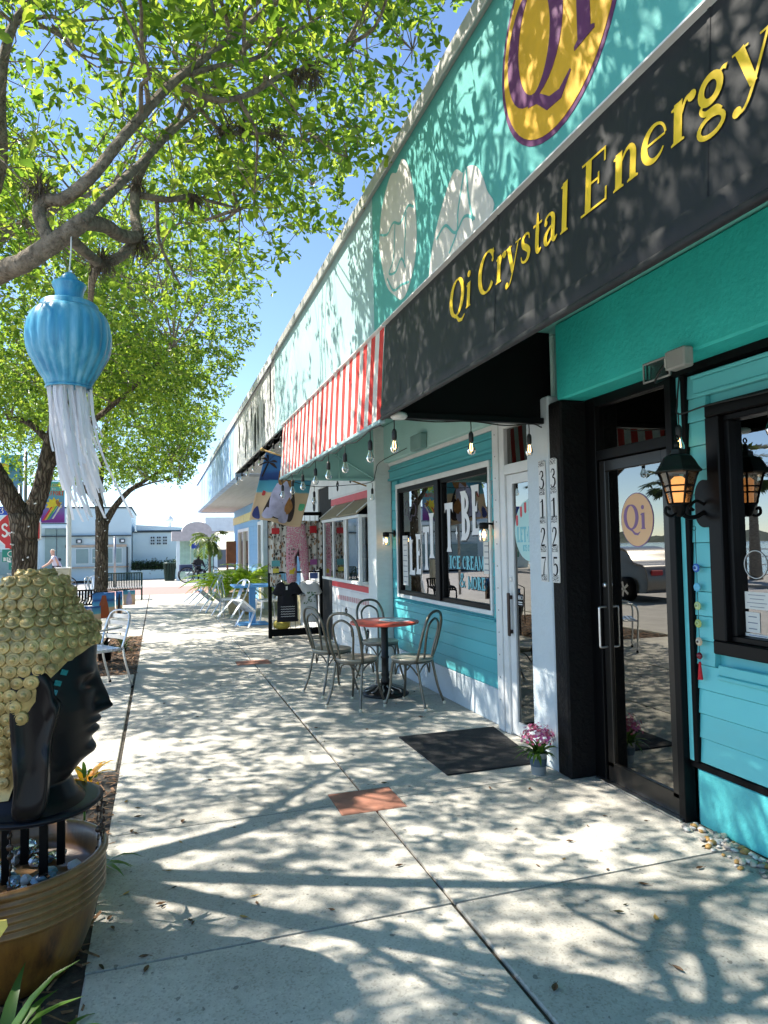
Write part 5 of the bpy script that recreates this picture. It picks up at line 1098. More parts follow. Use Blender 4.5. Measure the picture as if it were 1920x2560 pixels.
for x, y, z, rx, rz, lab in ((1.02, 15.9, .09, -40, -70, 'white metal chair tipped forward beside the fern planter'), (.80, 17.0, .09, -42, -75, 'leftmost far white metal chair tipped forward'), (2.15, 14.4, 0, 0, 100, 'white metal chair upright behind the blue table'), (1.50, 15.2, 0, 0, -110, 'white metal chair upright before the fern')):
    c = copy_tree(w0); c['label'] = lab; place(c, x, y, z, R(rx), 0, R(rz))
# ------------------------------------------------------------------ trees
def barkm(name, c0, c1, sc=(26, 26, 4.5)):
    m, N, L, B = nt(name); p = posnode(N, L, sc)
    w_ = noise(N, L, posnode(N, L), 6, 4); v = N.new('ShaderNodeTexVoronoi'); v.feature = 'DISTANCE_TO_EDGE'; v.inputs['Scale'].default_value = 1.0
    ad = N.new('ShaderNodeMix'); ad.data_type = 'VECTOR'; ad.inputs[0].default_value = .25; nv = N.new('ShaderNodeTexNoise'); nv.inputs['Scale'].default_value = 5; L.new(posnode(N, L), nv.inputs['Vector']); vm = N.new('ShaderNodeVectorMath'); vm.operation = 'MULTIPLY_ADD'; L.new(nv.outputs['Color'], vm.inputs[0]); vm.inputs[1].default_value = (2.2, 2.2, 1.0); L.new(p, vm.inputs[2]); L.new(vm.outputs[0], v.inputs['Vector'])
    h = ramp(N, L, v.outputs['Distance'], [(.0, (0, 0, 0)), (.22, (1, 1, 1))])
    c = mixc(N, L, tuple(x*.45 for x in c0), ramp(N, L, w_, [(.3, c0), (.65, c1)]), h); L.new(c, B.inputs['Base Color']); B.inputs['Roughness'].default_value = .9; B.inputs['Specular IOR Level'].default_value = .2
    bumpn(N, L, h, .9, .02, B); return m
BARK = barkm('grey_brown_bark', (.085, .063, .045), (.19, .155, .115)); BARKL = mat('limb_bark', (.23, .19, .145), .9, var=.45, vs=22, bump=1.0, bs=55, bd=.02, spec=.2, dirt=((.05, .04, .03), .95, 40))
LEAFN = leafmat('oak_leaf_near', [(.038, .085, .012), (.080, .140, .018), (.120, .185, .024), (.175, .225, .036)], .66, .30)
LEAFM = leafmat('oak_leaf_far', [(.035, .080, .012), (.078, .138, .018), (.118, .180, .024), (.165, .21, .034)], .64, .36)
def leaves(C, D, per, l0, l1, seed, twig=.17, wr=.47):
    rg_ = np.random.default_rng(seed); n = len(C); N_ = n*per
    c = np.repeat(C, per, 0); d = np.repeat(D, per, 0)
    t = rg_.uniform(0, 1, N_)[:, None]; base = c+d*(t*twig)+rg_.normal(0, .012, (N_, 3))
    a = d*.55+rg_.normal(0, .62, (N_, 3)); a[:, 2] += .10; a /= np.linalg.norm(a, axis=1)[:, None]
    up = rg_.normal(0, .55, (N_, 3)); up[:, 2] += .8; s = np.cross(a, up); s /= np.linalg.norm(s, axis=1)[:, None]+1e-9; nr = np.cross(s, a)
    l = rg_.uniform(l0, l1, N_)[:, None]; w = l*wr*rg_.uniform(.8, 1.15, N_)[:, None]*.5; f = w*.35
    P = [base, base+a*l*.42-s*w*.80+nr*f, base+a*l*.80-s*w*.92+nr*f, base+a*l-nr*l*.06, base+a*l*.80+s*w*.92+nr*f, base+a*l*.42+s*w*.80+nr*f]
    V = np.stack(P, 1).reshape(-1, 3); i = np.arange(N_)[:, None]*6
    return V, np.concatenate([i+np.array([0, 1, 2, 3]), i+np.array([0, 3, 4, 5])])
def crown_points(ells, n, keep, seed):
    rg_ = np.random.default_rng(seed); out = []; k = 0
    vol = np.array([e[1][0]*e[1][1]*e[1][2]*e[2] for e in ells]); vol /= vol.sum()
    while k < n:
        for e, q in zip(ells, vol):
            m_ = int(n*q*1.5)+1; u = rg_.normal(0, 1, (m_, 3)); u /= np.linalg.norm(u, axis=1)[:, None]; r_ = rg_.uniform(.15, 1, m_)**(1/2.2)
            p = np.array(e[0])+u*r_[:, None]*np.array(e[1]); 
            # clumps and gaps
            g = np.sin(p[:, 0]*2.3+1.7*np.sin(p[:, 1]*1.3))*np.sin(p[:, 1]*2.1+1.1*np.sin(p[:, 2]*1.9))*np.sin(p[:, 2]*2.6+p[:, 0]*.8)
            p = p[(g+rg_.uniform(-.55, .55, m_) > -.16) & keep(p, rg_)]; out.append(p); k += len(p)
    P = np.concatenate(out); rg_.shuffle(P); return P[:n]
def twigs(P, limbs, nh, seed, r1=.012):
    rg_ = np.random.default_rng(seed); LP = np.array([q for l in limbs for q in l]); mb = MB()
    H = P[rg_.choice(len(P), nh, replace=False)]
    for h in H:
        dd = np.linalg.norm(LP-h, axis=1); q = LP[dd.argmin()]
        if dd.min() > 3.2: continue
        mid = (q+h)/2+rg_.normal(0, .09, 3)+np.array([0, 0, .08]); mb.tube(cr([q, mid*.6+q*.4+rg_.normal(0, .04, 3), mid, h], 3), [r1, r1*.35], 5, cap=False)
    HH = np.concatenate([H, LP])
    for p in P[rg_.choice(len(P), min(len(P), nh*9), replace=False)]:
        dd = np.linalg.norm(HH-p, axis=1); q = HH[dd.argmin()]
        if dd.min() > 1.3: continue
        mb.tube([q, (q+p)/2+rg_.normal(0, .05, 3), p], [r1*.35, r1*.16], 4, cap=False)
    return mb
def xlim(f, off=0.0): return lambda p, g: p[:, 0] < f*(p[:, 2]-1.52)+off+g.normal(0, .05, len(p))
def tree(name, label, trunk, tr, limbs, ells, n, per, l0, l1, keep, lm, seed, nh, wob=.05, ls=1.0):
    t = empty(name, trunk[0], label=label, cat='tree', group='street trees along the kerb')
    m = MB(); m.tube(cr(trunk, 5), tr, 22, wob=wob, seed=seed); m.build('trunk', BARK, t, smooth=True)
    pts = []
    for pth, rr in limbs:
        c = cr(pth, 6); pts.append([np.array(q) for q in c]); m = MB(); m.tube(cr(pth, 14), [q*ls for q in rr], 14, wob=.10, seed=seed+len(pts)); m.build('limb', BARKL if lm is LEAFN else BARK, t, smooth=True)
    P = crown_points(ells, n, keep, seed); cen = np.array(ells[0][0]); D = P-cen; D /= np.linalg.norm(D, axis=1)[:, None]; D += np.random.default_rng(seed).normal(0, .6, D.shape); D /= np.linalg.norm(D, axis=1)[:, None]
    V, F = leaves(P, D, per, l0, l1, seed); npmesh('crown', V, [F], lm, t, smooth=False, kind='stuff')
    twigs(P, pts, nh, seed).build('twigs', BARKL, t, kind='stuff'); return t
limbsN = [([(-1.70, 4.40, 1.9), (-1.35, 4.0, 2.35), (-1.0, 3.65, 2.62), (-.66, 3.35, 2.74), (-.54, 3.2, 2.74), (-.38, 3.05, 2.80), (-.28, 3.0, 2.87)], [.11, .085, .07, .060, .052]),
 ([(-.42, 3.07, 2.79), (-.46, 3.08, 2.90), (-.44, 3.08, 2.96), (-.36, 3.05, 2.97), (-.25, 3.02, 3.07), (-.12, 3.05, 3.29), (.06, 3.15, 3.60), (.23, 3.25, 3.84), (.48, 3.4, 4.2), (.73, 3.6, 4.64), (1.0, 3.9, 5.2)], [.040, .038, .035, .028, .019, .011]),
 ([(.14, 3.2, 3.7), (.28, 3.25, 3.8), (.46, 3.3, 3.91), (.58, 3.4, 4.08), (.86, 3.6, 4.44)], [.020, .010]), ([(.11, 3.19, 3.63), (.26, 3.2, 3.6), (.42, 3.25, 3.69), (.59, 3.35, 3.88), (.75, 3.45, 4.03), (1.0, 3.6, 4.30)], [.022, .02, .010]),
 ([(-.29, 3.0, 2.86), (-.2, 3.1, 3.03), (-.07, 3.3, 3.3), (.07, 3.5, 3.59), (.22, 3.7, 3.87), (.36, 3.9, 4.18), (.53, 4.1, 4.6)], [.032, .026, .018, .010]), ([(.22, 3.7, 3.86), (.32, 3.75, 3.8), (.44, 3.8, 3.82), (.63, 3.9, 3.91), (.84, 4.0, 3.97)], [.016, .012, .007]),
 ([(-.30, 3.01, 2.86), (-.22, 3.2, 2.94), (-.16, 3.4, 2.99), (-.09, 3.6, 3.09), (-.11, 3.75, 3.25), (-.1, 3.9, 3.53), (.02, 4.1, 3.9), (.11, 4.2, 4.08), (.21, 4.4, 4.48), (.27, 4.6, 5.01)], [.045, .044, .040, .034, .022, .011]), ([(-.1, 3.85, 3.42), (.06, 3.9, 3.44), (.19, 4.0, 3.53), (.31, 4.1, 3.56), (.49, 4.3, 3.64)], [.03, .02, .01]),
 ([(-.35, 3.05, 2.81), (-.28, 3.2, 2.80), (-.24, 3.35, 2.83), (-.17, 3.5, 2.93), (-.10, 3.6, 3.07)], [.038, .036, .034]), ([(-.24, 3.35, 2.84), (-.29, 3.5, 2.82), (-.32, 3.7, 2.76)], [.034, .02]), ([(0, 3.9, 3.42), (.01, 3.9, 3.21), (.08, 3.9, 3.04), (.12, 3.9, 2.97)], [.016, .008]),
 ([(-1.72, 4.42, 1.95), (-1.3, 4.3, 2.8), (-.95, 4.2, 3.3), (-.83, 4.2, 3.64), (-.83, 4.2, 4.03), (-.81, 4.2, 4.29), (-.77, 4.25, 4.52), (-.69, 4.3, 4.72), (-.5, 4.4, 5.2)], [.10, .06, .042, .035, .02]), ([(-.77, 4.25, 4.52), (-.6, 4.25, 4.6), (-.47, 4.3, 4.64), (-.2, 4.4, 4.8)], [.02, .008]), ([(-.73, 4.3, 4.61), (-.56, 4.5, 4.67), (-.46, 4.8, 4.78), (-.1, 5.1, 5.0)], [.018, .008]),
 ([(-1.75, 4.48, 2.1), (-1.7, 5.0, 2.9), (-1.4, 5.6, 3.6), (-.9, 6.2, 4.3), (-.4, 6.9, 5.0)], [.12, .09, .06, .02]), ([(-1.78, 4.5, 2.1), (-2.4, 4.6, 3.2), (-3.0, 4.6, 4.3), (-3.4, 4.4, 5.2)], [.1, .06, .02]), ([(-1.65, 5.1, 3.0), (-1.9, 6.0, 4.0), (-2.1, 6.8, 5.0)], [.06, .02]), ([(-1.1, 3.7, 2.6), (-1.1, 3.0, 3.4), (-.9, 2.3, 4.2), (-.6, 1.6, 5.0)], [.03, .02, .012]), ([(-1.0, 2.6, 3.9), (-.4, 2.0, 4.6), (.2, 1.4, 5.3)], [.03, .012])]
def sunlit(p, g): # the crown stops short of where it would shade the pale parapet
    q = p[:, 0]+.7*p[:, 2]; y = p[:, 1]-.4*(p[:, 2]-3.4)
    return ~((q > 2.95) & (q < 4.2) & (y > 4.9) & (y < 9.6) & (g.uniform(0, 1, len(p)) < .88))
def keepN(p, g):
    k = xlim(.53, -.04)(p, g) & (p[:, 2] > 3.15+.10*g.normal(0, 1, len(p)))
    # air left round the lower limbs, as the tree is pruned there
    k &= ~((p[:, 1] < 3.3) & (p[:, 2] < 3.55) & (p[:, 0] > -1.2) & (g.uniform(0, 1, len(p)) < .8))
    k &= ~((p[:, 1] < 2.3) & (np.abs(p[:, 0]) < 1.4) & (p[:, 2] < 3.9))
    k &= sunlit(p, g)
    k &= ~((np.abs(p[:, 0]+.45) < .5) & (np.abs(p[:, 1]-4.6) < 1.5) & (g.uniform(0, 1, len(p)) < .55))
    return k
tree('oak_tree', 'near oak leaning over the sidewalk, its limb carrying the blue ornament', [(-1.75, 4.55, -.05), (-1.76, 4.52, .5), (-1.74, 4.48, 1.2), (-1.70, 4.42, 1.95), (-1.72, 4.46, 2.3)], [.24, .19, .17, .16, .13], limbsN,
     [((-1.4, 4.4, 5.0), (3.3, 3.6, 2.1), 1.0), ((.1, 3.5, 4.7), (1.7, 1.7, 1.3), 1.9), ((-.2, 5.4, 4.6), (1.7, 1.7, 1.2), 1.0)], 5200, 9, .035, .09, keepN, LEAFN, 3, 260, ls=.66)
limbsM = [([(-1.74, 10.4, 1.95), (-1.95, 10.35, 2.35), (-2.2, 10.3, 2.9), (-2.4, 10.2, 3.6), (-2.6, 10.2, 4.6)], [.14, .13, .11, .08, .03]), ([(-1.66, 10.4, 1.95), (-1.52, 10.4, 2.35), (-1.42, 10.4, 2.9), (-1.30, 10.4, 3.4), (-1.1, 10.5, 4.3), (-.8, 10.7, 5.2)], [.13, .115, .10, .085, .05, .02]), ([(-1.46, 10.4, 2.6), (-1.20, 10.3, 2.95), (-.8, 10.1, 3.3), (-.3, 9.8, 3.7), (.2, 9.5, 4.2)], [.07, .05, .03, .012]), ([(-1.40, 10.4, 3.0), (-1.7, 10.6, 3.3), (-2.0, 10.8, 3.4)], [.05, .03]), ([(-1.3, 10.4, 3.4), (-1.0, 11.2, 4.0), (-.5, 12.0, 4.6)], [.06, .02]), ([(-2.0, 10.3, 2.5), (-2.6, 9.6, 3.4), (-2.9, 8.8, 4.3)], [.07, .02])]
tree('oak_tree', 'forked oak trunk behind the gold curled head', [(-1.72, 10.45, -.05), (-1.72, 10.42, .4), (-1.71, 10.4, 1.0), (-1.71, 10.4, 1.6), (-1.72, 10.4, 2.02)], [.20, .158, .148, .158, .19], limbsM,
     [((-1.6, 10.6, 5.2), (3.1, 3.6, 2.3), 1.0), ((-.4, 9.8, 4.6), (1.5, 2.0, 1.1), 1.2)], 6600, 9, .045, .095, lambda p, g: xlim(.44)(p, g) & (p[:, 2] > 3.0+.10*(p[:, 1]-8)) & sunlit(p, g), LEAFM, 11, 120, .09)
limbsF = [([(-1.30, 18, 2.2), (-1.36, 18, 2.8), (-1.3, 18.1, 3.5), (-1.2, 18.2, 4.6)], [.11, .09, .06, .02]), ([(-1.24, 18, 2.1), (-1.0, 18, 2.55), (-.65, 17.9, 2.95), (-.2, 17.8, 3.25), (.3, 17.7, 3.6)], [.085, .07, .045, .015]), ([(-.65, 17.9, 2.95), (-.2, 17.6, 3.1), (.5, 17.4, 3.25)], [.03, .01]), ([(-1.32, 18, 2.5), (-1.8, 18.1, 3.2), (-2.3, 18.2, 4.0)], [.07, .02])]
tree('oak_tree', 'slim oak with stub and low right branch beside the green bench', [(-1.32, 18, -.05), (-1.31, 18, .5), (-1.29, 18, 1.2), (-1.29, 18, 1.8), (-1.28, 18, 2.25)], [.19, .155, .145, .145, .15], limbsF,
     [((-1.3, 18.3, 4.9), (3.3, 3.8, 2.1), 1.0), ((.2, 17.6, 4.1), (1.6, 2.2, .9), 1.2)], 5200, 8, .055, .11, lambda p, g: xlim(.43)(p, g) & (p[:, 2] > 3.15+.10*np.abs(p[:, 0]-.2)*0), LEAFM, 23, 90)
# air plants (ball moss) on the limbs, mini lights on the trunks
MOSS = mat('ball_moss', (.11, .085, .06), .9, var=.4, vs=40)
for k, (x, y, z, s) in enumerate(((.78, 3.46, 4.0, .085), (.68, 3.4, 3.93, .075), (.35, 3.75, 3.80, .075), (.46, 3.8, 3.86, .065), (.65, 3.9, 3.92, .05), (-.10, 3.85, 3.46, .07), (-.46, 3.08, 3.0, .08), (-.08, 3.6, 3.05, .10), (-.24, 3.33, 2.83, .09), (.20, 4.0, 3.5, .06))):
    labs = ['air plant tuft on upper right oak branch near the roof line', 'second air plant tuft on upper right oak branch', 'air plant tuft in middle of the near oak', 'pale air plant tuft in middle of the near oak', 'small air plant tuft at right end of a thin oak branch', 'air plant tuft where the oak limb rises steeply', 'air plant tuft in the crook of the main oak limb', 'big air plant tuft at the elbow of the oak limb', 'air plant tuft under the oak limb right of the blue ornament', 'small dark air plant tuft on a thin side branch']
    o = blades((x, y, z), 170, s*.7, s*1.5, .0024, MOSS, None, 'air_plant', 40+k, 2.8, droop=.9, seg=4, kind=None, label=labs[k], cat='air plant', group='air plants on the near oak')
m = MB(); rr = random.Random(4)
for (x, y, r_, z0, z1, n_) in ((-1.715, 10.4, .155, .7, 2.4, 26), (-1.29, 18, .15, .5, 2.3, 18)):
    for k in range(n_):
        a = rr.uniform(2.9, 6.6); z = rr.uniform(z0, z1); m.tube([(x+r_*1.02*math.cos(a), y+r_*1.02*math.sin(a), z), (x+(r_+.05)*math.cos(a), y+(r_+.05)*math.sin(a), z+.008)], [.012, .008], 6)
m.build('mini_lights', WHITE, label='tiny white fairy lights dotted over the oak trunks', cat='fairy lights', kind='stuff')
# ------------------------------------------------------------------ glazed pot with the head on its stand
PX, PY = -.53, 2.92
def glaze():
    m, N, L, B = nt('amber_brown_glaze'); p = posnode(N, L, (9, 9, 1.1)); n_ = noise(N, L, p, 1.6, 6, .65); g = N.new('ShaderNodeNewGeometry'); sx = N.new('ShaderNodeSeparateXYZ'); L.new(g.outputs['Position'], sx.inputs[0])
    c = ramp(N, L, n_, [(.32, (.035, .012, .006)), (.48, (.16, .065, .014)), (.62, (.22, .10, .016)), (.75, (.12, .05, .02))])
    up = ramp(N, L, sx.outputs[2], [(.20, (0, 0, 0)), (.27, (1, 1, 1))]); c = mixc(N, L, c, ramp(N, L, n_, [(.3, (.11, .052, .016)), (.7, (.23, .125, .042))]), up)
    L.new(c, B.inputs['Base Color']); B.inputs['Roughness'].default_value = .38; B.inputs['Coat Weight'].default_value = .15; bumpn(N, L, n_, .15, .01, B); return m
pot = empty('glazed_pot', (PX, PY, -.02), label='large amber brown glazed pot with ribbed rim', cat='pot')
pr = [(.20, -.02), (.235, .0), (.262, .05), (.293, .13), (.315, .21), (.322, .236)]
for k in range(5): z = .245+k*.026; pr += [(.326, z), (.338, z+.008), (.338, z+.015), (.327, z+.022)]
pr += [(.338, .378), (.346, .386), (.346, .398), (.338, .405), (.318, .404), (.306, .39), (.300, .33), (.295, .30), (.001, .30)]
m = MB(); m.lathe(pr, 64, (PX, PY, 0)); m.build('vessel', glaze(), pot, smooth=True)
GCH = [glass('pale_blue_glass_chunk', (.75, .88, .92), .12, .1), mat('white_quartz', (.62, .64, .62), .3, var=.15), mat('sea_glass_blue', (.25, .40, .48), .25, var=.2)]
rr = random.Random(8)
for k in range(46):
    a = rr.uniform(0, 6.28); q = .27*math.sqrt(rr.random()); s = rr.uniform(.018, .040); m = MB(); m.sphere((0, 0, 0), (s, s*.8, s*.7), 6, 4); m.v = [(x*rr.uniform(.7, 1.2), y*rr.uniform(.7, 1.2), z*rr.uniform(.7, 1.2)) for x, y, z in m.v]; m.v = [(PX+q*math.cos(a)+x, PY+q*math.sin(a)+y, .318+z+(.02 if k % 3 == 0 else 0)) for x, y, z in m.v]
    m.build('glass_chunk', GCH[k % 3], label=['clear pale blue glass lump in the glazed pot', 'white quartz lump in the glazed pot', 'frosted blue sea glass lump in the glazed pot'][k % 3], cat='stone', group='glass lumps in the glazed pot')
HX, HY = -.445, 2.95
bud = empty('head_statue', (HX, HY, .30), label='black head statue with gold curled hair on a stand in the pot', cat='statue')
BLKG = mat('black_lacquer', (.004, .0045, .006), .32, var=.15, spec=.22); GOLDH = mat('antique_gold_paint', (.46, .345, .135), .36, .3, var=.25, vs=18, dirt=((.13, .085, .03), .75, 22), orv=.16)
for dx, dy in ((-.085, -.06), (.045, -.10), (.085, .05), (-.05, .10)): MB().box(HX+dx-.014, HX+dx+.014, HY+dy-.014, HY+dy+.014, .31, .545, .002).build('stand_post', BLACKP, bud)
m = MB(); m.lathe([(.05, .545), (.16, .543), (.225, .556), (.240, .568), (.242, .574), (.22, .580), (.16, .572), (.001, .574)], 48, (HX, HY, 0)); m.build('stand_plate', mat('blue_black_plate', (.005, .007, .012), .4, var=.2, spec=.25), bud, smooth=True)
zt = [.565, .60, .66, .71, .745, .80, .86, .93, 1.0, 1.07, 1.14, 1.20, 1.25, 1.28, 1.298, 1.315, 1.345, 1.385, 1.425, 1.450]
fT = [.185, .150, .122, .162, .198, .206, .214, .218, .215, .213, .217, .210, .182, .150, .122, .122, .120, .102, .062, .001]
wT = [.22, .185, .150, .145, .150, .172, .196, .212, .220, .224, .222, .212, .186, .152, .122, .122, .120, .102, .062, .001]
bT = [.25, .22, .20, .21, .23, .26, .29, .31, .32, .325, .315, .285, .24, .18, .126, .124, .121, .103, .062, .001]
def head(th, z, off=0.0, face=True):
    f, w, b = (np.interp(z, zt, q) for q in (fT, wT, bT)); c, s = math.cos(th), math.sin(th)
    r_ = 1/math.sqrt((c/((f if c > 0 else b)+off))**2+(s/(w+off))**2)
    if face:
        a = math.atan2(s, c); G_ = lambda s0, a0=0.0: math.exp(-((a-a0)/s0)**2); Z_ = lambda z0, sz: math.exp(-((z-z0)/sz)**2)
        r_ += G_(.15)*float(np.interp(z, [.885, .900, .915, .95, 1.0, 1.05, 1.09], [0, .035, .052, .043, .024, .008, 0]))+G_(.26, .0)*.014*Z_(.905, .014)
        r_ += G_(.27)*(.020*Z_(.866, .013)+.019*Z_(.828, .014)-.012*Z_(.847, .006)-.008*Z_(.795, .018))+G_(.36)*.016*Z_(.757, .022)
        for sg in (-1, 1): r_ += G_(.20, sg*.40)*(-.020*Z_(1.015, .026)+.010*Z_(.992, .016)+.012*Z_(1.06, .015))-G_(.10, sg*.17)*.010*Z_(.93, .02)
    return Vector((HX+r_*c, HY+r_*s, z))
m = MB(); nz = 110; m.grid(lambda u, v: head(u*2*math.pi, .565+v*(1.30-.565)), 96, nz); m.build('face', BLKG, bud, smooth=True)
def hairline(th):
    a = abs((th+math.pi) % (2*math.pi)-math.pi); return float(np.interp(a, [0, .5, .95, 1.25, 1.42, 1.55, 1.9, 3.2], [1.165, 1.155, 1.12, 1.06, .99, .95, .64, .62]))
m = MB(); m.grid(lambda u, v: head(u*2*math.pi, hairline(u*2*math.pi)+v*(1.449-hairline(u*2*math.pi)), .010+.006*min(1, v*12), False), 72, 40); hair = m.build('hair', GOLDH, bud, smooth=True)
m = MB(); m.lathe([(.0295, -.006), (.0290, .008), (.0245, .016), (.0205, .010), (.0175, .019), (.0125, .0145), (.0090, .026), (.005, .028), (.0005, .0285)], 11); ros = m.build('hair_curl', GOLDH, hair, smooth=True, org=(0, 0, 0)); ros_used = False; nros = 0
camv = Vector((0, 0, CAMH))
z = .66; row = 0
while z < 1.447:
    e = .004; p0 = head(-1.2, z, .014, False); p1 = head(-1.2, min(z+.02, 1.449), .014, False); sl_ = max((p1-p0).length/.02, 1)
    circ = sum((head(i*.1, z, .014, False)-head((i+1)*.1, z, .014, False)).length for i in range(63)); n_ = max(1, int(circ/.048))
    for i in range(n_):
        th = (i+.5*(row % 2))*2*math.pi/n_
        if z < hairline(th)+.022: continue
        p = head(th, z, .014, False); t1 = head(th+.03, z, .014, False)-head(th-.03, z, .014, False); t2 = head(th, min(z+.01, 1.449), .014, False)-head(th, z-.01, .014, False); nn = t1.cross(t2).normalized()
        if nn.dot((camv-p).normalized()) < -.12: continue
        q = nn.to_track_quat('Z', 'Y').to_euler(); s = .88+rnd.uniform(-.13, .10)
        if not ros_used: ros.location = p-worg(hair); ros.rotation_euler = q; ros_used = True
        else: piece(ros, hair, p, rot=q, scale=(s, s, s))
        nros += 1
    z += .041/sl_**.85; row += 1
for sg in (-1, 1):
    yb = HY+sg*.215; q = [(-.03, 1.00), (-.045, 1.07), (-.085, 1.115), (-.13, 1.11), (-.17, 1.06), (-.175, .95), (-.165, .82), (-.155, .70), (-.16, .60), (-.10, .585), (-.055, .62), (-.045, .75), (-.04, .85), (-.02, .93), (-.012, .97)]
    ol = [(HX+.125+p[0], float(p[1])) for p in cr([*q, q[0]], 3)[:-1]]; k = len(ol); cx, cz = HX+.035, .86; mb = MB()
    for t, dy in ((1, .03), (1.0, -.012), (.92, -.03), (.72, -.024), (.45, -.010)): mb.add([(cx+(p[0]-cx)*t, yb+sg*-dy*1.0+sg*(.015 if p[1] < .8 else 0), cz+(p[1]-cz)*(t if t > .9 else t*1.08)) for p in ol], [])
    mb.f = [(r_*k+i, r_*k+(i+1) % k, (r_+1)*k+(i+1) % k, (r_+1)*k+i) for r_ in range(4) for i in range(k)]+[tuple(4*k+i for i in range(k))]; mb.m = [0]*len(mb.f)
    mb.build('ear', BLKG, bud, smooth=True)
TILEC = [mat('teal_mirror_tile', (.03, .16, .16), .15, .5), mat('petrol_mirror_tile', (.03, .10, .14), .15, .5)]
for k, (th, z) in enumerate(((-1.10, 1.045), (-1.16, 1.015), (-1.0, 1.08))):
    p = head(th, z, .004, False); m = MB(); m.box(-.013, .013, -.002, .002, -.010, .010, .001); mm = Matrix.Translation(p) @ Matrix.Rotation(th+math.pi/2, 4, 'Z') @ Matrix.Rotation(.35, 4, 'Y'); m.v = [tuple(mm @ Vector(q)) for q in m.v]; m.build('mirror_tile', TILEC[k % 2], bud)
BEAD = mat('dark_shell_disc', (.035, .018, .012), .35, var=.3)
for k, a in enumerate((-.15, -.32, -.02, -1.75, .15)):
    x, y = HX+.238*math.cos(a), HY+.238*math.sin(a); rr = random.Random(k); m = MB(); m.tube([(x, y, .57), (x+.002, y, .33+.02*(k % 3))], .0012, 4)
    for j in range(6):
        zz = .545-j*.036-rr.uniform(0, .01); b = MB(); b.lathe([(.002, -.002), (.012, -.0015), (.012, .0015), (.002, .002)], 10); mm = Matrix.Translation((x+rr.uniform(-.004, .004), y, zz)) @ Euler((math.pi/2, 0, rr.uniform(0, 3))).to_matrix().to_4x4(); m.add([mm @ Vector(q) for q in b.v], b.f)
    m.build('bead_string', BEAD, bud, smooth=True)
# flower, leaves and card beside the pot
lil = empty('yellow_flower', (-.285, 3.22, 0), label='yellow lily like bromeliad bloom behind the pot', cat='flower'); YP = leafmat('yellow_petal', [(.62, .34, .02), (.70, .42, .03)], .4)
m = MB(); m.tube(cr([(-.31, 3.26, -.02), (-.30, 3.24, .3), (-.295, 3.22, .53)], 4), .005, 6); m.build('stem', GREEN, lil, smooth=True)
blades((-.295, 3.22, .52), 10, .11, .18, .016, YP, lil, 'petals', 6, 1.1, droop=.8, kind=None); blades((-.28, 3.23, .55), 6, .06, .10, .010, LGREEN, lil, 'bracts', 9, 1.3, droop=.8, kind=None)
def plant(name, c, n, l0, l1, w, seed, label, m_=LGREEN, spread=.9, droop=.7): return blades(c, n, l0, l1, w, m_, None, name, seed, spread, droop=droop, kind=None, label=label, cat='plant')
plant('strap_leaf_plant', (-.47, 2.33, -.03), 9, .25, .42, .024, 12, 'broad green strap leaves in front of the glazed pot'); plant('strap_leaf_plant', (-.36, 2.42, -.03), 5, .12, .22, .014, 14, 'low green leaves at the foot of the glazed pot', spread=1.3)
plant('leafy_plant', (-.62, 3.45, .0), 55, .30, .52, .026, 15, 'bright green leafy plant behind the glazed pot', leafmat('bright_plant_leaf', [(.05, .12, .015), (.12, .22, .02), (.16, .26, .03)], .4), 1.0); plant('leafy_plant', (-.30, 3.62, 0), 16, .14, .28, .016, 16, 'small weeds at the sidewalk edge behind the pot', spread=1.2)
plant('leafy_plant', (-.80, 3.20, .0), 40, .35, .60, .028, 19, 'green leaves rising left of the pot behind the stand', leafmat('mid_plant_leaf', [(.05, .12, .015), (.11, .20, .02)], .4), .9); plant('strap_leaf_plant', (-.52, 2.22, -.03), 8, .2, .36, .02, 20, 'green strap leaves nearest the lower left corner', spread=1.1)
plant('grass_tuft', (-.33, 2.20, -.02), 22, .08, .18, .006, 17, 'sparse grass tuft at lower left corner', spread=1.4)
plant('spiky_plant', (-.50, 11.2, 0), 46, .22, .38, .012, 18, 'dark spiky plant in bed behind aluminium chair', leafmat('dark_spiky_leaf', [(.02, .035, .012), (.045, .07, .02)], .2), 1.2)
YC = mat('yellow_card', (.78, .62, .14), .6); m = MB(); m.prism([(-.62, .36), (-.455, .36), (-.434, .39), (-.437, .41), (-.62, .43)], (0, 2.40, 0), (1, 0, 0), (0, 0, 1), (0, -.004, 0)).box(-.56, -.55, 2.402, 2.408, -.03, .33); m.build('plant_marker', YC, label='pale yellow card on a stake at the left picture edge', cat='sign')
# ------------------------------------------------------------------ hanging jellyfish ornament
JX, JY, JZ = -.338, 3.0, 2.17
jel = empty('jellyfish_ornament', (JX, JY, JZ), label='blue painted urn jellyfish with white ribbons hanging from limb', cat='ornament')
def jblue():
    m, N, L, B = nt('blue_streaked_glaze'); p = posnode(N, L, (16, 16, 1.0)); n_ = noise(N, L, p, 1.3, 5, .6)
    L.new(ramp(N, L, n_, [(.33, (.015, .20, .38)), (.48, (.06, .32, .50)), (.64, (.17, .45, .60)), (.8, (.10, .38, .55))]), B.inputs['Base Color']); B.inputs['Roughness'].default_value = .35; return m
JB = jblue(); sc_ = .000623; pr = [(135, 885), (140, 862), (148, 842), (178, 795), (208, 735), (232, 690), (247, 645), (255, 580), (253, 520), (243, 468), (225, 425), (205, 398), (188, 384)]
m = MB(); m.lathe([(a*sc_, (890-b)*sc_) for a, b in pr], 132, (JX, JY, JZ), fl=lambda t, a: 1+(.022+.05*(1-t))*(abs(math.sin(11*a))-.6)*(1-abs(2*t-1)**4)); m.build('urn_body', JB, jel, smooth=True)
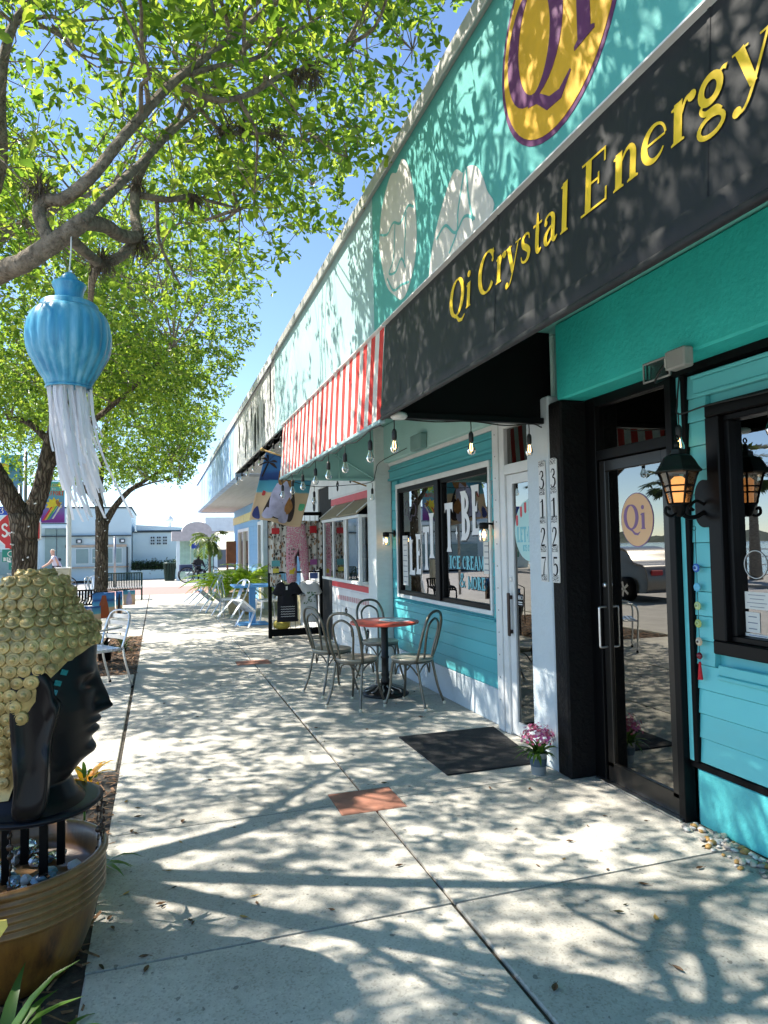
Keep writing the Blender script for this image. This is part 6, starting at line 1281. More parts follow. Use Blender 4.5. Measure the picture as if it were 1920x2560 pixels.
m = MB(); m.lathe([(a*sc_, (890-b)*sc_) for a, b in ((188, 383), (178, 372), (176, 352), (166, 342), (92, 330), (86, 318), (84, 280), (90, 250), (102, 228), (104, 214), (98, 206), (60, 204), (57, 196), (52, 170), (34, 145), (14, 133), (1, 130))], 48, (JX, JY, JZ)); m.build('urn_lid', JB, jel, smooth=True, angle=50)
m = MB(); m.tube([(JX, JY, JZ+.47), (JX+.005, JY+.01, JZ+.56), (JX+.005, JY+.015, 2.80)], .003, 5); m.build('hanging_cord', WHITE, jel)
RIB = leafmat('white_ribbon', [(.74, .74, .78), (.84, .84, .86)], .3, .5, (1, 1, 1)); rr = random.Random(31)
m = MB(); m.tube([(JX+.083*math.cos(a), JY+.083*math.sin(a), JZ) for a in np.linspace(0, 6.283, 33)[:-1]], .005, 6, closed=True); m.build('rim_ring', JB, jel, smooth=True)
for k in range(64):
    a = rr.uniform(0, 6.283); q = .080*math.sqrt(rr.uniform(.3, 1)); l = rr.uniform(.30, .60) if k % 4 else rr.uniform(.15, .3); w = rr.uniform(.0038, .0072); sw = rr.uniform(.05, .13)*(l/.5)**1.5+rr.uniform(-.02, .02); tw = rr.uniform(-.8, .8); pts = []; n_ = 10
    m = MB(); base = Vector((JX+q*math.cos(a), JY+q*math.sin(a), JZ+.005)); cu = rr.uniform(-.03, .03); ph = rr.uniform(0, 6); vs = []
    for j in range(n_+1):
        t = j/n_; p = base+Vector((sw*t**1.7+.004*math.sin(ph+t*7), cu*t+.004*math.cos(ph+t*6), -l*t*(1-.05*t))); an = tw+t*rr.uniform(-.2, .2)+.5*math.sin(ph+t*4); d = Vector((math.cos(an), math.sin(an), 0))*w; vs += [p-d, p+d]
    m.add(vs, [(2*j, 2*j+1, 2*j+3, 2*j+2) for j in range(n_)]); m.build('ribbon', RIB, jel, smooth=True)
# ------------------------------------------------------------------ aluminium chair on the pad
def aluchair(label):
    t = empty('aluminium_chair', (0, 0, 0), label=label, cat='chair')
    for sx in (-1, 1):
        m = MB(); m.tube(cr([(sx*.255, .22, .015), (sx*.255, .235, .30), (sx*.265, .24, .56), (sx*.27, .18, .645), (sx*.265, .0, .66), (sx*.25, -.18, .67)], 6), .0125, 9); m.build('arm_leg', ALU, t, smooth=True); m = MB(); m.tube(cr([(sx*.255, -.30, .015), (sx*.25, -.22, .3), (sx*.235, -.20, .46)], 5), .0125, 9); m.build('leg', ALU, t, smooth=True)
        for yy in (.22, -.30): m = MB(); m.lathe([(.016, 0), (.017, .01), (.013, .03)], 10, (sx*.255, yy, 0)); m.build('foot', BLACKM, t, smooth=True)
    m = MB(); m.tube(cr([(-.235, -.19, .44), (-.25, -.24, .62), (-.22, -.29, .78), (-.10, -.31, .83), (.10, -.31, .83), (.22, -.29, .78), (.25, -.24, .62), (.235, -.19, .44)], 6), .0125, 9); m.build('back_frame', ALU, t, smooth=True)
    for k in range(4): z = .52+k*.075; m = MB(); m.grid(lambda u, v: (-.235+.47*u, -.215-.11*(z-.44)/.4-.03*math.sin(math.pi*u), z+.045*v), 8, 2); m.build('back_slat', ALU, t, smooth=True)
    for k in range(7): y = -.18+k*.058; MB().box(-.235, .235, y, y+.045, .435, .447, .003).build('seat_slat', ALU, t)
    for sx in (-1, 1): m = MB(); m.tube([(sx*.238, -.20, .428), (sx*.25, .235, .428)], .011, 8); m.build('seat_rail', ALU, t, smooth=True)
    return t
put(aluchair('silver aluminium slatted armchair right behind the statue face'), -.66, 8.25, R(120))
# ------------------------------------------------------------------ street furniture beyond the statue
BGRN = mat('dark_green_metal', (.008, .035, .022), .4, var=.2)
def bench(x0, x1, y, z0, z1, label, m_, n):
    t = empty('slatted_bench', ((x0+x1)/2, y, 0), label=label, cat='bench', group='metal benches facing the street')
    for k in range(n): x = x0+(k+.5)*(x1-x0)/n; w = (x1-x0)/n*.33; m = MB(); m.tube(cr([(x, y+.04, z1), (x, y, z1-.2), (x, y-.05, z0), (x, y-.12, z0-.035), (x, y-.42, z0-.045), (x, y-.46, z0-.09)], 3), w, 4); m.build('slat', m_, t)
    m = MB(); m.tube([(x0, y+.045, z1), (x1, y+.045, z1)], .018, 8); m.build('top_rail', m_, t); m = MB(); m.tube([(x0, y-.46, z0-.09), (x1, y-.46, z0-.09)], .018, 8); m.build('front_rail', m_, t)
    for x in (x0, x1): m = MB(); m.tube(cr([(x, y+.045, z1), (x, y-.04, z0), (x, y+.05, 0)], 4), .022, 8); m.build('leg', m_, t, smooth=True); m = MB(); m.tube(cr([(x, y-.05, z0), (x, y-.44, z0-.06), (x, y-.48, 0)], 4), .022, 8); m.build('leg', m_, t, smooth=True)
bench(-1.50, -.47, 22.5, .42, .80, 'dark green slatted bench right of the slim oak trunk', BGRN, 22); bench(-1.98, -1.36, 17.2, .40, .60, 'black slatted bench partly behind the garden flags', BLACKM, 10)
# garden flags on a low rail
gr = empty('flag_rail', (-.8, 12, 0), label='low black rail carrying the small garden flags', cat='stand')
m = MB(); m.tube([(-1.22, 11.7, .66), (-.95, 12.0, .84), (-.33, 12.25, .86)], .008, 6); m.build('rail', BLACKM, gr)
for x, y, h in ((-1.22, 11.7, .66), (-.78, 12.07, .845)): m = MB(); m.tube([(x, y+.01, -.03), (x, y+.01, h)], .010, 6); m.build('post', BLACKM, gr)
GF = flagprint('garden_flag_print', [(.0, (.62, .30, .22)), (.12, (.62, .44, .30)), (.42, (.62, .46, .30)), (.46, (.12, .40, .50)), (.64, (.05, .22, .42)), (.70, (.02, .05, .2)), (.8, (.05, .22, .5)), (1, (.04, .16, .42))], 2, 0, .42)
for x0, x1, y, z1, h, fur, lab in ((-1.19, -.86, 11.80, .64, .30, LIL, 'garden flag with pale grey dog, nearest and lowest of the row'), (-1.0, -.665, 12.02, .835, .41, mat('rust_dog_print', (.30, .07, .02), .8), 'garden flag with rust coloured dog in middle of row'), (-.655, -.555, 12.12, .84, .40, BLK, 'narrow garden flag seen edge on in the row'), (-.55, -.36, 12.2, .845, .24, LIL, 'garden flag with pale dog at right end of row')):
    f_ = lambda u, v, x0=x0, x1=x1, y=y, z1=z1, h=h: (x0+(x1-x0)*u, y+.015*math.sin(u*6+v*3)+.02*u, z1-h*v)
    o = cloth(f_, 10, 10, GF, 'garden_flag', lab, 'flag', 'garden flags on the low rail', .003)
    q = cr([(.42, .12), (.38, .3), (.30, .5), (.28, .95), (.72, .95), (.70, .5), (.64, .3), (.60, .12), (.42, .12)], 3)[:-1]; k = len(q); mb = MB(); vs = [f_(p[0], p[1]) for p in q]; c = f_(.5, .55); mb.add([(p[0], p[1]-.006, p[2]) for p in vs]+[(c[0], c[1]-.006, c[2])], [(i, (i+1) % k, k) for i in range(k)]); mb.build('dog_print', fur, o)
o = cloth(lambda u, v: (-1.13+.135*u, 9.0+.01*math.sin(u*5), 1.11-.24*v), 6, 6, mat('royal_blue_cloth', (.02, .03, .22), .8), 'paw_flag', 'small royal blue flag with red hand print', 'flag', None, .003)
m = MB(); m.prism([(0, 0), (.02, .05), (.01, .10), (.03, .07), (.035, .115), (.045, .07), (.06, .11), (.06, .065), (.085, .085), (.07, .03), (.06, -.03), (.02, -.03)], (-1.085, 8.99, .98), (1, 0, 0), (0, 0, 1), (0, -.002, 0)); m.build('red_print', RED, o); m = MB(); m.tube([(-1.14, 9.0, 1.115), (-.99, 9.0, 1.115)], .005, 6); m.tube([(-1.14, 9.0, 1.115), (-1.14, 9.0, 0)], .006, 6); m.build('stake', BLACKM, o)
bp = empty('dark_potted_plant', (-.70, 10.3, 0), label='dark leaved plant in black pot under the garden flags', cat='plant'); m = MB(); m.lathe([(.08, 0), (.10, .18), (.11, .2), (.09, .2), (.08, .17), (.001, .17)], 18, (-.70, 10.3, 0)); m.build('pot', BLACKM, bp, smooth=True); blades((-.70, 10.3, .17), 40, .12, .28, .03, leafmat('near_black_leaf', [(.006, .007, .006), (.012, .014, .010)], .05), bp, 'leaves', 33, 1.3)
c = copy_tree(w0); c['label'] = 'white metal chair behind the black bench'; place(c, -1.75, 19.2, 0, 0, 0, 2.4)
c = copy_tree(w0); c['label'] = 'white metal chair just left of the slim oak base'; place(c, -1.45, 18.9, 0, 0, 0, -1.9)
# stop sign cluster
ss = empty('stop_sign', (-2.47, 14.45, 0), label='red octagonal stop sign on post half hidden by the forked oak', cat='sign'); SR = mat('sign_red', (.50, .015, .02), .4, var=.04); SG = mat('sign_green', (.0, .20, .15), .4, var=.05); SB = mat('sign_blue', (.01, .06, .42), .4)
m = MB(); m.tube([(-2.47, 14.47, -.1), (-2.47, 14.47, 2.75)], .03, 10); m.build('post', GREYM, ss, smooth=True)
octp = lambda r_: [(r_*math.cos(math.pi/8+k*math.pi/4), r_*math.sin(math.pi/8+k*math.pi/4)) for k in range(8)]
MB().prism(octp(.405), (-2.47, 14.435, 1.91), (1, 0, 0), (0, 0, 1), (0, -.004, 0)).build('white_border', WHITE, ss); MB().prism(octp(.378), (-2.47, 14.430, 1.91), (1, 0, 0), (0, 0, 1), (0, -.004, 0)).build('red_face', SR, ss)
def xtext(s, o, size, w, m_, par, each=True): q = textw(s, G2, size); text(s, G2, o, (1, 0, 0), (0, 0, 1), (0, -.003, 0), m_, par, size, xs=w/q, each=each)
xtext('STOP', (-2.775, 14.424, 1.79), .25, .61, WHITE, ss)
b = MB().box(-2.70, -2.24, 14.425, 14.43, 1.38, 1.50).build('all_way_plate', SR, ss); b.location.z += .20; xtext('ALL WAY', (-2.68, 14.42, 1.605), .075, .42, WHITE, b, False)
def sgn(x0, x1, z0, z1, m_, nm): return MB().box(x0, x1, 14.425, 14.43, z0, z1, .002).build(nm, m_, ss)
g_ = sgn(-2.75, -2.23, 1.33, 1.56, SG, 'bike_route_sign'); m = MB()
for dx in (-.10, .12): m.tube([(-2.49+dx+.065*math.cos(a), 14.42, 1.475+.05*math.sin(a)) for a in np.linspace(0, 6.283, 20)[:-1]], .008, 5, closed=True)
m.tube([(-2.59, 14.42, 1.475), (-2.50, 14.42, 1.53), (-2.40, 14.42, 1.53), (-2.37, 14.42, 1.475)], .007, 5); m.build('bicycle_symbol', WHITE, g_); xtext('BIKE ROUTE', (-2.73, 14.42, 1.345), .065, .48, WHITE, g_, False)
a_ = sgn(-2.64, -2.34, 1.18, 1.31, SG, 'arrow_sign'); m = MB(); m.prism([(-.11, 0), (-.05, .04), (-.05, .015), (.10, .015), (.10, -.015), (-.05, -.015), (-.05, -.04)], (-2.49, 14.424, 1.245), (1, 0, 0), (0, 0, 1), (0, -.003, 0)); m.build('arrow', WHITE, a_)
b_ = sgn(-3.0, -2.40, 2.20, 2.36, SB, 'street_name_blade'); m = MB(); glyph(m, '3', G, (-2.80, 14.424, 2.225), (.12, 0, 0), (0, 0, .11), (0, -.003, 0)); m.build('digit', WHITE, b_)
# lamp post with the welcome banner
lp = empty('lamp_post', (-2.24, 20, 0), label='white lamp post carrying a rainbow crayon town banner', cat='lamp post'); m = MB(); m.lathe([(.11, 0), (.10, .3), (.066, .35), (.060, 3.0), (.055, 6.5)], 16, (-2.24, 20, 0)); m.build('pole', WHITE, lp, smooth=True); m = MB(); m.tube([(-2.24, 19.97, 2.23), (-2.92, 19.97, 2.23)], .012, 6); m.tube([(-2.24, 19.97, 3.36), (-2.92, 19.97, 3.36)], .012, 6); m.build('banner_arm', BLACKM, lp)
m = MB(); m.lathe([(.06, 6.5), (.12, 6.6), (.2, 6.75), (.2, 7.0), (.05, 7.15)], 14, (-2.24, 20, 0)); m.build('lamp_head', WHITE, lp, smooth=True)
BN = flagprint('banner_print', [(0, (.16, .02, .20)), (.18, (.22, .05, .32)), (.40, (.16, .18, .48)), (.62, (.12, .32, .52)), (.8, (.14, .46, .50)), (1, (.12, .50, .48))], 2, -.55, .55)
bn = MB().box(-2.91, -2.34, 19.965, 19.972, 2.25, 3.34).build('banner', BN, lp); xtext('WELCOME', (-2.82, 19.962, 3.20), .085, .40, mat('banner_yellow', (.7, .55, .1), .6), bn, False); xtext('GULFPORT', (-2.89, 19.962, 2.97), .12, .53, mat('banner_red', (.62, .08, .03), .6), bn, False); xtext('TO', (-2.66, 19.962, 3.11), .06, .1, WHITE, bn, False)
m = MB(); m.prism([(.21*(1 if k % 2 else .66)*math.cos(k*math.pi/10), .21*(1 if k % 2 else .66)*math.sin(k*math.pi/10)) for k in range(20)], (-2.60, 19.963, 2.72), (1, 0, 0), (0, 0, 1), (0, -.002, 0)); m.build('yellow_burst', mat('burst_yellow', (.72, .58, .04), .6), bn)
for k, cc in enumerate(((.6, .03, .03), (.65, .45, .03), (.05, .35, .10), (.05, .15, .5), (.6, .6, .65))): m = MB(); m.prism([(0, 0), (.04, 0), (.25, .36), (.21, .36)], (-2.88+k*.058, 19.9605, 2.31+k*.012), (1, 0, 0), (0, 0, 1), (0, -.0015, 0)); m.build('rainbow_bar', mat('rainbow_%d' % k, cc, .6), bn)
m = MB(); m.prism([(.045*math.cos(a), .10*math.sin(a)) for a in np.linspace(0, 6.283, 16)[:-1]], (-2.50, 19.958, 2.76), (.92, 0, .4), (-.4, 0, .92), (0, -.0015, 0)); m.build('brown_tip', BRN, bn)
ub = empty('utility_cabinet', (-2.2, 18.6, 0), label='beige utility cabinet at foot of the lamp post', cat='cabinet'); BG = mat('beige_box', (.46, .42, .32), .5, var=.15, vs=4); MB().box(-2.36, -2.04, 18.5, 18.75, .35, 1.08, .02).build('body', BG, ub); MB().box(-2.375, -2.025, 18.485, 18.765, 1.082, 1.11, .008).build('lid', WHITE, ub); MB().box(-2.24, -2.16, 18.6, 18.68, 0, .35).build('leg', GREYM, ub); MB().box(-2.34, -2.22, 18.485, 18.499, .45, 1.0, .004).build('door', BG, ub)
bp2 = empty('banner_post', (-3.12, 19, 0), label='post with blue and orange banner glimpsed through the oak fork', cat='banner'); m = MB(); m.tube([(-3.12, 19.02, 0), (-3.12, 19.02, 4.0)], .04, 8); m.build('pole', GREYM, bp2, smooth=True); MB().box(-3.66, -3.18, 19.0, 19.006, 2.85, 3.9).build('banner', flagprint('blue_banner_print', [(0, (.30, .38, .50)), (.35, (.10, .25, .42)), (.7, (.06, .26, .42)), (1, (.08, .36, .46))], 2, -.5, .5), bp2); m = MB(); m.prism([(-.24, -.25), (-.10, -.05), (-.06, .25), (-.24, .30)], (-3.42, 18.998, 3.4), (1, 0, 0), (0, 0, 1), (0, -.002, 0)); m.build('yellow_shape', mat('banner_sun', (.7, .45, .03), .6), bp2); m = MB(); m.prism([(-.24, -.42), (-.12, -.2), (-.10, -.06), (-.24, -.26)], (-3.42, 18.997, 3.4), (1, 0, 0), (0, 0, 1), (0, -.002, 0)); m.build('red_shape', RED, bp2)
m = MB(); m.tube([(-1.66, 30, 0), (-1.66, 30, 2.0)], .045, 8); m.sphere((-1.66, 30, 2.0), .05); m.build('street_pole', GREYM, label='thin grey pole before the pale blue building', cat='pole', smooth=True)
m = MB(); m.lathe([(.10, 2.6), (.10, 3.0), (.22, 3.05), (.20, 3.2), (.06, 3.35), (.001, 3.5)], 14, (.62, 40.5, 0)); m.build('roof_vent', WHITE, label='white turbine vent on roof of low building', cat='vent', smooth=True)
# white building column and far blocks
FB = mat('pale_blue_render', (.50, .63, .66), .6, var=.04, vs=1); FW = mat('pale_white_render', (.60, .70, .72), .6, var=.04); FG = mat('grey_green_panel', (.22, .32, .31), .6, var=.06); FT = mat('dark_trim', (.03, .05, .06), .6); TANB = mat('beige_lintel', (.42, .34, .26), .6)
b1 = empty('corner_building', (-6, 40, 0), label='pale blue flat roofed building across the far street', cat='building')
w = MB(); w.box(-16, -1.30, 37.4, 46, 0, 3.60); w.build('wall', FB, b1); MB().box(-16.05, -1.25, 37.35, 46.05, 3.602, 3.68).build('parapet_cap', FT, b1); MB().box(-16, -1.28, 37.22, 37.399, 2.19, 2.25).build('dark_ledge', FT, b1); MB().box(-4.35, -1.5, 37.30, 37.399, 1.66, 1.78).build('lintel', TANB, b1)
for x0, x1 in ((-3.15, -2.66), (-2.60, -2.13), (-2.08, -1.70), (-3.9, -3.25)): f = MB().box(x0, x1, 37.34, 37.398, .82, 1.62).build('window', FW, b1); MB().box(x0+.04, x1-.04, 37.325, 37.339, .86, 1.58).build('pane', FG, f)
MB().box(-4.3, -1.4, 37.25, 37.398, .62, .70).build('sill', TANB, b1)
for x in (-1.72, -3.72): s_ = MB().box(x-.13, x+.13, 37.2, 37.35, 1.86, 2.06).build('wall_lamp', FT, b1); MB().box(x-.05, x+.09, 37.195, 37.199, 1.90, 2.01).build('lamp_lens', WHITE, s_)
MB().box(-1.52, -1.44, 37.25, 37.35, 0, 1.65).build('downpipe', FT, b1); MB().box(-5.6, -5.32, 35.6, 35.9, 0, 4.1).build('white_pillar', FW, b1)
for x0, x1 in ((-5.25, -4.75), (-4.70, -4.15)): MB().box(x0, x1, 37.3, 37.397, 0.3, 2.60).build('panel', FG, b1)
MB().box(-5.32, -4.1, 36.9, 37.1, 2.62, 2.75).build('beam', FW, b1); MB().box(-12.5, -6.2, 37.2, 37.39, .4, 1.5).build('shop_window', FG, b1); MB().box(-13, -5.6, 36.6, 37.39, 2.6, 2.8).build('canopy', FW, b1)
for k in range(5): MB().box(-12.5, -5.7, 37.33, 37.396, 1.62+k*.19, 1.62+k*.19+.17).build('plank', FW, b1)
b2 = empty('low_building', (0, 40, 0), label='low pale aqua wall building with pierced vent blocks', cat='building'); w = MB(); w.box(-1.26, 1.6, 38.4, 44, 0, 2.42); w.build('wall', FB, b2); MB().box(-1.28, 1.7, 38.3, 38.398, 2.38, 2.45).build('eave', FT, b2); MB().prism([(-1.1, 2.5), (1.7, 2.5), (1.7, 2.62), (-1.1, 2.80)], (0, 38.6, 0), (1, 0, 0), (0, 0, 1), (0, 5, 0)).build('roof', FW, b2)
for i in range(3):
    for j in range(3): q = MB().box(-.40+i*.31, -.14+i*.31, 38.34, 38.399, 1.73+j*.155, 1.87+j*.155, .006).build('vent_block', FW, b2); MB().box(-.37+i*.31, -.28+i*.31, 38.335, 38.3395, 1.75+j*.155, 1.85+j*.155).box(-.26+i*.31, -.17+i*.31, 38.335, 38.3395, 1.75+j*.155, 1.85+j*.155).build('hole', FT, q)
MB().box(-1.3, .95, 37.2, 37.6, 0, .46, .01).build('planter_wall', FB, label='low planter wall under the dark hedge', cat='wall')
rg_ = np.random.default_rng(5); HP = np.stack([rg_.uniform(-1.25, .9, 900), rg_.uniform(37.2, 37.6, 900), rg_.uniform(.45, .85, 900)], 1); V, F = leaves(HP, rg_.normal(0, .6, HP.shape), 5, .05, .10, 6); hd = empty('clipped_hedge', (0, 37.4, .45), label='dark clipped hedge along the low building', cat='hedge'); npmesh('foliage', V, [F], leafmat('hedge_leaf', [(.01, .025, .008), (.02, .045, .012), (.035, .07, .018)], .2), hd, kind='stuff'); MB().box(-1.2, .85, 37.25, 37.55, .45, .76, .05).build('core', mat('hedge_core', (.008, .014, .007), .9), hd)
tr = empty('litter_bin', (.52, 34.4, 0), label='dark green slatted litter bin by the shelter post', cat='bin')
for k in range(22): a = k*math.pi/11; m = MB(); m.tube([(.52+.21*math.cos(a), 34.4+.21*math.sin(a), .04), (.52+.27*math.cos(a), 34.4+.27*math.sin(a), .80)], .022, 4); m.build('slat', BGRN, tr)
m = MB(); m.lathe([(.30, .80), (.31, .84), (.26, .87), (.18, .86)], 20, (.52, 34.4, 0)); m.lathe([(.22, .0), (.22, .05)], 20, (.52, 34.4, 0)); m.build('rim', BGRN, tr, smooth=True); m = MB(); m.lathe([(.19, .04), (.24, .8)], 16, (.52, 34.4, 0)); m.build('liner', BLACKP, tr)
sh = empty('arched_shelter', (1.7, 34.6, 0), label='shelter with grey arched front and pale green panels', cat='shelter'); SHG = mat('warm_grey_render', (.44, .41, .40), .6); pts = [(.62, 1.88), (2.75, 1.88), (2.75, 2.32), (2.45, 2.32)]+[(1.765+.68*math.cos(a), 2.32+.45*math.sin(a)) for a in np.linspace(.05, math.pi-.05, 18)]+[(1.08, 2.32), (.62, 2.32)]
MB().prism(pts, (0, 34.0, 0), (1, 0, 0), (0, 0, 1), (0, 1.8, 0)).build('arched_roof', SHG, sh)
for x in (.82, 2.55): MB().box(x, x+.16, 34.05, 34.21, 0, 1.879, .01).build('post', FW, sh)
for k in range(9): MB().box(1.0+k*.18, 1.0+k*.18+.172, 35.6, 35.64, 0, 1.87, .004).build('board', mat_('mint_board', (.34, .52, .44)), sh)
MB().box(1.55, 2.1, 34.9, 34.95, 1.5, 1.78).build('blue_panel', SB, sh)
# beyond the shelter: marina haze, white tent roof
MB().box(2.9, 9, 46, 52, 2.6, 3.5).build('white_tent', WHITE, label='white tent roof beyond the shelter', cat='tent'); MB().box(3.0, 3.3, 46.1, 46.4, 0, 2.6).build('tent_pole', WHITE, label='white tent pole beside the shelter', cat='pole')
for k, (x, cc) in enumerate(((4.2, (.10, .12, .15)), (6.6, (.3, .3, .32)))):
    t = empty('parked_car', (x, 44, 0), label=['dark car parked beyond the shelter', 'grey car parked behind the dark one'][k], cat='car', group='cars beyond the shelter'); b = MB(); b.prism([(-2.1, .3), (-2.1, .8), (-1.3, .95), (-.7, 1.4), (.8, 1.42), (1.5, .98), (2.1, .85), (2.1, .3)], (x, 43.2, 0), (1, 0, 0), (0, 0, 1), (0, 1.6, 0)); b.build('body', mat('far_car_%d' % k, cc, .3), t)
    for dx in (-1.3, 1.3): m = MB(); m.lathe([(.32, 0), (.32, .2)], 16); m.v = [(x+dx+p[0], 43.1+p[2], .32+p[1]) for p in m.v]; m.build('wheel', BLACKM, t)
# coconut palm, fern planter
def palm(name, label, base, h, nf, fl_, seed, lean=(0, 0), r0=.09, mats=None, fan=False, lw=.022, nl=26):
    t = empty(name, base, label=label, cat='palm tree', group='palms by the street'); rr = random.Random(seed); b = Vector(base); top = b+Vector((lean[0], lean[1], h)); m = MB(); m.tube(cr([b-Vector((0, 0, .05)), b+Vector((lean[0]*.3, lean[1]*.3, h*.5)), top], 8), [r0*1.5, r0, r0*.9], 12, wob=.04, seed=seed); m.build('trunk', mats[0], t, smooth=True); mb = MB()
    for k in range(nf):
        a = k*2.399+rr.uniform(-.2, .2); el = rr.uniform(-.5, 1.2); l = fl_*rr.uniform(.8, 1.1); d = Vector((math.cos(a), math.sin(a), 0)); p = top.copy(); pts = []; ang = el
        for j in range(9): pts.append(p.copy()); p = p+(d*math.cos(ang)+Vector((0, 0, math.sin(ang))))*l/8; ang -= .22 if not fan else .08
        mb.tube(pts, [.012, .004], 4, cap=False)
        if fan:
            c = pts[-1]; q = pts[-1]-pts[-2]; q.normalize(); s = q.cross(Vector((0, 0, 1))).normalized()
            for j in range(17): an = -1.5+3.0*j/16; dd = (q*math.cos(an)+s*math.sin(an)).normalized(); e = c+dd*l*.55+Vector((0, 0, -.16*l*abs(rr.gauss(.6, .4)))); n_ = dd.cross(q.cross(s)).normalized()*lw*1.3; mb.add([c, (c+e)/2-n_, e, (c+e)/2+n_], [(0, 1, 2, 3)])
        else:
            for j in range(nl):
                t_ = .15+.85*j/nl; i0 = min(7, int(t_*8)); c = pts[i0].lerp(pts[i0+1], t_*8-i0); q = (pts[i0+1]-pts[i0]).normalized(); s = q.cross(Vector((0, 0, 1))).normalized()
                for sg in (-1, 1): ll = l*.34*math.sin(math.pi*(.12+.8*t_)); e = c+(s*sg*.9+q*.55).normalized()*ll+Vector((0, 0, -ll*.35*rr.uniform(.5, 1.4))); n_ = q*lw; mb.add([c-n_*.5, (c+e)/2+Vector((0, 0, .03*ll))-n_, e, (c+e)/2+Vector((0, 0, .03*ll))+n_], [(0, 1, 2, 3)])
    mb.build('crown', mats[1], t, kind='stuff'); return t
PTR = mat('palm_trunk', (.20, .17, .13), .9, var=.3, vs=10, stretch=(1, 1, 6), bump=.5, bs=20); PLF = leafmat('palm_leaf', [(.03, .07, .015), (.07, .12, .02), (.12, .17, .04)], .35)
palm('coconut_palm', 'small coconut palm in front of the shelter', (1.65, 24, 0), 1.78, 13, .85, 2, r0=.045, mats=(PTR, PLF))
pl = empty('fern_planter', (1.75, 16.3, 0), label='tan planter spilling bright green fern fronds by the blue wall', cat='plant'); m = MB(); m.lathe([(.26, 0), (.34, .42), (.37, .45), (.37, .48), (.33, .48), (.30, .40), (.001, .40)], 24, (1.8, 16.2, 0)); m.build('pot', mat('tan_planter', (.45, .38, .24), .7, var=.1), pl, smooth=True)
FERN = leafmat('bright_fern', [(.10, .18, .015), (.18, .28, .02), (.28, .36, .03)], .45); rr = random.Random(3)
for k, (x, y, z) in enumerate(((1.8, 16.2, .5), (1.40, 16.5, .5), (2.1, 16.9, .6))):
    mb = MB()
    for j in range(34):
        a = rr.uniform(0, 6.28); ang = rr.uniform(.5, 1.4); p = Vector((x, y, z)); d = Vector((math.cos(a), math.sin(a), 0)); l = rr.uniform(.8, 1.25); pts = []
        for i in range(8): pts.append(p.copy()); p = p+(d*math.cos(ang)+Vector((0, 0, math.sin(ang))))*l/7; ang -= .26
        for i in range(26):
            t_ = .1+.9*i/26; i0 = min(6, int(t_*7)); c = pts[i0].lerp(pts[i0+1], t_*7-i0); q = (pts[i0+1]-pts[i0]).normalized(); s = q.cross(Vector((0, 0, 1))).normalized()
            for sg in (-1, 1): ll = .17*math.sin(math.pi*(.15+.8*t_)); e = c+(s*sg+q*.5).normalized()*ll+Vector((0, 0, -ll*.3)); n_ = q*.014; mb.add([c, (c+e)/2-n_, e, (c+e)/2+n_], [(0, 1, 2, 3)])
    mb.build('fronds', FERN, pl, kind='stuff')
# ------------------------------------------------------------------ people and bicycles
SKIN = mat('skin', (.50, .29, .21), .6); SHIRT = mat('lilac_white_shirt', (.60, .58, .68), .8); SHORT = mat('navy_shorts', (.012, .016, .04), .8); HAIRW = mat('pale_hair', (.52, .46, .36), .7); DKC = mat('black_clothes', (.010, .010, .012), .8); HAIRD = mat('dark_hair', (.02, .015, .012), .7)
def skin(name, verts, edges, radii, m_, parent, sub=2):
    me = bpy.data.meshes.new(name); me.from_pydata([tuple(v) for v in verts], edges, []); o = bpy.data.objects.new(name, me); COL.objects.link(o); me.materials.append(m_)
    o.modifiers.new('skin', 'SKIN'); sv = me.skin_vertices[0].data
    for i, r_ in enumerate(radii): sv[i].radius = (r_, r_) if not hasattr(r_, '__len__') else r_
    sv[0].use_root = True; s = o.modifiers.new('sub', 'SUBSURF'); s.levels = sub; s.render_levels = sub
    o.parent = parent; o.location = (0, 0, 0); WO[o.name] = worg(parent); return o
def person(name, label, loc, rz, J, skinm, parts):
    t = empty(name, loc, label=label, cat='person'); t.rotation_euler.z = rz
    V = [J[k] for k in J]; ix = {k: i for i, k in enumerate(J)}; E = [('hip', 'waist'), ('waist', 'chest'), ('chest', 'neck'), ('neck', 'head'), ('head', 'crown')]
    for s in 'LR': E += [('chest', 'sh'+s), ('sh'+s, 'el'+s), ('el'+s, 'wr'+s), ('wr'+s, 'ha'+s), ('hip', 'hp'+s), ('hp'+s, 'kn'+s), ('kn'+s, 'an'+s), ('an'+s, 'to'+s)]
    rad = dict(hip=.13, waist=.12, chest=.14, neck=.055, head=.088, crown=.07, sh=.065, el=.045, wr=.032, ha=.036, hp=.095, kn=.06, an=.042, to=.035)
    skin('body', V, [(ix[a], ix[b]) for a, b in E], [rad[k] if k in rad else rad[k[:2]] for k in J], skinm, t)
    for nm, keys, ed, rs, m_ in parts: skin(nm, [J[k] if isinstance(k, str) else k for k in keys], ed, rs, m_, t)
    return t
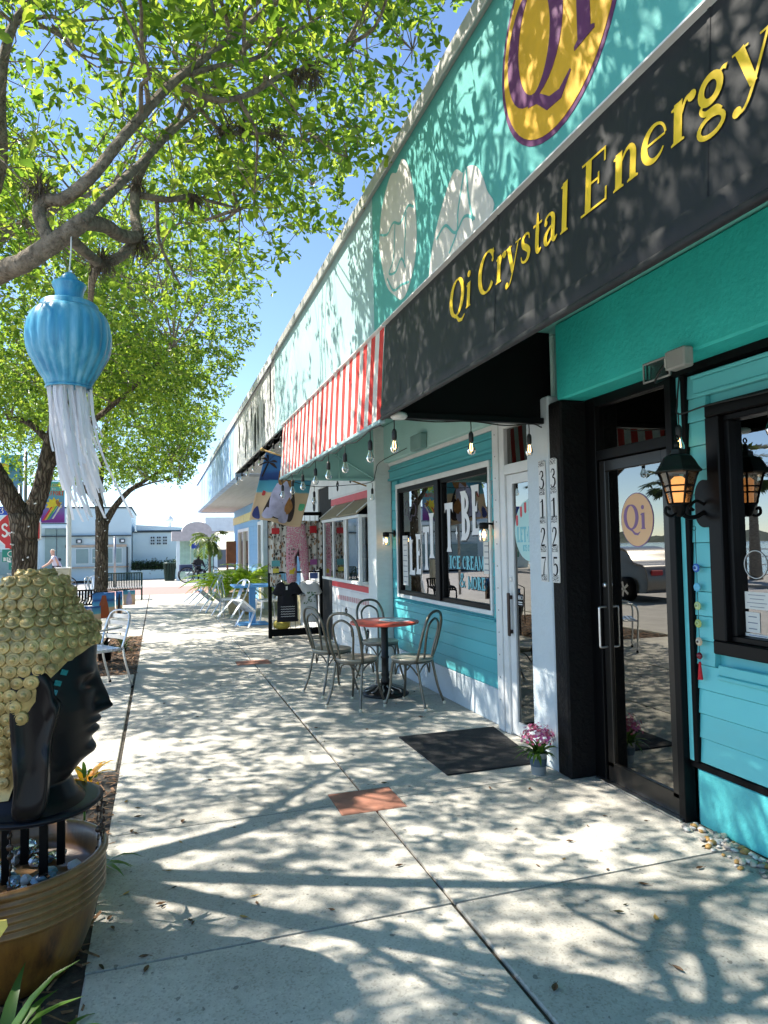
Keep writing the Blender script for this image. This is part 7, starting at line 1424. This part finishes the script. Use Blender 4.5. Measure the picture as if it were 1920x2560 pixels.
def bike(name, label, loc, rz, m_, r_=.32, trike=False, parent_group='bicycles'):
    t = empty(name, loc, label=label, cat='bicycle', group=parent_group); t.rotation_euler.z = rz
    for k, (x, y) in enumerate(((-.52, 0), (.52, 0)) if not trike else ((-.55, -.3), (-.55, .3), (.6, 0))):
        m = MB(); m.tube([(x+r_*math.cos(a), y, r_+r_*math.sin(a)) for a in np.linspace(0, 6.283, 29)[:-1]], .022, 6, closed=True); w_ = m.build('wheel', BLACKM, None, org=(x, y, r_)); w_.parent = t; w_.location = (x, y, r_)
        m = MB(); 
        for q in range(10): a = q*.628; m.tube([(0, 0, 0), (r_*math.cos(a), 0, r_*math.sin(a))], .003, 4)
        m.tube([(.95*r_*math.cos(a), 0, .95*r_*math.sin(a)) for a in np.linspace(0, 6.283, 25)[:-1]], .008, 5, closed=True); s_ = m.build('spokes', ALU, None, org=(0, 0, 0)); s_.parent = w_; s_.location = (0, 0, 0)
    m = MB(); bb = (-.06, 0, .30)
    for a, b in (((-.52, 0, r_), bb), ((-.52, 0, r_), (-.18, 0, .72)), (bb, (-.20, 0, .80)), (bb, (.38, 0, .68)), ((-.18, 0, .72), (.36, 0, .76)), ((.36, 0, .90), (.52, 0, r_))): m.tube([a, b], .018, 6)
    m.tube(cr([(.30, -.26, 1.02), (.40, -.15, 1.0), (.38, 0, .93), (.40, .15, 1.0), (.30, .26, 1.02)], 4), .012, 6); f = m.build('frame', m_, None, org=(0, 0, 0)); f.parent = t; f.location = (0, 0, 0)
    m = MB(); m.sphere((-.22, 0, .84), (.13, .09, .035)); s_ = m.build('saddle', BLACKM, None, smooth=True, org=(0, 0, 0)); s_.parent = t; s_.location = (0, 0, 0)
    if trike: b = MB().box(-.85, -.3, -.26, .26, .50, .80, .02); o = b.build('basket', mat('navy_box', (.02, .04, .09), .6), None, org=(0, 0, 0)); o.parent = t; o.location = (0, 0, 0)
    return t
JC = dict(hip=(-.22, 0, .94), waist=(-.17, 0, 1.08), chest=(-.08, 0, 1.32), neck=(-.03, 0, 1.47), head=(.0, 0, 1.58), crown=(-.01, 0, 1.68), shL=(-.06, .18, 1.38), elL=(.10, .24, 1.17), wrL=(.28, .25, 1.06), haL=(.34, .25, 1.04), hpL=(-.18, .10, .92), knL=(.20, .12, .74), anL=(.03, .12, .36), toL=(.14, .12, .31), shR=(-.06, -.18, 1.38), elR=(.10, -.24, 1.17), wrR=(.28, -.25, 1.06), haR=(.34, -.25, 1.04), hpR=(-.18, -.10, .92), knR=(.15, -.12, .58), anR=(-.06, -.12, .22), toR=(.05, -.12, .17))
BK = mat('dark_bike_paint', (.015, .03, .07), .4)
bike('bicycle', 'dark bicycle ridden past the lamp post', (-3.72, 28.2, -.115), math.pi+.1, BK); person('person', 'cyclist in pale shirt and navy shorts riding left', (-3.72, 28.2, -.115), math.pi+.1, JC, SKIN, [('shirt', ['hip', 'waist', 'chest', (-.04, 0, 1.41), 'shL', (.02, .215, 1.27), 'shR', (.02, -.215, 1.27)], [(0, 1), (1, 2), (2, 3), (2, 4), (4, 5), (2, 6), (6, 7)], [.165, .16, .17, .10, .085, .07, .085, .07], SHIRT), ('shorts', ['hip', 'hpL', (.08, .115, .80), 'hpR', (.04, -.115, .70)], [(0, 1), (1, 2), (0, 3), (3, 4)], [.165, .125, .09, .125, .09], SHORT), ('hair', [(-.02, 0, 1.62), (-.04, 0, 1.69)], [(0, 1)], [.105, .085], HAIRW), ('backpack', [(-.24, 0, 1.22), (-.21, 0, 1.38)], [(0, 1)], [.10, .09], SHORT)])
bike('tricycle', 'dark adult tricycle parked by the shelter', (1.75, 32.2, 0), .05, BK, .33, True)
JS = dict(hip=(0, 0, .52), waist=(-.02, 0, .66), chest=(.02, 0, .88), neck=(.05, 0, 1.02), head=(.09, 0, 1.11), crown=(.08, 0, 1.21), shL=(.03, .19, .93), elL=(.12, .25, .72), wrL=(.30, .20, .66), haL=(.36, .18, .66), hpL=(.03, .10, .50), knL=(.38, .14, .50), anL=(.36, .14, .09), toL=(.48, .14, .05), shR=(.03, -.19, .93), elR=(.12, -.25, .72), wrR=(.30, -.20, .66), haR=(.36, -.18, .66), hpR=(.03, -.10, .50), knR=(.38, -.14, .50), anR=(.36, -.14, .09), toR=(.48, -.14, .05))
person('person', 'seated person in black clothes beside the tricycle', (1.72, 32.6, 0), -1.2, JS, DKC, [('hair', [(.07, 0, 1.16), (.05, 0, 1.22)], [(0, 1)], [.10, .085], HAIRD)])
MB().box(1.2, 2.3, 32.75, 33.1, .36, .42, .01).box(1.25, 1.32, 32.8, 33.05, 0, .36).box(2.18, 2.25, 32.8, 33.05, 0, .36).build('shelter_seat', FW, label='white seat under the seated person', cat='seat')
# ------------------------------------------------------------------ street side that the shop glass mirrors
car = empty('parked_sedan', (-7.4, 17.2, -.11), label='grey sedan parked at the kerb, seen mirrored in the black door', cat='car'); CG = mat('grey_car_paint', (.16, .155, .145), .25, .4, var=.03, coat=.6)
prof = [(-2.35, .35), (-2.38, .62), (-2.25, .95), (-1.75, 1.06), (-1.15, 1.40), (-.3, 1.47), (.5, 1.40), (1.15, 1.02), (2.0, .86), (2.3, .66), (2.34, .35), (1.9, .24), (-1.95, .24)]
m = MB(); ring = [(float(a), float(b)) for a, b in cr([*prof, prof[0]], 4)[:-1]]; k = len(ring)
for xo, t in ((-.80, .93), (-.90, .985), (-.91, 1.0), (.91, 1.0), (.90, .985), (.80, .93)):
    m.add([(-7.4+xo*(1 if z < .95 else 1-.30*(z-.95)/.5), 17.2+y*t, -.115+.25+(z-.25)*(t if z > .6 else 1)) for y, z in ring], [])
m.f = [(r_*k+i, r_*k+(i+1) % k, (r_+1)*k+(i+1) % k, (r_+1)*k+i) for r_ in range(5) for i in range(k)]+[tuple(range(k))[::-1], tuple(5*k+i for i in range(k))]; m.m = [0]*len(m.f); m.build('body', CG, car, smooth=True, angle=35)
for sg in (-1, 1):
    MB().prism([(-1.05, 1.02), (-.80, 1.30), (-.25, 1.37), (.45, 1.30), (.95, 1.02)], (-7.4+sg*.845, 17.2, -.115), (0, 1, 0), (-sg*.28, 0, 1), (sg*.012, 0, 0)).build('side_window', DARK, car); MB().box(-7.4+sg*.62-.18, -7.4+sg*.62+.18, 14.80, 14.86, .60, .74, .02).build('tail_light', mat_('tail_red', (.35, .01, .02)), car)
    for y in (-1.42, 1.42):
        w_ = MB(); w_.lathe([(.20, 0), (.31, .0), (.335, .02), (.335, .18), (.31, .20), (.20, .20)], 28); w_.v = [(-7.4+sg*(.72+p[2]), 17.2+y+p[0], .215+p[1]) for p in w_.v]; wo = w_.build('wheel', BLACKM, car, smooth=True); h = MB()
        for q in range(5): a = q*1.2566; h.prism([(.03*math.cos(a+1.57), .03*math.sin(a+1.57)), (.21*math.cos(a+.16), .21*math.sin(a+.16)), (.21*math.cos(a-.16), .21*math.sin(a-.16)), (.03*math.cos(a-1.57), .03*math.sin(a-1.57))], (-7.4+sg*.925, 17.2+y, .215), (0, 1, 0), (0, 0, 1), (sg*.008, 0, 0))
        h.build('rim', ALU, wo)
SAB = (mat('sabal_trunk', (.22, .19, .15), .9, var=.4, vs=8, stretch=(1, 1, 4), bump=.8, bs=14), leafmat('sabal_leaf', [(.02, .04, .015), (.05, .08, .025), (.09, .11, .04)], .25))
for k, (x, y, h, lab) in enumerate(((-17.8, 27, 4.3, 'cabbage palm mirrored in the black door beside the lantern'), (-15.6, 20.3, 4.2, 'cabbage palm mirrored in the turquoise window'), (-16.5, 36, 4.6, 'farther cabbage palm on the promenade'), (-16.6, 12.5, 4.5, 'cabbage palm on the promenade nearest the camera'))): palm('cabbage_palm', lab, (x, y, -.05), h, 26, 1.0, 50+k, r0=.16, mats=SAB, fan=True, lw=.05)
rl = empty('promenade_railing', (-19.2, 25, 0), label='white railing along the promenade by the bay', cat='railing')
for k in range(31): MB().box(-19.25, -19.17, -5+k*2-.04, -5+k*2+.04, -.02, 1.05).build('post', WHITE, rl)
for z in (.35, .7, 1.02): MB().box(-19.23, -19.19, -5, 55, z, z+.05).build('rail', WHITE, rl)
m = MB(); rr = random.Random(6)
m.grid(lambda u, v: (-330-20*v, -250+900*u, -.1+(0 if v == 0 else 4+5*abs(math.sin(u*37)*math.sin(u*91+1)))), 160, 1); m.build('far_shore', mat('far_shore_green', (.05, .08, .06), .9, var=.3, vs=.05), kind='structure')
